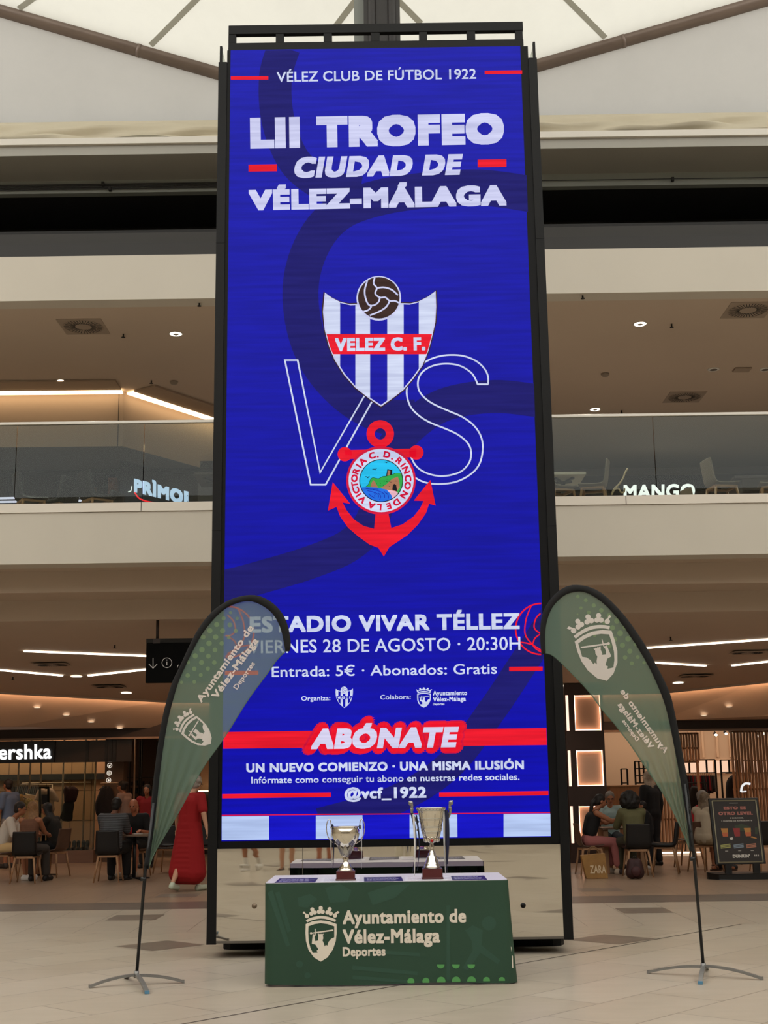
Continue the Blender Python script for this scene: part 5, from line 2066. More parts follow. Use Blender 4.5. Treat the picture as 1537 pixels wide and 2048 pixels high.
def person(label, loc, rz, pose='sit', h=1.68, skin='tan', top='cccccc', topk='shirt', sleeve=.55, bottom='222222', leg=1.0, hair='1a1310', hairk='short', shoe='d8d4cc', lean=.15, head=(0, .04), hands=None, stride=0.0, group=None, build=1.0, crossed=False, glasses=False, stripes=None, sockc=None, feet=None):
    s = h / 1.7
    t_ = thing('person', loc, label, 'person', group, rz)
    V_ = lambda x, y, z_: Vector((x, y, z_)) * s
    J = {}
    if pose == 'sit':
        J['pel'] = V_(0, -.06, 0) + Vector((0, 0, .555))
        hipz = J['pel'].z
        tor = Vector((0, math.sin(lean), math.cos(lean)))
        J['hip'] = [J['pel'] + V_(sx_ * .085, .02, -.02) for sx_ in (-1, 1)]
        J['knee'] = [Vector((sx_ * .12 * s, .40 * s - .04, .52)) for sx_ in (-1, 1)]
        J['ank'] = [Vector((sx_ * .12 * s, .36 * s + (.0 if sx_ < 0 else .05), .09)) for sx_ in (-1, 1)]
    else:
        J['pel'] = V_(0, 0, .93)
        tor = Vector((0, math.sin(lean), math.cos(lean)))
        J['hip'] = [V_(sx_ * .085, 0, .9) for sx_ in (-1, 1)]
        st = stride
        J['knee'] = [V_(-.09, .02 - st * .12, .5), V_(.09, .04 + st * .3, .5)]
        J['ank'] = [V_(-.09, -.03 - st * .75, .09 + st * .14), V_(.09, -.03 + st * .5, .09)]
    if feet:
        J['ank'] = [Vector(feet[0]), Vector(feet[1])]
    J['toe'] = []
    for i, a in enumerate(J['ank']):
        lift = max(0, a.z - .09 * s)
        J['toe'].append(a + Vector((.02 * (1 if i else -1), .15 * s, -.055 * s - lift * .75)))
    J['waist'] = J['pel'] + tor * .14 * s
    J['chest'] = J['pel'] + tor * .36 * s
    J['neck'] = J['pel'] + tor * .505 * s + Vector((0, .01, 0))
    hd = Vector((head[0], head[1] + .02, .145)) * s
    J['head'] = J['neck'] + hd
    fw = Vector((head[0] * 1.2, 1, -.25 if head[1] > .05 else -.05)).normalized()
    J['sh'] = [J['pel'] + tor * .455 * s + Vector((sx_ * .165 * s * build, 0, 0)) for sx_ in (-1, 1)]
    if hands is None:
        hands = [None, None]
    J['el'], J['wr'] = [], []
    for i, sx_ in enumerate((-1, 1)):
        S_ = J['sh'][i]
        L1, L2 = .285 * s, .25 * s
        if hands[i] is None:
            if pose == 'sit':
                tgt = J['knee'][i] + Vector((-sx_ * .02, -.06, .1 * s))
            else:
                tgt = S_ + Vector((sx_ * .07, .08 + (.12 if i == 0 else -.1) * stride * 3, -.52)) * s
        else:
            tgt = Vector(hands[i])
        d = tgt - S_
        L = min(d.length, (L1 + L2) * .985)
        d.normalize()
        a = (L1 * L1 - L2 * L2 + L * L) / (2 * L)
        hh = math.sqrt(max(0, L1 * L1 - a * a))
        hint = Vector((sx_ * .5, -.5, -1))
        hint = (hint - d * hint.dot(d)).normalized()
        J['el'].append(S_ + d * a + hint * hh)
        J['wr'].append(S_ + d * L)
    k = build
    # ---- one continuous body
    m = MB()
    R3 = fw.to_track_quat('Y', 'Z').to_matrix()
    hc = J['head']
    hp = lambda x, y, z_: hc + R3 @ (Vector((x, y, z_)) * s)
    m.ball(hp(0, -.012, .022), Vector((.074, .092, .088)) * s, 0, 16, R3)
    m.ball(hp(0, .018, -.028), Vector((.058, .07, .078)) * s, 0, 14, R3)
    m.ball(hp(0, .045, -.078), Vector((.028, .03, .025)) * s, 0, 10, R3)
    m.cap(hp(0, .082, .005), hp(0, .103, -.022), .009 * s, .014 * s, 0, 8)
    m.ball(hp(0, .082, -.05), Vector((.022, .012, .009)) * s, 0, 8, R3)
    for sx_ in (-1, 1):
        m.ball(hp(sx_ * .076, -.005, -.008), Vector((.012, .02, .032)) * s, 0, 8, R3)
        m.ball(hp(sx_ * .03, .078, .022), Vector((.018, .012, .007)) * s, 0, 8, R3)
    m.cap(J['neck'] - tor * .03, hp(0, -.01, -.06), .05 * s, .048 * s)
    m.cap(J['chest'] + Vector((-.05 * s * k, 0, 0)), J['chest'] + Vector((.05 * s * k, 0, 0)), .105 * s * k, .105 * s * k)
    m.cap(J['waist'] + Vector((-.04 * s * k, 0, 0)), J['waist'] + Vector((.04 * s * k, 0, 0)), .095 * s * k, .095 * s * k)
    m.cap(J['pel'] + Vector((-.055 * s * k, 0, 0)), J['pel'] + Vector((.055 * s * k, 0, 0)), .1 * s * k, .1 * s * k)
    m.cap(J['pel'], J['chest'], .09 * s * k, .1 * s * k)
    m.cap(J['sh'][0], J['sh'][1], .052 * s, .052 * s)
    m.cap(J['neck'], J['chest'], .05 * s, .09 * s)
    for i, sx_ in enumerate((-1, 1)):
        m.cap(J['sh'][i], J['el'][i], .05 * s * k, .038 * s * k)
        m.cap(J['el'][i], J['wr'][i], .037 * s * k, .025 * s)
        # hand
        f = (J['wr'][i] - J['el'][i]).normalized()
        side = f.cross(Vector((0, 0, 1)))
        if side.length < .2:
            side = Vector((0, 1, 0))
        side.normalize()
        up = side.cross(f).normalized()
        w_ = J['wr'][i]
        m.cap(w_, w_ + f * .06 * s, .024 * s, .026 * s)
        m.cap(w_ + f * .05 * s - side * .022 * s, w_ + f * .05 * s + side * .022 * s, .018 * s, .018 * s)
        for q_, (o_, ln) in enumerate(((-.033, .058), (-.011, .07), (.011, .066), (.033, .05))):
            a0 = w_ + f * .075 * s + side * o_ * s
            a1 = a0 + (f * .8 - up * .45).normalized() * ln * .5 * s
            a2 = a1 + (f * .45 - up * .85).normalized() * ln * .55 * s
            m.cap(a0, a1, .0085 * s, .008 * s, 0, 6)
            m.cap(a1, a2, .008 * s, .007 * s, 0, 6)
        th = w_ + f * .02 * s + side * (.024 * -sx_) * s
        t1 = th + (f * .6 + side * (-sx_) * .8).normalized() * .035 * s
        m.cap(th, t1, .011 * s, .009 * s, 0, 6)
        m.cap(t1, t1 + (f + side * (-sx_) * .2 - up * .3).normalized() * .028 * s, .009 * s, .008 * s, 0, 6)
        m.cap(J['hip'][i], J['knee'][i], .078 * s * k, .052 * s * k)
        mid_ = J['knee'][i].lerp(J['ank'][i], .3) + Vector((0, -.015 * s, 0))
        m.cap(J['knee'][i], mid_, .05 * s, .052 * s * k)
        m.cap(mid_, J['ank'][i], .05 * s * k, .033 * s)
        hl = J['ank'][i] + Vector((0, -.03, -.045)) * s
        m.cap(J['ank'][i], hl, .034 * s, .034 * s)
        m.cap(hl, J['toe'][i] + Vector((0, 0, .01)) * s, .034 * s, .026 * s)
    remeshed(m, 'body', mat('skin_' + skin, SK[skin], rough=.5), t_, .0105)
    # eyes
    for sx_ in (-1, 1):
        MB().ball(hp(sx_ * .03, .083, .008), .009 * s, 0, 8).build('eye', mat('eye_dark', '120c0a', rough=.2), t_, world=False)
    MB().ball(hp(0, .089, -.052), Vector((.02, .006, .005)) * s, 0, 8, R3).build('lips', mat('lips', '7c3a34', rough=.5), t_, world=False)
    if glasses:
        g_ = MB()
        for sx_ in (-1, 1):
            g_.tube([hp(sx_ * .032 + .024 * math.cos(a * .6), .1, .008 + .017 * math.sin(a * .6)) for a in range(11)], .0022, 5)
            g_.tube([hp(sx_ * .056, .098, .012), hp(sx_ * .08, .0, .01)], .002, 5)
        g_.tube([hp(-.01, .102, .01), hp(.01, .102, .01)], .002, 5)
        g_.build('glasses', blackP, t_, world=False)
    # hair
    hm_ = mat('hair_' + hair, hair, rough=.6, var=.3, vscale=40, bump=.6)
    m = MB()
    if hairk != 'bald':
        m.ball(hp(0, -.024, .034), Vector((.084, .098, .092)) * s, 0, 16, R3)
        m.ball(hp(0, -.05, -.02), Vector((.078, .06, .07)) * s, 0, 12, R3)
    else:
        for sx_ in (-1, 1):
            m.ball(hp(sx_ * .064, -.03, -.01), Vector((.018, .045, .03)) * s, 0, 10, R3)
        m.ball(hp(0, -.085, -.02), Vector((.05, .02, .03)) * s, 0, 10, R3)
    if hairk == 'long':
        back = tor
        for j in range(9):
            u = (j / 8 - .5) * 2
            a = hp(u * .07, -.05 + .05 * u * u, .02)
            c = a + Vector((u * .05 * s, -.06 * s, -.2 * s))
            e = J['chest'] + Vector((u * .13 * s, -.125 * s * k + .02 * u * u, -.09 * s - .03 * (j % 3) * s))
            m.cap(a, c, .034 * s, .032 * s, 0, 8)
            m.cap(c, e, .032 * s, .014 * s, 0, 8)
    if hairk == 'afro':
        rnd = random.Random(3)
        for j in range(90):
            v = Vector((rnd.gauss(0, 1), rnd.gauss(0, 1) - .4, rnd.gauss(0, 1) + .1)).normalized()
            c = hp(v.x * .145, v.y * .12 - .055, v.z * .14 - .01)
            if (R3.transposed() @ (c - hc)).y < .05 * s:
                m.ball(c, .042 * s, 0, 8)
        m.ball(hp(0, -.06, -.03), Vector((.165, .12, .155)) * s, 0, 14, R3)
    if hairk == 'curly':
        rnd = random.Random(5)
        for j in range(60):
            v = Vector((rnd.gauss(0, 1), rnd.gauss(0, 1) - .3, rnd.gauss(0, 1) + .5)).normalized()
            c = hp(v.x * .085, v.y * .095 - .03, v.z * .09 + .03)
            if (R3.transposed() @ (c - hc)).y < .06 * s:
                m.ball(c, .024 * s, 0, 6)
    if hairk == 'bun':
        m.ball(hp(0, -.12, .06), .042 * s, 0, 10)
    if hairk == 'pony':
        m.cap(hp(0, -.1, .02), hp(0, -.14, -.06), .03 * s, .04 * s)
        m.cap(hp(0, -.14, -.06), J['neck'] + Vector((0, -.1, -.09)) * s, .04 * s, .025 * s)
    if hairk == 'shoulder':
        for u in (-1, -.5, 0, .5, 1):
            m.cap(hp(u * .07, -.045 + .03 * abs(u), 0), J['neck'] + Vector((u * .1, -.06 + .03 * abs(u), -.04)) * s, .035 * s, .03 * s)
    remeshed(m, 'hair', hm_, t_, .012, 2)
    if hairk == 'bald' and False:
        pass
    # clothes
    tm = mat('cloth_' + top, top, rough=.85)
    if stripes:
        nm_ = 'cloth_striped_' + top
        if nm_ not in MATS:
            tm = mat(nm_, top, rough=.85)
            nt_ = tm.node_tree
            tc_ = nt_.nodes.new('ShaderNodeTexCoord')
            wv = nt_.nodes.new('ShaderNodeTexWave')
            wv.bands_direction = 'Z'
            wv.inputs['Scale'].default_value = 18
            rp_ = nt_.nodes.new('ShaderNodeValToRGB')
            rp_.color_ramp.interpolation = 'CONSTANT'
            rp_.color_ramp.elements[0].color = lin(top)
            rp_.color_ramp.elements[1].position = .72
            rp_.color_ramp.elements[1].color = lin(stripes)
            nt_.links.new(tc_.outputs['Object'], wv.inputs[0])
            nt_.links.new(wv.outputs[1], rp_.inputs[0])
            nt_.links.new(rp_.outputs[0], nt_.nodes['Principled BSDF'].inputs['Base Color'])
        tm = MATS[nm_]
    e = .02
    m = MB()
    if topk in ('shirt', 'crop', 'tank', 'dress'):
        low = J['waist'] if topk in ('crop', 'tank') else J['pel']
        m.cap(J['chest'] + Vector((-.05 * s * k, 0, 0)), J['chest'] + Vector((.05 * s * k, 0, 0)), (.105 * k) * s + e, (.105 * k) * s + e)
        if topk not in ('crop', 'tank'):
            m.cap(J['waist'] + Vector((-.045 * s * k, 0, 0)), J['waist'] + Vector((.045 * s * k, 0, 0)), .104 * s * k + e, .104 * s * k + e)
            m.cap(J['pel'] + Vector((-.055 * s * k, 0, .02)), J['pel'] + Vector((.055 * s * k, 0, .02)), .104 * s * k + e, .104 * s * k + e)
        else:
            m.cap(J['chest'], J['waist'] + tor * .05, .11 * s * k + e, .1 * s * k + e * .6)
        m.cap(J['neck'] - tor * .05 * s, J['chest'], .052 * s, .1 * s * k + e * .5)
        for sx_ in (-1, 1):
            o3 = Vector((sx_ * .045 * s * k, 0, 0))
            m.cap(J['chest'] + o3, J['waist'] + o3, (.105 * k) * s + e, .1 * s * k + (e if topk not in ('crop', 'tank') else e * .8))
            m.cap(J['chest'] + o3, J['sh'][0 if sx_ < 0 else 1].lerp(J['neck'], .35), .09 * s, .05 * s)
            if topk not in ('crop', 'tank'):
                m.cap(J['waist'] + o3, J['pel'] + o3, .102 * s * k + e, .102 * s * k + e)
        if topk in ('shirt', 'dress'):
            m.cap(J['sh'][0], J['sh'][1], .054 * s + e * .8, .054 * s + e * .8)
            for i in (0, 1):
                if sleeve > .0:
                    if sleeve <= 1:
                        q_ = J['sh'][i].lerp(J['el'][i], sleeve)
                        m.cap(J['sh'][i], q_, .055 * s + e, .05 * s * k + e * .8)
                    else:
                        m.cap(J['sh'][i], J['el'][i], .055 * s + e, .042 * s * k + e)
                        m.cap(J['el'][i], J['el'][i].lerp(J['wr'][i], sleeve - 1), .042 * s + e, .034 * s + e * .8)
        else:
            for i in (0, 1):
                m.cap(J['chest'] + Vector(((-1, 1)[i] * .07 * s, 0, .04)), J['sh'][i].lerp(J['neck'], .45) - tor * .005, .07 * s, .036 * s)
        if topk == 'dress':
            kn = (J['ank'][0] + J['ank'][1]) / 2
            n_ = 9
            for j in range(n_ + 1):
                u = j / n_
                c = J['pel'].lerp(Vector((kn.x, kn.y * .5, .27)), u)
                wd = (.075 + .05 * u) * s
                rr = .118 * s * k + .05 * u
                m.cap(c + Vector((-wd, 0, 0)), c + Vector((wd, 0, 0)), rr, rr, 0, 14)
        remeshed(m, 'dress' if topk == 'dress' else 'top', tm, t_, .013)
    if topk != 'dress':
        m = MB()
        m.cap(J['pel'] + Vector((-.055 * s * k, 0, -.01)), J['pel'] + Vector((.055 * s * k, 0, -.01)), .105 * s * k + .008, .105 * s * k + .008)
        for i in (0, 1):
            if leg <= 1:
                q_ = J['hip'][i].lerp(J['knee'][i], leg)
                m.cap(J['hip'][i], q_, .082 * s * k + e, .06 * s * k + e)
            else:
                m.cap(J['hip'][i], J['knee'][i], .082 * s * k + e, .057 * s * k + e)
                q_ = J['knee'][i].lerp(J['ank'][i], leg - 1)
                m.cap(J['knee'][i], q_, .056 * s * k + e, .045 * s + e)
        remeshed(m, 'trousers' if leg > 1.3 else 'shorts', mat('cloth_' + bottom, bottom, rough=.85), t_, .013)
    for i in (0, 1):
        m = MB()
        a = J['ank'][i]
        if sockc:
            sk_ = MB()
            sk_.cap(a, a.lerp(J['knee'][i], .3), .04 * s, .048 * s)
            remeshed(sk_, 'sock', mat('sock_' + sockc, sockc, rough=.9), t_, .01, 2)
        hl = a + Vector((0, -.035, -.05)) * s
        if shoe == 'sandal':
            m.hexa([Vector((x, y, z_)) for z_ in (a.z - .088 * s, a.z - .07 * s) for x, y in ((a.x - .038, a.y - .07), (a.x + .038, a.y - .07), (J['toe'][i].x + .045, J['toe'][i].y + .045), (J['toe'][i].x - .045, J['toe'][i].y + .045))])
            for yy in (.03, .09):
                m.tube([a + Vector((.045 * math.cos(b_), yy, -.07 + .06 * math.sin(b_))) for b_ in [j * math.pi / 6 for j in range(7)]], .006, 6)
            m.tube([a + Vector((.04 * math.cos(b_), -.01 + .035 * math.sin(b_), -.0)) for b_ in [j * math.pi / 6 for j in range(12)]], .005, 6, closed=True)
            m.build('sandal', mat('brown_leather', '3a2218', rough=.5), t_, world=False)
        else:
            m.cap(a + Vector((0, -.005, -.02)) * s, hl, .043 * s, .044 * s)
            m.cap(hl, J['toe'][i] + Vector((0, .01, .012)) * s, .043 * s, .036 * s)
            m.cap(hl + Vector((0, 0, -.002)), J['toe'][i] + Vector((0, .01, .004)) * s, .044 * s, .04 * s)
            remeshed(m, 'shoe', mat('shoe_' + shoe, shoe, rough=.6), t_, .012, 2)
    # rest on the floor: drop the lowest shoe to z = 0
    return t_


def at(px, py):
    return F(px, py)


# --- left of the tower
person('man in a white T-shirt leaning forward at the left edge', at(4, 1761), D(-88), 'sit', 1.74, 'tan', 'c8beb2', 'shirt', .8, 'c9a978', 1.0, '1c1412', 'short', 'd4cec8', lean=.42, head=(0, .08), hands=[(.02, .42, .76), (.12, .46, .76)])
person('woman with very long light brown hair seen from behind at the far left', at(56, 1765), D(-12), 'sit', 1.66, 'tan', '6e4a36', 'tank', .4, '3a3430', 1.9, '7d5a38', 'long', '181414', lean=.12, stripes='5d3c2e', hands=[(-.1, .42, .76), (.12, .42, .76)])
person('dark-haired person in black leaning on the table with the bottle', at(106, 1753), D(72), 'sit', 1.62, 'tan', '16130f', 'shirt', .6, '101216', 1.2, '100c0a', 'shoulder', 'sandal', lean=.3, head=(0, .07), hands=[(-.05, .4, .77), (.15, .38, .77)])
person('man in a dark striped polo shirt seen from behind on a black chair', at(221, 1763), D(-8), 'sit', 1.78, 'dark', '14171a', 'shirt', .8, '101012', 1.95, '0e0a08', 'short', '0c0c0d', lean=.2, head=(.03, .05), hands=[(-.12, .45, .76), (.1, .45, .76)], build=1.12, stripes='70737a')
person('bald man in a black T-shirt facing the camera across the small table', at(270, 1752), D(172), 'sit', 1.74, 'red', '0d0d0f', 'shirt', .8, '0e0e10', .9, '6b6058', 'bald', 'a89a8a', lean=.28, head=(0, .06), hands=[(-.22, .36, .77), (.08, .42, .77)], build=1.1)
person('woman in a red top with long dark hair standing behind the bald man', at(292, 1736), D(175), 'stand', 1.58, 'tan', '7c0c12', 'shirt', .3, '1c1a1c', 1.9, '140e0c', 'shoulder', '222020', lean=.0)
person('woman with her hair in a bun and a grey top looking at the shop window', at(246, 1729), D(70), 'stand', 1.66, 'tan', '8d7468', 'shirt', .4, '2a2626', 1.9, '120d0b', 'bun', '282424', lean=.02)
person('man in a blue-grey shirt standing by the clothes rails at the left edge', at(14, 1736), D(60), 'stand', 1.72, 'tan', '5b6b86', 'shirt', .8, '77706c', 1.1, '1c120e', 'short', '2c2826', lean=.04)
person('woman with grey curly hair in a long red dress walking away beside the screen', at(377, 1782), D(-25), 'stand', 1.66, 'fair', '8a040a', 'dress', .75, '222222', .9, '8f857c', 'curly', 'b9c2ae', lean=.06, head=(.03, .06), stride=.34, build=1.12, glasses=True, hands=[(-.36, .2, .82), (.36, -.05, .8)])
# --- right of the tower
person('woman in a black sleeveless top and pink trousers sitting in side view', at(1186, 1749), D(-82), 'sit', 1.68, 'tan', '0c0b0c', 'tank', 0, '9a5c5a', 1.8, '150f0d', 'pony', 'b0a090', lean=.3, head=(0, .08), hands=[(-.02, .52, .86), (.1, .55, .92)])
person('grey-haired man in a light striped shirt facing the camera at the table', at(1226, 1734), D(178), 'sit', 1.72, 'tan', '8ea3a2', 'shirt', .85, '20242a', 1.9, '6d6862', 'short', '3a3430', lean=.12, head=(0, .06), hands=[(-.1, .38, .8), (.1, .4, .8)], glasses=True)
person('woman with big dark curly hair and an olive top seen from behind', at(1271, 1751), D(10), 'sit', 1.68, 'tan', '5c5a3c', 'shirt', 1.3, '3c3a2c', 1.9, '0d0a09', 'afro', '2a1c1c', lean=.16, head=(-.01, .05), hands=[(-.14, .42, .78), (.12, .42, .78)], build=1.05)
person('dark-haired child in a black tracksuit standing at the table', at(1303, 1738), D(80), 'stand', 1.16, 'tan', '0c0c0f', 'shirt', 1.8, '0c0c10', 1.95, '0f0b0a', 'short', 'c8c4c0', lean=.12, head=(0, .05), hands=[(-.1, .2, .72), (.08, .22, .72)])
person('person with pale hair in a black jacket standing beside the slatted screen', at(1311, 1731), D(30), 'stand', 1.68, 'fair', '0e0e10', 'shirt', 1.9, '141214', 1.95, '8a7a68', 'shoulder', '1a1818', lean=.03)
person('grey-haired man in a red T-shirt behind the poster stand', at(1402, 1738), D(-100), 'sit', 1.74, 'tan', 'a3141c', 'shirt', .8, '2a1c20', 1.9, '7a726a', 'short', '1c1818', lean=.22, hands=[(-.1, .42, .76), (.1, .42, .76)], build=1.08)
person('person in a cream top with a thin bag strap, half hidden by the poster stand', at(1417, 1744), D(-48), 'sit', 1.66, 'tan', 'a39580', 'shirt', .9, '8a7a60', 1.1, '6a5a48', 'shoulder', 'sandal', lean=.1, hands=[(-.1, .42, .76), (.1, .42, .76)])
# --- behind the camera, seen from the knees down in the mirrored foot of the tower
def mirrored(px, py):
    v = F(px, py)
    return Vector((v.x, 2 * (TW - .012) - v.y, 0))


person('person in shorts with white socks and sneakers, reflected at the left of the mirrored foot', mirrored(497, 1741), D(25), 'stand', 1.68, 'tan', '7c8a9a', 'shirt', .6, '3a4048', .7, '2c1c14', 'short', 'd8d4cc', lean=.0, sockc='d0ccc4', feet=[(-.05, -.02, .09), (.04, -.35, .12)])
person('bare-legged woman in brown sandals reflected in the mirrored foot', mirrored(574, 1746), D(4), 'stand', 1.66, 'fair', 'b9a890', 'shirt', .5, '6a5a50', .5, '3a2618', 'shoulder', 'sandal', lean=.0)
person('bare-legged person reflected behind the reflected table top, left of the trophies', mirrored(650, 1746), D(0), 'stand', 1.7, 'red', '44506a', 'shirt', .6, '2a3040', .6, '2c1c14', 'short', 'd8d4cc', lean=.0)
ph = person('photographer in loose white trousers reflected between the two trophies', mirrored(813, 1752), D(0), 'stand', 1.74, 'tan', 'b8b4ac', 'shirt', .7, 'd8d2c2', 1.95, '2c1c14', 'short', 'd8d4cc', lean=.0, build=1.05)
ph.location.y = min(ph.location.y, -.35)
ORD = ['first', 'second', 'third', 'fourth', 'fifth', 'sixth', 'seventh', 'eighth', 'ninth', 'tenth', 'eleventh', 'twelfth', 'thirteenth', 'fourteenth', 'fifteenth', 'sixteenth', 'seventeenth']
# ================================================================== SHOPS ON THE GROUND FLOOR
wallW = mat('shop_warm_wall', 'b08a68', rough=.7, var=.03, vscale=1)
shopFl = mat('shop_floor_wood', '6b5040', rough=.5, var=.1, vscale=3)
poleL = mat('pale_metal_pole', 'cdb59c', rough=.35, metal=.3)
Yw = 29.4
xp = lambda px, Y=YS, py=1600: P(px, py, Y).x
# back walls, partition and interior ceiling
bb = MB()
bb.box((XL, Yw, 0), (xp(240, Yw), Yw + .15, 3.4), 0)
bb.box((xp(240, Yw), 34, 0), (xp(445, 34) + .5, 34.2, 3.4), 1)
for zz in (zat(150, 1581, Yw), zat(150, 1641, Yw)):
    bb.box((XL, Yw - .004, zz), (xp(202, Yw), Yw, zz + .012), 2)
for px in (15, 100, 141, 182):
    bb.box((xp(px, Yw), Yw - .004, .3), (xp(px, Yw) + .012, Yw, 3.2), 2)
struct(bb.build('wall_shop_left', [wallW, mat('shop_brown_wall', '4c3a30', rough=.7), mat('panel_gap', '6e5442', rough=.8)])).name = 'wall_left_shop'
zpl = zat(150, 1701, YS)
o_ = MB().box((XL, YS, 0), (xp(190), Yw, zpl)).build('trim_21', mat('plinth_wood', '6e5444', rough=.5, var=.12, vscale=3, stretch=(.3, 1, 3)))
struct(o_)
# black fascia carrying the sign
zb0, zb1 = zat(50, 1526, YS), zat(150, 1480, YS)
o_ = MB()
o_.box((XL, YS - .1, zb0), (xp(108), YS + .1, zb1 - .01), 0)
o_.box((xp(108), YS - .05, zb0), (xp(262), YS + .1, zb1 - .01), 1)
for px in (170, 208, 217, 225):
    o_.box((xp(px), YS - .07, zb0), (xp(px) + .06, YS - .05, zb1 - .01), 0)
struct(o_.build('trim_22', [mat('sign_black', '0a0808', rough=.4), mat('smoked_band', '2a1f19', rough=.3)]))
sg = MB()
signW = glow('sign_white', 'ffffff', 1.6)


def sign_text(mb, s, xl, yl, xr, yr, cap, Y, bold=.04, slope=-.0145, shear=0, ya=None):
    # letters stand on a wall at distance Y (or turning away: ya = distance at the right end)
    ya = ya or Y
    mb.text(s, lambda u, v: P(xl + (xr - xl) * u, yl + (yr - yl) * u - v * cap, Y + (ya - Y) * u), 0, bold, shear)


sign_text(sg, 'Bershka', -24, 1519.5, 103, 1517, 29, YS - .14, .03)
o_ = sg.build('shop_sign', signW)
tag(o_, 'white lit clothing shop sign on black fascia at the left edge', 'sign')
# shop poles, rail and dark beam
for px, y0, y1, lb in ((37, 1525, 1569, 'leftmost short pale pole above the clothes rails'), (60, 1525, 1578, 'pale pole between the two shortest ones over the rails'), (82, 1525, 1568, 'short pale pole left of the white T-shirt'), (124, 1525, 1701, 'tall pale pole between the white T-shirt and the maroon outfit'), (168, 1525, 1701, 'tall pale pole right of the maroon outfit'), (189, 1525, 1700, 'tall pale pole at the right end of the window')):
    z1_, z0_ = zat(px, y0, YS + .5), max(zpl, zat(px, y1, YS + .5))
    X = P(px, (y0 + y1) / 2, YS + .5).x
    tag(MB().tube([(X, YS + .5, z0_), (X, YS + .5, 3.0)], .02, 10).build('display_pole', poleL), lb, 'pole')
zr_ = zat(100, 1566, YS + .55)
tag(MB().tube([(xp(28), YS + .55, zr_), (xp(168), YS + .55, zr_)], .012, 8).build('clothes_rail', poleL), 'thin pale rail carrying the clothes in the shop window', 'rail')
zz0, zz1 = zat(100, 1560, Yw - .06), zat(100, 1548, Yw - .06)
tag(MB().box((XL + .1, Yw - .08, zz0), (xp(201), Yw - .01, zz1)).build('wall_beam', blackP), 'black band across the back of the left shop window', 'beam')
# window glass
o_ = MB().box((XL, YS + .02, zpl), (xp(190), YS + .03, zb0)).build('window_1', glassM)
struct(o_)
# rails of the single outfits
tag(MB().tube([(xp(196), YS + .22, zat(211, 1566, YS + .22)), (xp(230), YS + .22, zat(211, 1566, YS + .22)), (xp(230), YS + .32, zat(211, 1566, YS + .22))], .01, 8).build('clothes_rail', poleL), 'short pale rail in front of the brown pillar', 'rail')
# brown pillar with three round icons
bb = MB()
xa, xb = xp(202), xp(240)
bb.box((xa, YS + .3, 0), (xb, YS + .7, 2.9))
tag(bb.build('icon_pillar', mat('pillar_brown', '5b4636', rough=.7)), 'brown pillar with three round white icons beside the window', 'pillar')
icoM = glow('icon_white', 'f4e8d8', 1.1)
for (px, py), lb in (((219.5, 1531), 'round icon with a bird, topmost on the brown pillar'), ((218.5, 1546), 'round icon with a camera ring, middle one on the brown pillar'), ((217.5, 1560.5), 'round icon with a ghost shape, lowest on the brown pillar')):
    c = P(px, py, YS + .27)
    g = lambda x, y: c + Vector((x, 0, y))
    m = MB()
    m.poly([circle2(0, 0, .052, 24), circle2(0, 0, .042, 24)[::-1]], g)
    if py < 1540:
        m.poly([(-.03, .01), (-.005, .0), (.005, .018), (.02, .018), (.03, .012), (.022, 0), (.01, -.02), (-.012, -.024), (-.03, -.016), (-.014, -.012)], g)
    elif py < 1555:
        m.poly([circle2(0, 0, .03, 16), circle2(0, 0, .022, 16)[::-1]], g)
        m.poly(circle2(0, 0, .012, 12), g)
    else:
        m.poly([(-.026, -.018), (-.014, -.004), (-.014, .014), (0, .028), (.014, .014), (.014, -.004), (.026, -.018), (0, -.026)], g)
    tag(m.build('round_icon', icoM), lb, 'icon')


def hang(label, cat, out, Y, thick, m_, hook=None, name='hanging_garment', zoff=0, extra=None):
    """garment on a hanger: soft solid with vertical folds"""
    cx_ = sum(p[0] for p in out) / len(out)
    top = min(p[1] for p in out)
    hk = hook or (cx_, 1566)
    hp_ = P(hk[0], hk[1], Y)
    t_ = thing(name, hp_, label, cat)
    pts = smooth2(out, 3, True)
    a = [P(x, y, Y) for x, y in pts]
    m = MB()
    cen = sum(a, Vector()) / len(a)
    n = len(a)
    # front and back shells bulging by thick
    vs, fs = [], []
    rings = 5
    for sd in (-1, 1):
        base = len(vs)
        for r in range(rings + 1):
            f_ = 1 - r / rings * .92
            for k, p_ in enumerate(a):
                q_ = cen + (p_ - cen) * f_
                fold = .012 * math.sin(q_.x * 90 + q_.z * 4) * (1 - f_)
                q_ = Vector((q_.x, Y + sd * (thick / 2 * math.sqrt(max(0, 1 - f_ * f_)) + fold), q_.z))
                vs.append(q_)
        for r in range(rings):
            for k in range(n):
                l = (k + 1) % n
                q4 = (base + r * n + k, base + r * n + l, base + (r + 1) * n + l, base + (r + 1) * n + k)
                fs.append(q4 if sd < 0 else q4[::-1])
        fs.append(tuple(base + rings * n + k for k in range(n)))
    m.add(vs, fs, 0, True)
    m.build('fabric', m_, t_, merge=True)
    h_ = MB()
    tp_ = P(cx_, top, Y)
    h_.tube([hp_ + Vector((0, 0, .0)), hp_ + Vector((.012, 0, .015)), hp_ + Vector((.018, 0, -.01)), Vector((tp_.x, Y, tp_.z - .02))], .004, 6)
    h_.tube([Vector((tp_.x - .14, Y, tp_.z - .07)), Vector((tp_.x, Y, tp_.z - .01)), Vector((tp_.x + .14, Y, tp_.z - .07))], .008, 6)
    h_.build('hanger', blackP, t_)
    return t_


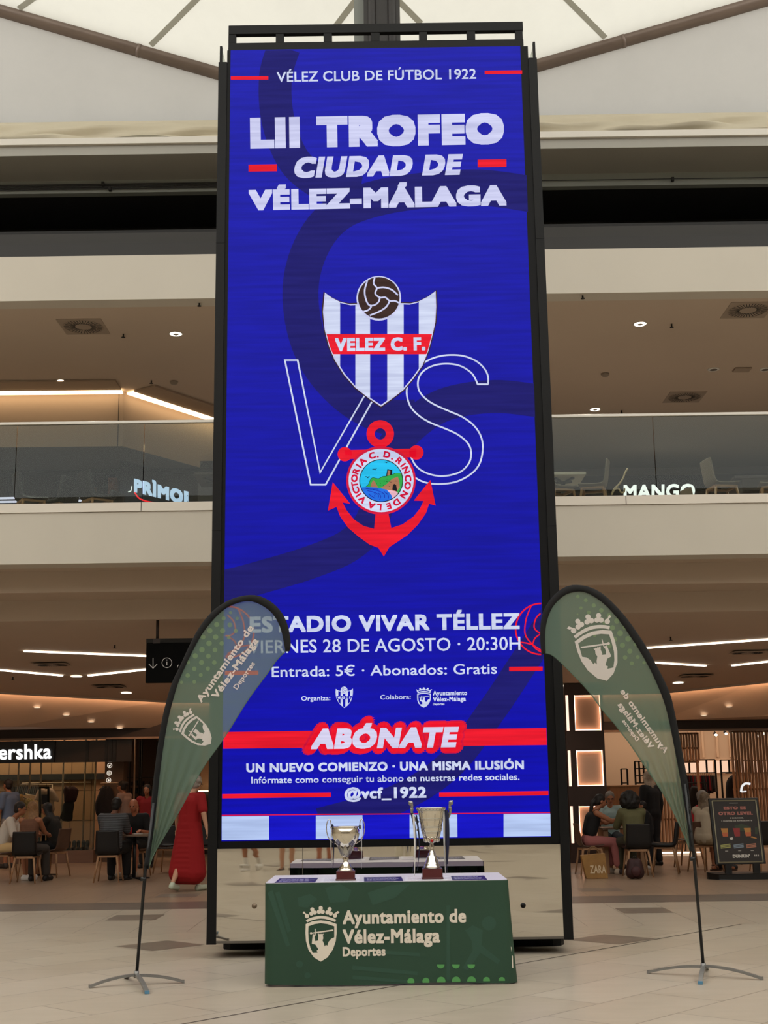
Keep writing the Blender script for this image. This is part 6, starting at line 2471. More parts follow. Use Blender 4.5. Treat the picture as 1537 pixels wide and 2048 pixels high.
fab = lambda n, c, v=.1: mat('garment_' + n, c, rough=.85, var=v, vscale=14)
Yh = YS + .5
t_ = hang('white T-shirt with a dark square print hanging in the left shop window', 'shirt', [(80, 1576), (92, 1578), (100, 1576), (108, 1580), (117, 1596), (117, 1604), (108, 1604), (108, 1624), (78, 1622), (76, 1602), (69, 1600), (72, 1588)], Yh, .14, fab('white', 'c9a898', .05), (92, 1568))
g = MB()
pp = lambda x, y: P(x, y, Yh - .1)
g.poly([(83, 1589), (95, 1589), (95, 1608), (83, 1608)], pp)
g.build('print', mat('print_grey_blue', '4a4a5c', rough=.8), t_)
m = MB()
for a, c in (((80, 1574), (80, 1624)), ((97, 1574), (97, 1624)), ((79, 1575), (98, 1575))):
    m.bar(P(a[0], a[1], Yh - .2), P(c[0], c[1], Yh - .2), .04, .04, 0, (0, 1, 0))
m.bar(P(80, 1624, Yh - .2), Vector((P(80, 1624, Yh - .2).x, Yh - .2, zpl)), .04, .04, 0, (0, 1, 0))
m.bar(P(97, 1624, Yh - .2), Vector((P(97, 1624, Yh - .2).x, Yh - .2, zpl)), .04, .04, 0, (0, 1, 0))
tag(m.build('garment_stand', blackP), 'black upright frame standing in front of the white T-shirt', 'frame')
t_ = hang('dark maroon blouse hanging in the left shop window', 'blouse', [(132, 1572), (139, 1575), (147, 1572), (157, 1580), (155, 1592), (150, 1604), (130, 1606), (128, 1590), (126, 1582)], Yh, .14, fab('maroon', '3a1218', .3), (139, 1566))
t_ = hang('short black skirt hanging below the maroon blouse', 'skirt', [(128, 1606), (148, 1605), (146, 1625), (143, 1642), (120, 1639), (125, 1620)], Yh, .12, fab('black', '17151a', .2), (139, 1604))
t_ = hang('black jacket with a skirt hanging in front of the brown pillar', 'jacket', [(205, 1572), (211, 1575), (217, 1572), (226, 1582), (229, 1602), (226, 1622), (222, 1640), (196, 1634), (190, 1612), (196, 1590)], YS + .22, .12, fab('black', '17151a', .2), (211, 1566))
t_ = hang('ochre garment on the rail beside the patterned dress', 'garment', [(38, 1592), (47, 1592), (46, 1626), (37, 1626)], Yh + .06, .1, fab('ochre', '9a6a28', .2), (42, 1588))
t_ = hang('yellow and black patterned dress on the lower rail', 'dress', [(48, 1600), (66, 1599), (72, 1630), (68, 1660), (42, 1660), (44, 1625)], Yh + .06, .1, mat('garment_patterned', 'b0915a', rough=.8, var=.75, vscale=60), (57, 1594))
ORD = ['first', 'second', 'third', 'fourth', 'fifth', 'sixth', 'seventh', 'eighth', 'ninth', 'tenth', 'eleventh', 'twelfth', 'thirteenth', 'fourteenth', 'fifteenth', 'sixteenth', 'seventeenth']
for i in range(16):
    px = 22 + i * 3.7
    c_ = ['141216', '1a1416', '2a1c1a', '101014', '3a2a26', '18181c'][i % 6]
    y1_ = 1590 if px > 34 else 1612
    t2 = MB()
    a, c = P(px, 1573, Yh + .35), P(px, y1_, Yh + .35)
    t2.hexa([Vector((c.x - .014, c.y - .2, c.z)), Vector((c.x + .014, c.y - .2, c.z)), Vector((c.x + .014, c.y + .2, c.z)), Vector((c.x - .014, c.y + .2, c.z)), Vector((a.x - .01, a.y - .05, a.z)), Vector((a.x + .01, a.y - .05, a.z)), Vector((a.x + .01, a.y + .05, a.z)), Vector((a.x - .01, a.y + .05, a.z))])
    t2.tube([Vector((a.x, a.y, a.z - .01)), Vector((a.x, a.y, a.z + .05))], .004, 6)
    tag(t2.build('rail_garment', fab('dark' + c_, c_, .2)), '%s garment, %s from the left on the crowded far left rail' % (['black', 'dark plum', 'dark brown', 'blue-black', 'brown', 'charcoal'][i % 6], ORD[i]), 'garment', 'dark garments on the crowded rail at the far left')
tag(MB().tube([(xp(17), Yh + .35, zpl), (xp(17), Yh + .35, zat(50, 1570, Yh + .35)), (xp(83), Yh + .35, zat(50, 1570, Yh + .35)), (xp(83), Yh + .35, zpl)], .012, 8).build('clothes_rail', poleL), 'pale rail of the crowded clothes rack at the far left', 'rail')
# ankle boots along the plinth
proto = None
for i, px in enumerate((116, 128, 137, 146.5, 156, 165, 174)):
    c = P(px, 1697, YS + .25)
    c = Vector((c.x, YS + .25, zpl + .001))
    if proto is None:
        m = MB()
        m.cap((0, .03, .035), (0, -.09, .03), .034, .026)
        m.cap((0, .05, .04), (0, .055, .15), .036, .044)
        m.box((-.03, -.11, 0), (.03, .09, .014))
        m.box((-.024, .04, 0), (.024, .09, .05))
        proto = remeshed(m, 'ankle_boot', mat('boot_black', '100d0d', rough=.4), None, .008, 1)
        b_ = proto
    else:
        b_ = proto.copy()
        col.objects.link(b_)
    b_.location = c
    b_.rotation_euler = (0, 0, (-1) ** i * .1)
    tag(b_, ['black ankle boot at the left end of the row in the shop window', 'second black ankle boot from the left in the window row', 'third black ankle boot from the left in the window row', 'black ankle boot in the middle of the window row', 'third black ankle boot from the right in the window row', 'second black ankle boot from the right in the window row', 'black ankle boot at the right end of the window row'][i], 'boot', 'ankle boots in a row in the shop window')
# shelf of accessories behind the red-topped woman
sh_ = thing('accessory_wall', (xp(270, 31), 31, 0), 'dark wall rack full of bags and accessories beyond the shop entrance', 'rack')
m = MB()
xa, xb = xp(243, 31), xp(312, 31)
for py in (1556, 1572, 1588, 1604, 1622):
    zz = zat(275, py, 31)
    m.box((xa, 30.95, zz), (xb, 31.2, zz + .02))
for X in (xa, xb, (xa + xb) / 2):
    m.box((X - .015, 30.95, 0), (X + .015, 31.2, 2.6))
m.build('frame', blackP, sh_)
rnd = random.Random(4)
for r_, py in enumerate((1572, 1588, 1604, 1622)):
    for k in range(6):
        X = xa + .06 + (xb - xa - .12) * k / 5
        zz = zat(275, py, 31) + .022
        h_ = rnd.uniform(.08, .13)
        MB().box((X - .035, 30.98, zz), (X + .035, 31.12, zz + h_)).build('accessory', fab('acc%d' % (k % 3), ['24222c', '3a3230', '1a2024'][k % 3], .3), sh_, bevel=.01)
for i, px in enumerate((258, 268, 282)):
    X = xp(px, 30.2)
    tag(MB().tube([(X, 30.2, 0), (X, 30.2, 3.1)], .02, 8).build('display_pole', poleL if i % 2 else blackP), ['dark thin pole left of the accessory rack', 'pale thin pole in front of the accessory rack', 'dark thin pole over the head of the woman in red top'][i], 'pole')
bb = MB()
bb.box((xp(398, 31), 31, 0), (xp(440, 31), 31.2, zat(410, 1582, 31)), 1)
bb.box((xp(398, 31), 31.2, 0), (xp(460, 31), 31.3, 3.1), 0)
struct(bb.build('wall_centre_shop', [mat('cream_shop_wall', 'c09a78', rough=.7), mat('dark_shelf_block', '241a16', rough=.6)])).name = 'wall_center'
tag(MB().box((xp(396, 30.9), 30.9, zat(410, 1583, 30.9)), (xp(440, 30.9), 30.98, zat(410, 1580.5, 30.9))).build('shelf_light', glow('shelf_glow', 'ffd8a8', 3)), 'warm light line on the dark shelf beside the screen tower', 'light')

# ================================================================== RIGHT SIDE
Yc = 25.5
colM = mat('column_brown', '33231d', rough=.45, var=.1, vscale=3)
X0, X1 = P(1136, 1550, Yc).x, P(1213, 1550, Yc).x
zct = zc_at(Yc) - .01
lc = thing('light_column', ((X0 + X1) / 2, Yc + .4, 0), 'dark brown column with three glowing square panels, right of the screen', 'column')
bb = MB()
pan = [((1147.5, 1390), (1200.5, 1461)), ((1154, 1500.5), (1207.5, 1572)), ((1160, 1612), (1212, 1686))]
zs = [(zat(1175, b_[1], Yc), zat(1175, a[1], Yc)) for a, b_ in pan]
pxl, pxr = P(1155, 1536, Yc).x, P(1208, 1536, Yc).x
# column body with three recesses in its front
bb.box((X0, Yc + .09, 0), (X1, Yc + .9, zct))
bb.box((X0, Yc, 0), (pxl, Yc + .09, zct))
bb.box((pxr, Yc, 0), (X1, Yc + .09, zct))
prev = 0
for lo, hi in sorted(zs):
    bb.box((pxl, Yc, prev), (pxr, Yc + .09, lo))
    prev = hi
bb.box((pxl, Yc, prev), (pxr, Yc + .09, zct))
bb.build('shaft', colM, lc)
for lo, hi in zs:
    p_ = MB().box((pxl + .002, Yc + .08, lo + .002), (pxr - .002, Yc + .088, hi - .002)).build('light_panel', mat('panel_back', 'c8a48c', rough=.8), lc)
    e_ = MB()
    for a, c in (((pxl + .012, lo + .012), (pxr - .012, lo + .012)), ((pxl + .012, hi - .012), (pxr - .012, hi - .012)), ((pxl + .012, lo), (pxl + .012, hi)), ((pxr - .012, lo), (pxr - .012, hi))):
        e_.bar((a[0], Yc + .05, a[1]), (c[0], Yc + .05, c[1]), .009, .02, 0, (0, 1, 0))
    e_.build('led_edge', glow('panel_led', 'ffc8a4', 7.0), p_)
    xs_ = X0 + .02
    MB().box((xs_, Yc - .012, lo), (xs_ + .05, Yc - .002, hi)).build('side_light', glow('side_led', 'ffd9c0', 1.6), lc)

# shop behind: warm wall, counter, racks, slatted screens
bb = MB()
Yq = 31.5
bb.box((xp(1130, Yq), Yq, 0), (XR, Yq + .2, 3.4), 0)
for px in (1385, 1402, 1411, 1440, 1466):
    bb.box((xp(px, Yq), Yq - .03, zat(1400, 1515, Yq)), (xp(px, Yq) + .05, Yq, 3.0), 1)
struct(bb.build('wall_right_shop', [mat('right_shop_wall', 'c9aa8e', rough=.7), mat('pilaster', 'd8b494', rough=.6)]))
# lit niche behind the racks
o_ = MB()
for i in range(12):
    px = 1372 + i * 17
    o_.box((xp(px, Yq - .05), Yq - .06, zat(1400, 1545, Yq)), (xp(px + 14, Yq - .05), Yq - .04, zat(1400, 1522, Yq)))
o_.build('niche', None) if False else None
for i in range(6):
    px = 1368 + i * 34
    tag(MB().box((xp(px, Yq), Yq - .06, zat(1400, 1546, Yq)), (xp(px + 28, Yq), Yq - .03, zat(1400, 1522, Yq))).build('lit_niche', glow('niche_glow', 'ffcfae', 1.0)), 'warm backlit niche on the right shop wall, %s from the flag pole' % ORD[i], 'light', 'backlit niches on the right shop wall')
cnt = thing('shop_counter', (xp(1256, 28.4), 28.6, 0), 'light wood panelled counter block behind the seated group at right', 'counter')
zc1 = zat(1256, 1570, 28.3)
m = MB()
m.box((xp(1222, 28.3), 28.3, 0), (xp(1293, 28.3), 29.2, zc1 - .03))
m.build('panel', mat('oak_panel', '7b5a3c', rough=.5, var=.18, vscale=5, stretch=(6, 6, .3)), cnt)
MB().box((xp(1220, 28.3), 28.28, zc1 - .03), (xp(1296, 28.3), 29.22, zc1)).build('top', mat('counter_top', 'a88868', rough=.4), cnt, bevel=.005)
tag(MB().box((xp(1293.5, 28.2), 28.15, 0), (xp(1301, 28.2), 28.3, zc1 + .02)).build('door_post', blackP), 'black post at the right end of the wooden counter', 'post')


def grid_rack(label, px0, px1, py0, py1, nx, nz_, Y, group=None):
    t_ = thing('display_rack', (xp((px0 + px1) / 2, Y), Y, 0), label, 'rack')
    x0, x1, z1_, z0_ = xp(px0, Y), xp(px1, Y), zat(px0, py0, Y), zat(px0, py1, Y)
    m = MB()
    for i in range(nx + 1):
        X = x0 + (x1 - x0) * i / nx
        foot = 0 if i in (0, nx) else z0_
        m.box((X - .018, Y - .018, foot), (X + .018, Y + .018, z1_))
    for j in range(nz_ + 1):
        Z = z0_ + (z1_ - z0_) * j / nz_
        m.box((x0, Y - .012, Z - .012), (x1, Y + .012, Z + .012))
    m.build('frame', blackP, t_)
    return t_, x0, x1, z0_, z1_


grid_rack('small black grid rack left of the slatted screen, above the counter', 1274, 1300, 1523, 1566, 3, 3, 29.6)
grid_rack('low black rack seen over the left end of the counter', 1246, 1258, 1538, 1566, 1, 1, 29.9)
grid_rack('long black rack with clothes in the right shop', 1366, 1436, 1520, 1546, 4, 1, 29.6)
grid_rack('tall black rack cut by the poster stand in the right shop', 1447, 1480, 1520, 1545, 2, 1, 29.7)
grid_rack('black rack behind the slats at the right edge', 1490, 1560, 1521, 1546, 4, 1, 29.7)
for i in range(17):
    px = 1371 + i * 3.6
    c_ = ['2a1a1a', '5a1216', '8c1418', '1a1418', '3a2a28', '241c20', '161418', '4a3a34', '6a5a50'][(i * 5) % 9]
    if 6 <= i <= 8:
        c_ = '9c1218'
    a, c = P(px, 1551, 29.55), P(px, 1578 + (i * 7) % 5 * 3 + (10 if 6 <= i <= 8 else 0), 29.55)
    t2 = MB()
    t2.hexa([Vector((c.x - .02, c.y - .22, c.z)), Vector((c.x + .02, c.y - .22, c.z)), Vector((c.x + .02, c.y + .22, c.z)), Vector((c.x - .02, c.y + .22, c.z)), Vector((a.x - .014, a.y - .06, a.z)), Vector((a.x + .014, a.y - .06, a.z)), Vector((a.x + .014, a.y + .06, a.z)), Vector((a.x - .014, a.y + .06, a.z))])
    t2.tube([a, Vector((a.x, 29.6, zat(1400, 1546, 29.6)))], .004, 6)
    tag(t2.build('rail_garment', fab('r' + c_, c_, .2)), '%s of the three red garments on the long rack in the right shop' % ['leftmost', 'middle one', 'rightmost'][i - 6] if 6 <= i <= 8 else 'garment seen edge-on, %s from the left on the long right shop rack' % ORD[i], 'garment', 'red garments on the right shop rack' if 6 <= i <= 8 else 'dark garments on the right shop rack')
for px, py, Yy, lb in ((1470, 1546, 28.9, 'thin black stand holding the black coat in the right shop'), (1392, 1566, 28.8, 'thin black stand holding the black top beside the flag pole')):
    c = P(px, py, Yy)
    tag(MB().tube([(c.x + .25, Yy + .12, 0), (c.x + .25, Yy + .12, c.z), (c.x + .25, Yy, c.z), (c.x - .2, Yy, c.z)], .012, 8).build('clothes_stand', blackP), lb, 'stand')
tag(MB().tube([(xp(36), Yh + .06, zat(45, 1588, Yh + .06)), (xp(70), Yh + .06, zat(57, 1594, Yh + .06)), (xp(70), Yh + .06, zpl)], .01, 8).build('clothes_rail', poleL), 'lower pale rail carrying the ochre garment and the patterned dress', 'rail')
hang('black coat hanging beside the slatted screen at right', 'coat', [(1462, 1552), (1470, 1550), (1478, 1554), (1486, 1566), (1484, 1600), (1482, 1640), (1454, 1640), (1453, 1600), (1453, 1566)], 28.9, .2, fab('black', '17151a', .2), (1470, 1546))
hang('black top on a stand, just right of the flag pole', 'garment', [(1382, 1575), (1392, 1572), (1404, 1580), (1407, 1605), (1400, 1640), (1380, 1640), (1378, 1600)], 28.8, .2, fab('black2', '100e10', .2), (1392, 1566))
slatM = mat('larch_slat', '9b7150', rough=.5, var=.15, vscale=4, stretch=(1, 1, .2))


def slats(label, px0, px1, py0, py1, step_, Y):
    x0, x1 = xp(px0, Y, (py0 + py1) / 2), xp(px1, Y, (py0 + py1) / 2)
    z1_, z0_ = zat(px0, py0, Y), max(.12, zat(px0, py1, Y))
    t_ = thing('slat_screen', ((x0 + x1) / 2, Y, 0), label, 'slatted screen')
    st = step_ / 92
    n = int((x1 - x0) / st)
    m = MB()
    for i in range(n + 1):
        X = x0 + i * st
        m.box((X, Y, z0_), (X + st * .5, Y + .09, z1_))
    m.build('slats', slatM, t_)
    r = MB()
    for zz in (z0_ - .04, z1_ - .03, z0_ + (z1_ - z0_) * .42):
        r.box((x0, Y + .09, zz), (x1 + st * .5, Y + .13, zz + .04))
    r.box((x0, Y + .02, 0), (x0 + .05, Y + .08, z0_))
    r.box((x1 - .05, Y + .02, 0), (x1, Y + .08, z0_))
    r.build('rail', slatM, t_)


slats('upper wooden slat screen hanging right beside the flag pole', 1352, 1397, 1466, 1522, 5.5, 28.2)
slats('wooden slat screen standing behind the lower half of the right flag', 1305, 1366, 1566, 1697, 6.4, 28.35)
slats('tall wooden slat screen running out of the right edge', 1469, 1640, 1462, 1668, 6.2, 28.25)
tag(MB().box((xp(1308, 28.3), 28.12, .02), (xp(1395, 28.3), 28.2, .05)).build('floor_light', glow('floor_led', 'ffe0c0', 2.5)), 'white light line on the floor below the slat screen', 'light')
for (px, py), lb in (((1433, 1470), 'leftmost of the three small spotlights under the right shop header'), ((1453, 1467.5), 'middle one of the three small spotlights under the right shop header'), ((1463, 1465), 'third and brightest spotlight under the right shop header'), ((1517, 1472), 'small dim spotlight near the right edge'), ((1529, 1467), 'bright spotlight nearest the right edge')):
    c = P(px, py, 28.8)
    t_ = thing('spotlight', c, lb, 'spotlight')
    MB().cyl(c + Vector((0, .02, .0)), c + Vector((0, .1, .04)), .035, 12).build('housing', blackP, t_)
    MB().ball(c, (.032, .02, .026), 0, 10).build('lamp', glow('spot_glow', 'ffe6c8', 6), t_)
    MB().tube([c + Vector((0, .08, .03)), c + Vector((0, .08, 3.42 - c.z))], .008, 6).build('stem', blackP, t_)
# white curved logo on the slats
sg = MB()
sg.strip(smooth2([(1502, 1568), (1492, 1567), (1485, 1573), (1483, 1584)], 4), 4.5, lambda x, y: P(x, y, 28.245))
sg.strip([(1484, 1583.5), (1494, 1582.5)], 2.4, lambda x, y: P(x, y, 28.245))
tag(sg.build('curved_logo', glow('logo_white', 'ffffff', .9)), 'white curved fragment of a lit logo in front of the right slats', 'sign')

# ---- poster stand
dk = F(1474, 1757)
Yd = dk.y
st_ = thing('poster_stand', (dk.x, Yd, 0), 'black pavement poster stand with a drinks advert, right of the right flag', 'poster stand', rz=0)
A0, A1, A2, A3 = P(1416, 1597, Yd), P(1517, 1597, Yd), P(1534, 1727, Yd - .0), P(1427, 1731, Yd)
A0 = Vector((A0.x + .02, Yd + .18, A0.z + .0))
wd = P(1520, 1660, Yd).x - P(1419, 1660, Yd).x
cxm = (P(1423, 1660, Yd).x + P(1527, 1660, Yd).x) / 2
zlo, zhi = zat(1475, 1728, Yd), zat(1475, 1596, Yd + .15)
tilt = .14


def bq(u, v, d=0.0):
    """board frame: u -1..1, v 0..1, d outwards"""
    lx = u * wd / 2 * 1.02
    z_ = zlo + (zhi - zlo) * v
    y_ = Yd - .06 + tilt * v
    n_ = Vector((0, -1, -.12)).normalized()
    rot_ = Matrix.Rotation(.1, 3, 'Z')
    p_ = Vector((lx, y_ - Yd, z_)) + n_ * d
    p_ = rot_ @ p_
    return Vector((cxm + p_.x, Yd + p_.y, p_.z))


m = MB()
m.hexa([bq(-1, 0, -.03), bq(1, 0, -.03), bq(1, 0, .02), bq(-1, 0, .02), bq(-1, 1, -.03), bq(1, 1, -.03), bq(1, 1, .02), bq(-1, 1, .02)])
m.build('frame', mat('stand_black', '0b0a0a', rough=.4), st_, bevel=.01)
m = MB()
for a, c in (((-.88, .035), (-.88, .965)), ((.88, .035), (.88, .965)), ((-.88, .035), (.88, .035)), ((-.88, .965), (.88, .965))):
    m.bar(bq(a[0], a[1], .024), bq(c[0], c[1], .024), .018, .012, 0, (0, 1, 0))
m.build('snap_rim', mat('snap_aluminium', '7c7660', rough=.35, metal=.5), st_)
po = MB()
pq = lambda d: (lambda u, v: bq(u, v, d))
pc = ['231d1a', 'a8685e', 'b8b4ac', 'b05a34', '8a2a2a', 'b07a3a', '5a7a4a', '7a8a98', 'a87058', '9a9a5a', '2e3a26', 'c8c4bc']
pm = [mat('advert_' + c, c, rough=.5) for c in pc]
po.poly([(-.86, .045), (.86, .045), (.86, .955), (-.86, .955)], pq(.0215), 0)


def pt(s, u0, u1, v0, v1, m_, bold=.05):
    po.text(s, lambda u, v: bq(u0 + (u1 - u0) * u, v0 + (v1 - v0) * v, .0235), m_, bold)


po.poly([(-.2, .925), (.15, .925), (.15, .93), (-.2, .93)], pq(.023), 11)
pt('ESTO ES', -.45, .45, .83, .875, 1, .08)
pt('OTRO LEVEL', -.68, .7, .745, .795, 1, .08)
pt('3 SABORES,', -.24, .3, .69, .708, 2)
pt('3 FORMAS DE REFRESCARTE', -.6, .64, .648, .665, 2)
po.poly([(-.1, .58), (.2, .61), (.5, .57), (.6, .5), (.0, .5)], pq(.0222), 10)
for (u, c1_, c2_) in ((-.5, 5, 3), (-.02, 4, 4), (.42, 5, 3)):
    po.poly([(u - .15, .545), (u + .13, .545), (u + .1, .44), (u - .1, .44)], pq(.0228), c1_)
    po.poly([(u - .13, .48), (u + .12, .48), (u + .1, .42), (u - .1, .42)], pq(.0232), c2_)
po.poly([(.72, .55), (.82, .55), (.8, .45), (.7, .45)], pq(.0228), 10)
po.poly([(-.35, .4), (-.22, .41), (-.2, .38), (-.3, .365)], pq(.0228), 11)
po.poly([(.55, .42), (.75, .39), (.72, .38), (.5, .4)], pq(.0228), 5)
for u, c_ in ((-.52, 9), (-.0, 7), (.5, 8)):
    for k in range(3):
        po.poly([(u - .22, .24 + k * .02), (u + .18, .255 + k * .022), (u + .18, .27 + k * .022), (u - .22, .255 + k * .02)], pq(.0228), c_)
    po.poly([(u - .06, .2), (u + .06, .2), (u + .06, .208), (u - .06, .208)], pq(.0228), 2)
pt("DUNKIN'", -.3, .38, .1, .15, 11, .09)
for k in range(3):
    po.poly([(.56 + k * .07, .118), (.6 + k * .07, .118), (.6 + k * .07, .142), (.56 + k * .07, .142)], pq(.0228), 2)
po.build('advert', pm, st_)
m = MB()
for u in (-.5, .62):
    a = bq(u, 0, -.01)
    m.box((a.x - .05, a.y - .03, .08), (a.x + .05, a.y + .03, a.z + .03))
m.build('foot_post', MATS['stand_black'], st_)
m = MB()
xl_, xr_ = P(1415, 1752, Yd).x, P(1560, 1752, Yd).x
m.prism([(xl_ + .12, Yd - .28), (xr_, Yd - .3), (xr_, Yd + .2), (xl_ + .15, Yd + .3), (xl_, Yd + .02), (xl_, Yd - .08)], lambda x, y: Vector((x, y, .0)), (0, 0, .085))
m.build('base', MATS['stand_black'], st_, bevel=.012)

# ---- bags
zb_ = F(1194, 1757)
bg = thing('shopping_bag', zb_, 'brown paper shopping bag with pale letters beside the pink trousers', 'bag')
m = MB()
w0, w1, hb = .17, .22, .36
m.hexa([zb_ + Vector(v) for v in ((-w0, -.09, 0), (w0, -.09, 0), (w0, .09, 0), (-w0, .09, 0), (-w1 - .02, -.07, hb), (w0 - .03, -.06, hb + .03), (w0 - .03, .06, hb + .03), (-w1 - .02, .07, hb))])
m.build('body', mat('kraft_paper', '8a6430', rough=.6, var=.12, vscale=8, bump=.3), bg, bevel=.008)
m = MB()
m.text('ZARA', lambda u, v: zb_ + Vector((-.11 + .25 * u, -.0935 + .016 * (.09 + v * .1) / .36 * 1.0, .085 + v * .12)), 0, .02)
m.build('lettering', mat('bag_letters', 'c9b492', rough=.6), bg)
for sgn in (-.08, .06):
    MB().tube(smooth2([zb_ + Vector((-.12, sgn, hb)), zb_ + Vector((-.09, sgn, hb + .1)), zb_ + Vector((.0, sgn, hb + .12)), zb_ + Vector((.06, sgn, hb + .02))], 4), .005, 6).build('handle', mat('kraft_handle', '7a5a38', rough=.7), bg)
bp_ = F(1274, 1759)
bk = thing('backpack', bp_, 'dark maroon backpack on the floor under the chair of the curly-haired woman', 'bag')
m = MB()
m.cap(bp_ + Vector((-.05, .1, .1)), bp_ + Vector((-.04, .1, .24)), .1, .08)
m.cap(bp_ + Vector((.05, .1, .1)), bp_ + Vector((.04, .1, .24)), .1, .08)
ob = remeshed(MB().add([v - bp_ for v in m.v], m.f), 'body', mat('maroon_nylon', '2e1214', rough=.6), bk, .012, 3)
MB().ball(bp_ + Vector((0, .0, .12)), (.08, .04, .08), 0, 12).build('pocket', mat('maroon_nylon_light', '3c1a1c', rough=.6), bk)
MB().tube([bp_ + Vector((-.04, .08, .31)), bp_ + Vector((0, .08, .35)), bp_ + Vector((.04, .08, .31))], .008, 6).build('strap', blackSeat, bk)

# ---- hanging wayfinding sign
Yi = 19.0
xa, xb = P(292, 1320, Yi).x, P(428, 1320, Yi).x
za_, zb2 = zat(340, 1365, Yi), zat(340, 1277, Yi)
ws = thing('hanging_sign', ((xa + xb) / 2, Yi, za_), 'black hanging direction sign with an arrow and information symbol', 'sign')
MB().box((xa, Yi, za_), (xb, Yi + .1, zb2)).build('panel', mat('sign_panel_black', '030303', rough=.6, spec=.1), ws, bevel=.004)
MB().box((xa, Yi - .01, zb2 - .06), (xb, Yi + .11, zb2)).build('top_rail', blackP, ws)
for px in (315,):
    X = P(px, 1270, Yi + .05).x
    MB().tube([(X, Yi + .05, zb2 - .05), (X, Yi + .05, zc_at(Yi + .05) + .0)], .022, 10).build('hanger_rod', mat('rod_brown', '2c211c', rough=.5), ws)
    MB().box((X - .05, Yi - .015, zb2 - .07), (X + .05, Yi + .02, zb2 - .0)).build('bracket', mat('rod_brown', '2c211c'), ws)
X = P(420, 1270, Yi + .05).x
MB().tube([(X, Yi + .05, zb2 - .05), (X, Yi + .05, zc_at(Yi + .05) + .0)], .022, 10).build('hanger_rod', MATS['rod_brown'], ws)
m = MB()
g = lambda x, y: P(x, y, Yi - .003)
m.strip([(306.3, 1316), (306.3, 1336)], 1.3, g)
m.strip([(298, 1328), (306.3, 1336.5), (314.5, 1328)], 1.3, g)
m.strip(circle2(334, 1325.5, 9.8, 30), 1.0, g, 0, True)
m.strip([(334, 1323), (334, 1330.5)], 1.4, g)
m.poly(circle2(334, 1320, 1, 8), g)
m.strip([(358, 1330), (355.5, 1331.5), (355, 1335)], 1.3, g)
m.build('symbols', mat('symbol_white', 'c8c4c0', rough=.5, emit='c8c4c0', es=.15), ws)

# ================================================================== UPSTAIRS
sg = MB()
sign_text(sg, 'MANGO', 1248, 998, 1391, 995.5, 28, yU - .03, .05)
tag(sg.build('shop_sign', signW), 'white lit fashion shop sign whose lower half hides behind the upper balcony edge', 'sign')
sg = MB()
blueW = glow('sign_blue_white', 'c4dcff', 1.3)
sign_text(sg, 'PRÌMOR', 268, 984, 388, 1013, 27, 22.5, .09, ya=23.6)
tag(sg.build('shop_sign', blueW), 'pale blue lit shop sign upstairs at left, turning away', 'sign')
sg = MB()
sg.strip(smooth2([(269, 984), (278, 996), (292, 1002), (312, 1006)], 5), 2.6, lambda x, y: P(x, y, 22.72 + (x - 240) / 160 * 1.4 - .02))
tag(sg.build('neon_swoosh', glow('neon_red', 'ff2028', 1.5)), 'red neon curve below the pale blue sign upstairs', 'light')
sg = MB()
sg.strip([(264, 972), (262, 982), (256, 984)], 1.6, lambda x, y: P(x, y, 22.72 + (x - 240) / 160 * 1.4 - .02))
tag(sg.build('neon_mark', signW), 'small white lit mark left of the pale blue sign upstairs', 'sign')
# angled dark shop front that carries the pale blue sign
a0, a1 = P(240, 970, 22.72), P(400, 1000, 24.12)
a1 = a0 + (a1 - a0) * 1.3
m = MB()
dz0, dz1 = zU, a0.z + .45
m.hexa([Vector((a0.x, a0.y, dz0)), Vector((a1.x, a1.y, dz0)), Vector((a1.x, a1.y + .2, dz0)), Vector((a0.x, a0.y + .2, dz0)), Vector((a0.x, a0.y, dz1)), Vector((a1.x, a1.y, dz1)), Vector((a1.x, a1.y + .2, dz1)), Vector((a0.x, a0.y + .2, dz1))])
struct(m.build('trim_26', mat('sign_front_dark', '1a1412', rough=.5)))
for x0, y0, x1, y1, lb in ((-20, 997, 77, 995, 'upper white light line upstairs at the left edge'), (-20, 1004, 63, 1003, 'lower white light line upstairs at the left edge'), (129, 995, 158, 994.5, 'upper of the two short light lines upstairs'), (129, 1001.5, 163, 1001, 'lower of the two short light lines upstairs'), (177, 1001, 186, 1001, 'tiny light line upstairs left of the sign')):
    a, c = P(x0, y0, 23.28), P(x1, y1, 23.28)
    tag(MB().bar(a, c, .03, .05, 0, (0, 1, 0)).build('shelf_light', glow('cool_led', 'e8e4ff', 1.3)), lb, 'light')
tag(MB().box((P(155, 975, 23.2).x, 23.24, zat(170, 992, 23.2)), (P(193, 975, 23.2).x, 23.44, zat(170, 974, 23.2))).build('menu_board', mat('menu_board', '54402f', rough=.5)), 'brown board on the dark wall upstairs', 'board')
tag(MB().box((P(218, 975, 23.2).x, 23.1, zU), (P(236, 975, 23.2).x, 23.25, zat(225, 958, 23.2))).build('stone_pillar', mat('rust_stone', '6e4228', rough=.8, var=.4, vscale=12)), 'rust coloured stone pillar upstairs left of the sign', 'pillar')
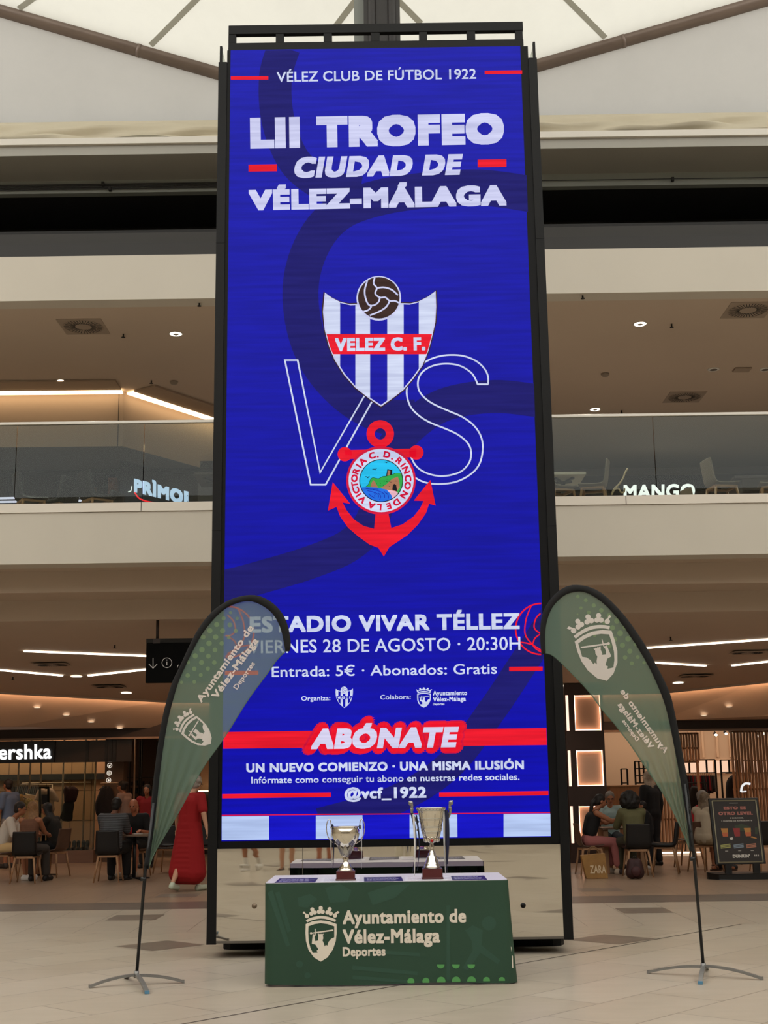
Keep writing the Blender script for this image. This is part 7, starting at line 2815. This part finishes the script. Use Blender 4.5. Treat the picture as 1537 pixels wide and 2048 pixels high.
# chairs and tables near the balustrade (their feet hide behind the balcony edge)
chU = make_chair('lounge_chair', 'taupe moulded chair', taupeShell, None)
first = True
for px, Y, rz, lb, dark in ((1187, 18.3, 75, 'taupe moulded chair upstairs, nearest the right post of the screen', 0), (1118, 18.4, -70, 'taupe moulded chair upstairs half hidden by the right post', 0), (1443, 18.3, -80, 'taupe moulded chair upstairs left of the dark table', 0), (1396, 20.2, -75, 'taupe chair upstairs standing further back left of the dark table', 0), (1545, 18.4, 80, 'taupe chair upstairs at the right edge', 0),
                        (64, 18.6, -60, 'dark chair upstairs nearest the left edge', 1), (120, 18.9, 60, 'dark red chair upstairs left of the short light lines', 1), (196, 18.6, -50, 'dark red chair upstairs with a curved back, left of the sign', 1), (212, 19.9, 70, 'dark red chair upstairs just left of the stone pillar', 1), (92, 20.4, 20, 'dark chair upstairs further back at left', 1)):
    loc = Vector((P(px, 960, Y).x, Y, zU))
    if not dark:
        if first:
            chU.location = loc
            chU.rotation_euler = (0, 0, D(rz))
            chU['label'] = lb
            first = False
        else:
            copy_tree(chU, loc, D(rz), lb)
    else:
        c = copy_tree(chA, loc, D(rz), lb)
wr = mat('wine_red_shell', '3a1216', rough=.4)
for nm, px0, px1, Y, m_, lb in (('t', 1085, 1166, 18.9, mat('pale_table', 'b0a898', rough=.4), 'pale square table upstairs beside the right post of the screen'), ('t', 1458, 1580, 19.3, mat('dark_table', '2e2018', rough=.5), 'long dark table upstairs at the right edge'), ('t', 130, 170, 20.8, MATS['dark_table'], 'small dark table upstairs at left'), ('t', 394, 470, 18.6, MATS['dark_table'], 'dark counter table upstairs beside the left post of the screen')):
    x0, x1 = P(px0, 940, Y).x, P(px1, 940, Y).x
    t_ = thing('upstairs_table', ((x0 + x1) / 2, Y, zU), lb, 'table')
    MB().box((x0, Y - .3, zU + .72), (x1, Y + .5, zU + .76)).build('table_top', m_, t_, bevel=.005)
    xm = (x0 + x1) / 2
    if x1 - x0 > .7:
        for X in (x0 + .1, x1 - .1):
            MB().box((X - .03, Y - .2, zU), (X + .03, Y + .4, zU + .72)).build('leg_panel', m_, t_)
    else:
        m = MB()
        m.tube([(xm, Y, zU + .03), (xm, Y, zU + .68)], .035, 10)
        m.build('post', blackSeat, t_)
        m = MB()
        for a in range(4):
            d = Vector((math.cos(a * math.pi / 2 + .78), math.sin(a * math.pi / 2 + .78), 0))
            m.bar(Vector((xm, Y, zU + .66)), Vector((xm, Y, zU + .71)) + d * .2, .04, .03)
            m.bar(Vector((xm, Y, zU + .05)), Vector((xm, Y, zU + .02)) + d * .25, .05, .03)
        m.build('bracket', blackSeat, t_)
o_ = MB().box((P(396, 980, 19.5).x, 19.5, zU), (P(470, 980, 19.5).x, 20.3, zat(400, 957, 19.5))).build('dark_cabinet', mat('dark_cabinet', '1e1512', rough=.5), bevel=.01)
tag(o_, 'dark wooden cabinet upstairs between the blue sign and the screen', 'cabinet')
# cream twisted sculpture
pts = smooth2([P(x, y, 18.4) for x, y in ((1256, 937), (1251, 945), (1247, 956), (1239, 968), (1229, 978), (1224, 988), (1228, 984), (1236, 977), (1243, 985), (1249, 984), (1250, 976))], 4) if False else None
raw_ = [P(x, y, 18.4) for x, y in ((1256, 937), (1251, 945), (1247, 956), (1239, 968), (1229, 978), (1224, 990), (1229, 980), (1237, 977), (1243, 985), (1249, 984), (1250, 976))]
raw_ = [tuple(v) for v in raw_]
sp = MB()
sp.tube(smooth2(raw_, 4), .012, 8)
tag(sp.build('twisted_twig', mat('cream_twig', 'c9b490', rough=.5)), 'cream twisted twig standing upstairs left of the white shop sign', 'decoration')
m_ = raw_[5]
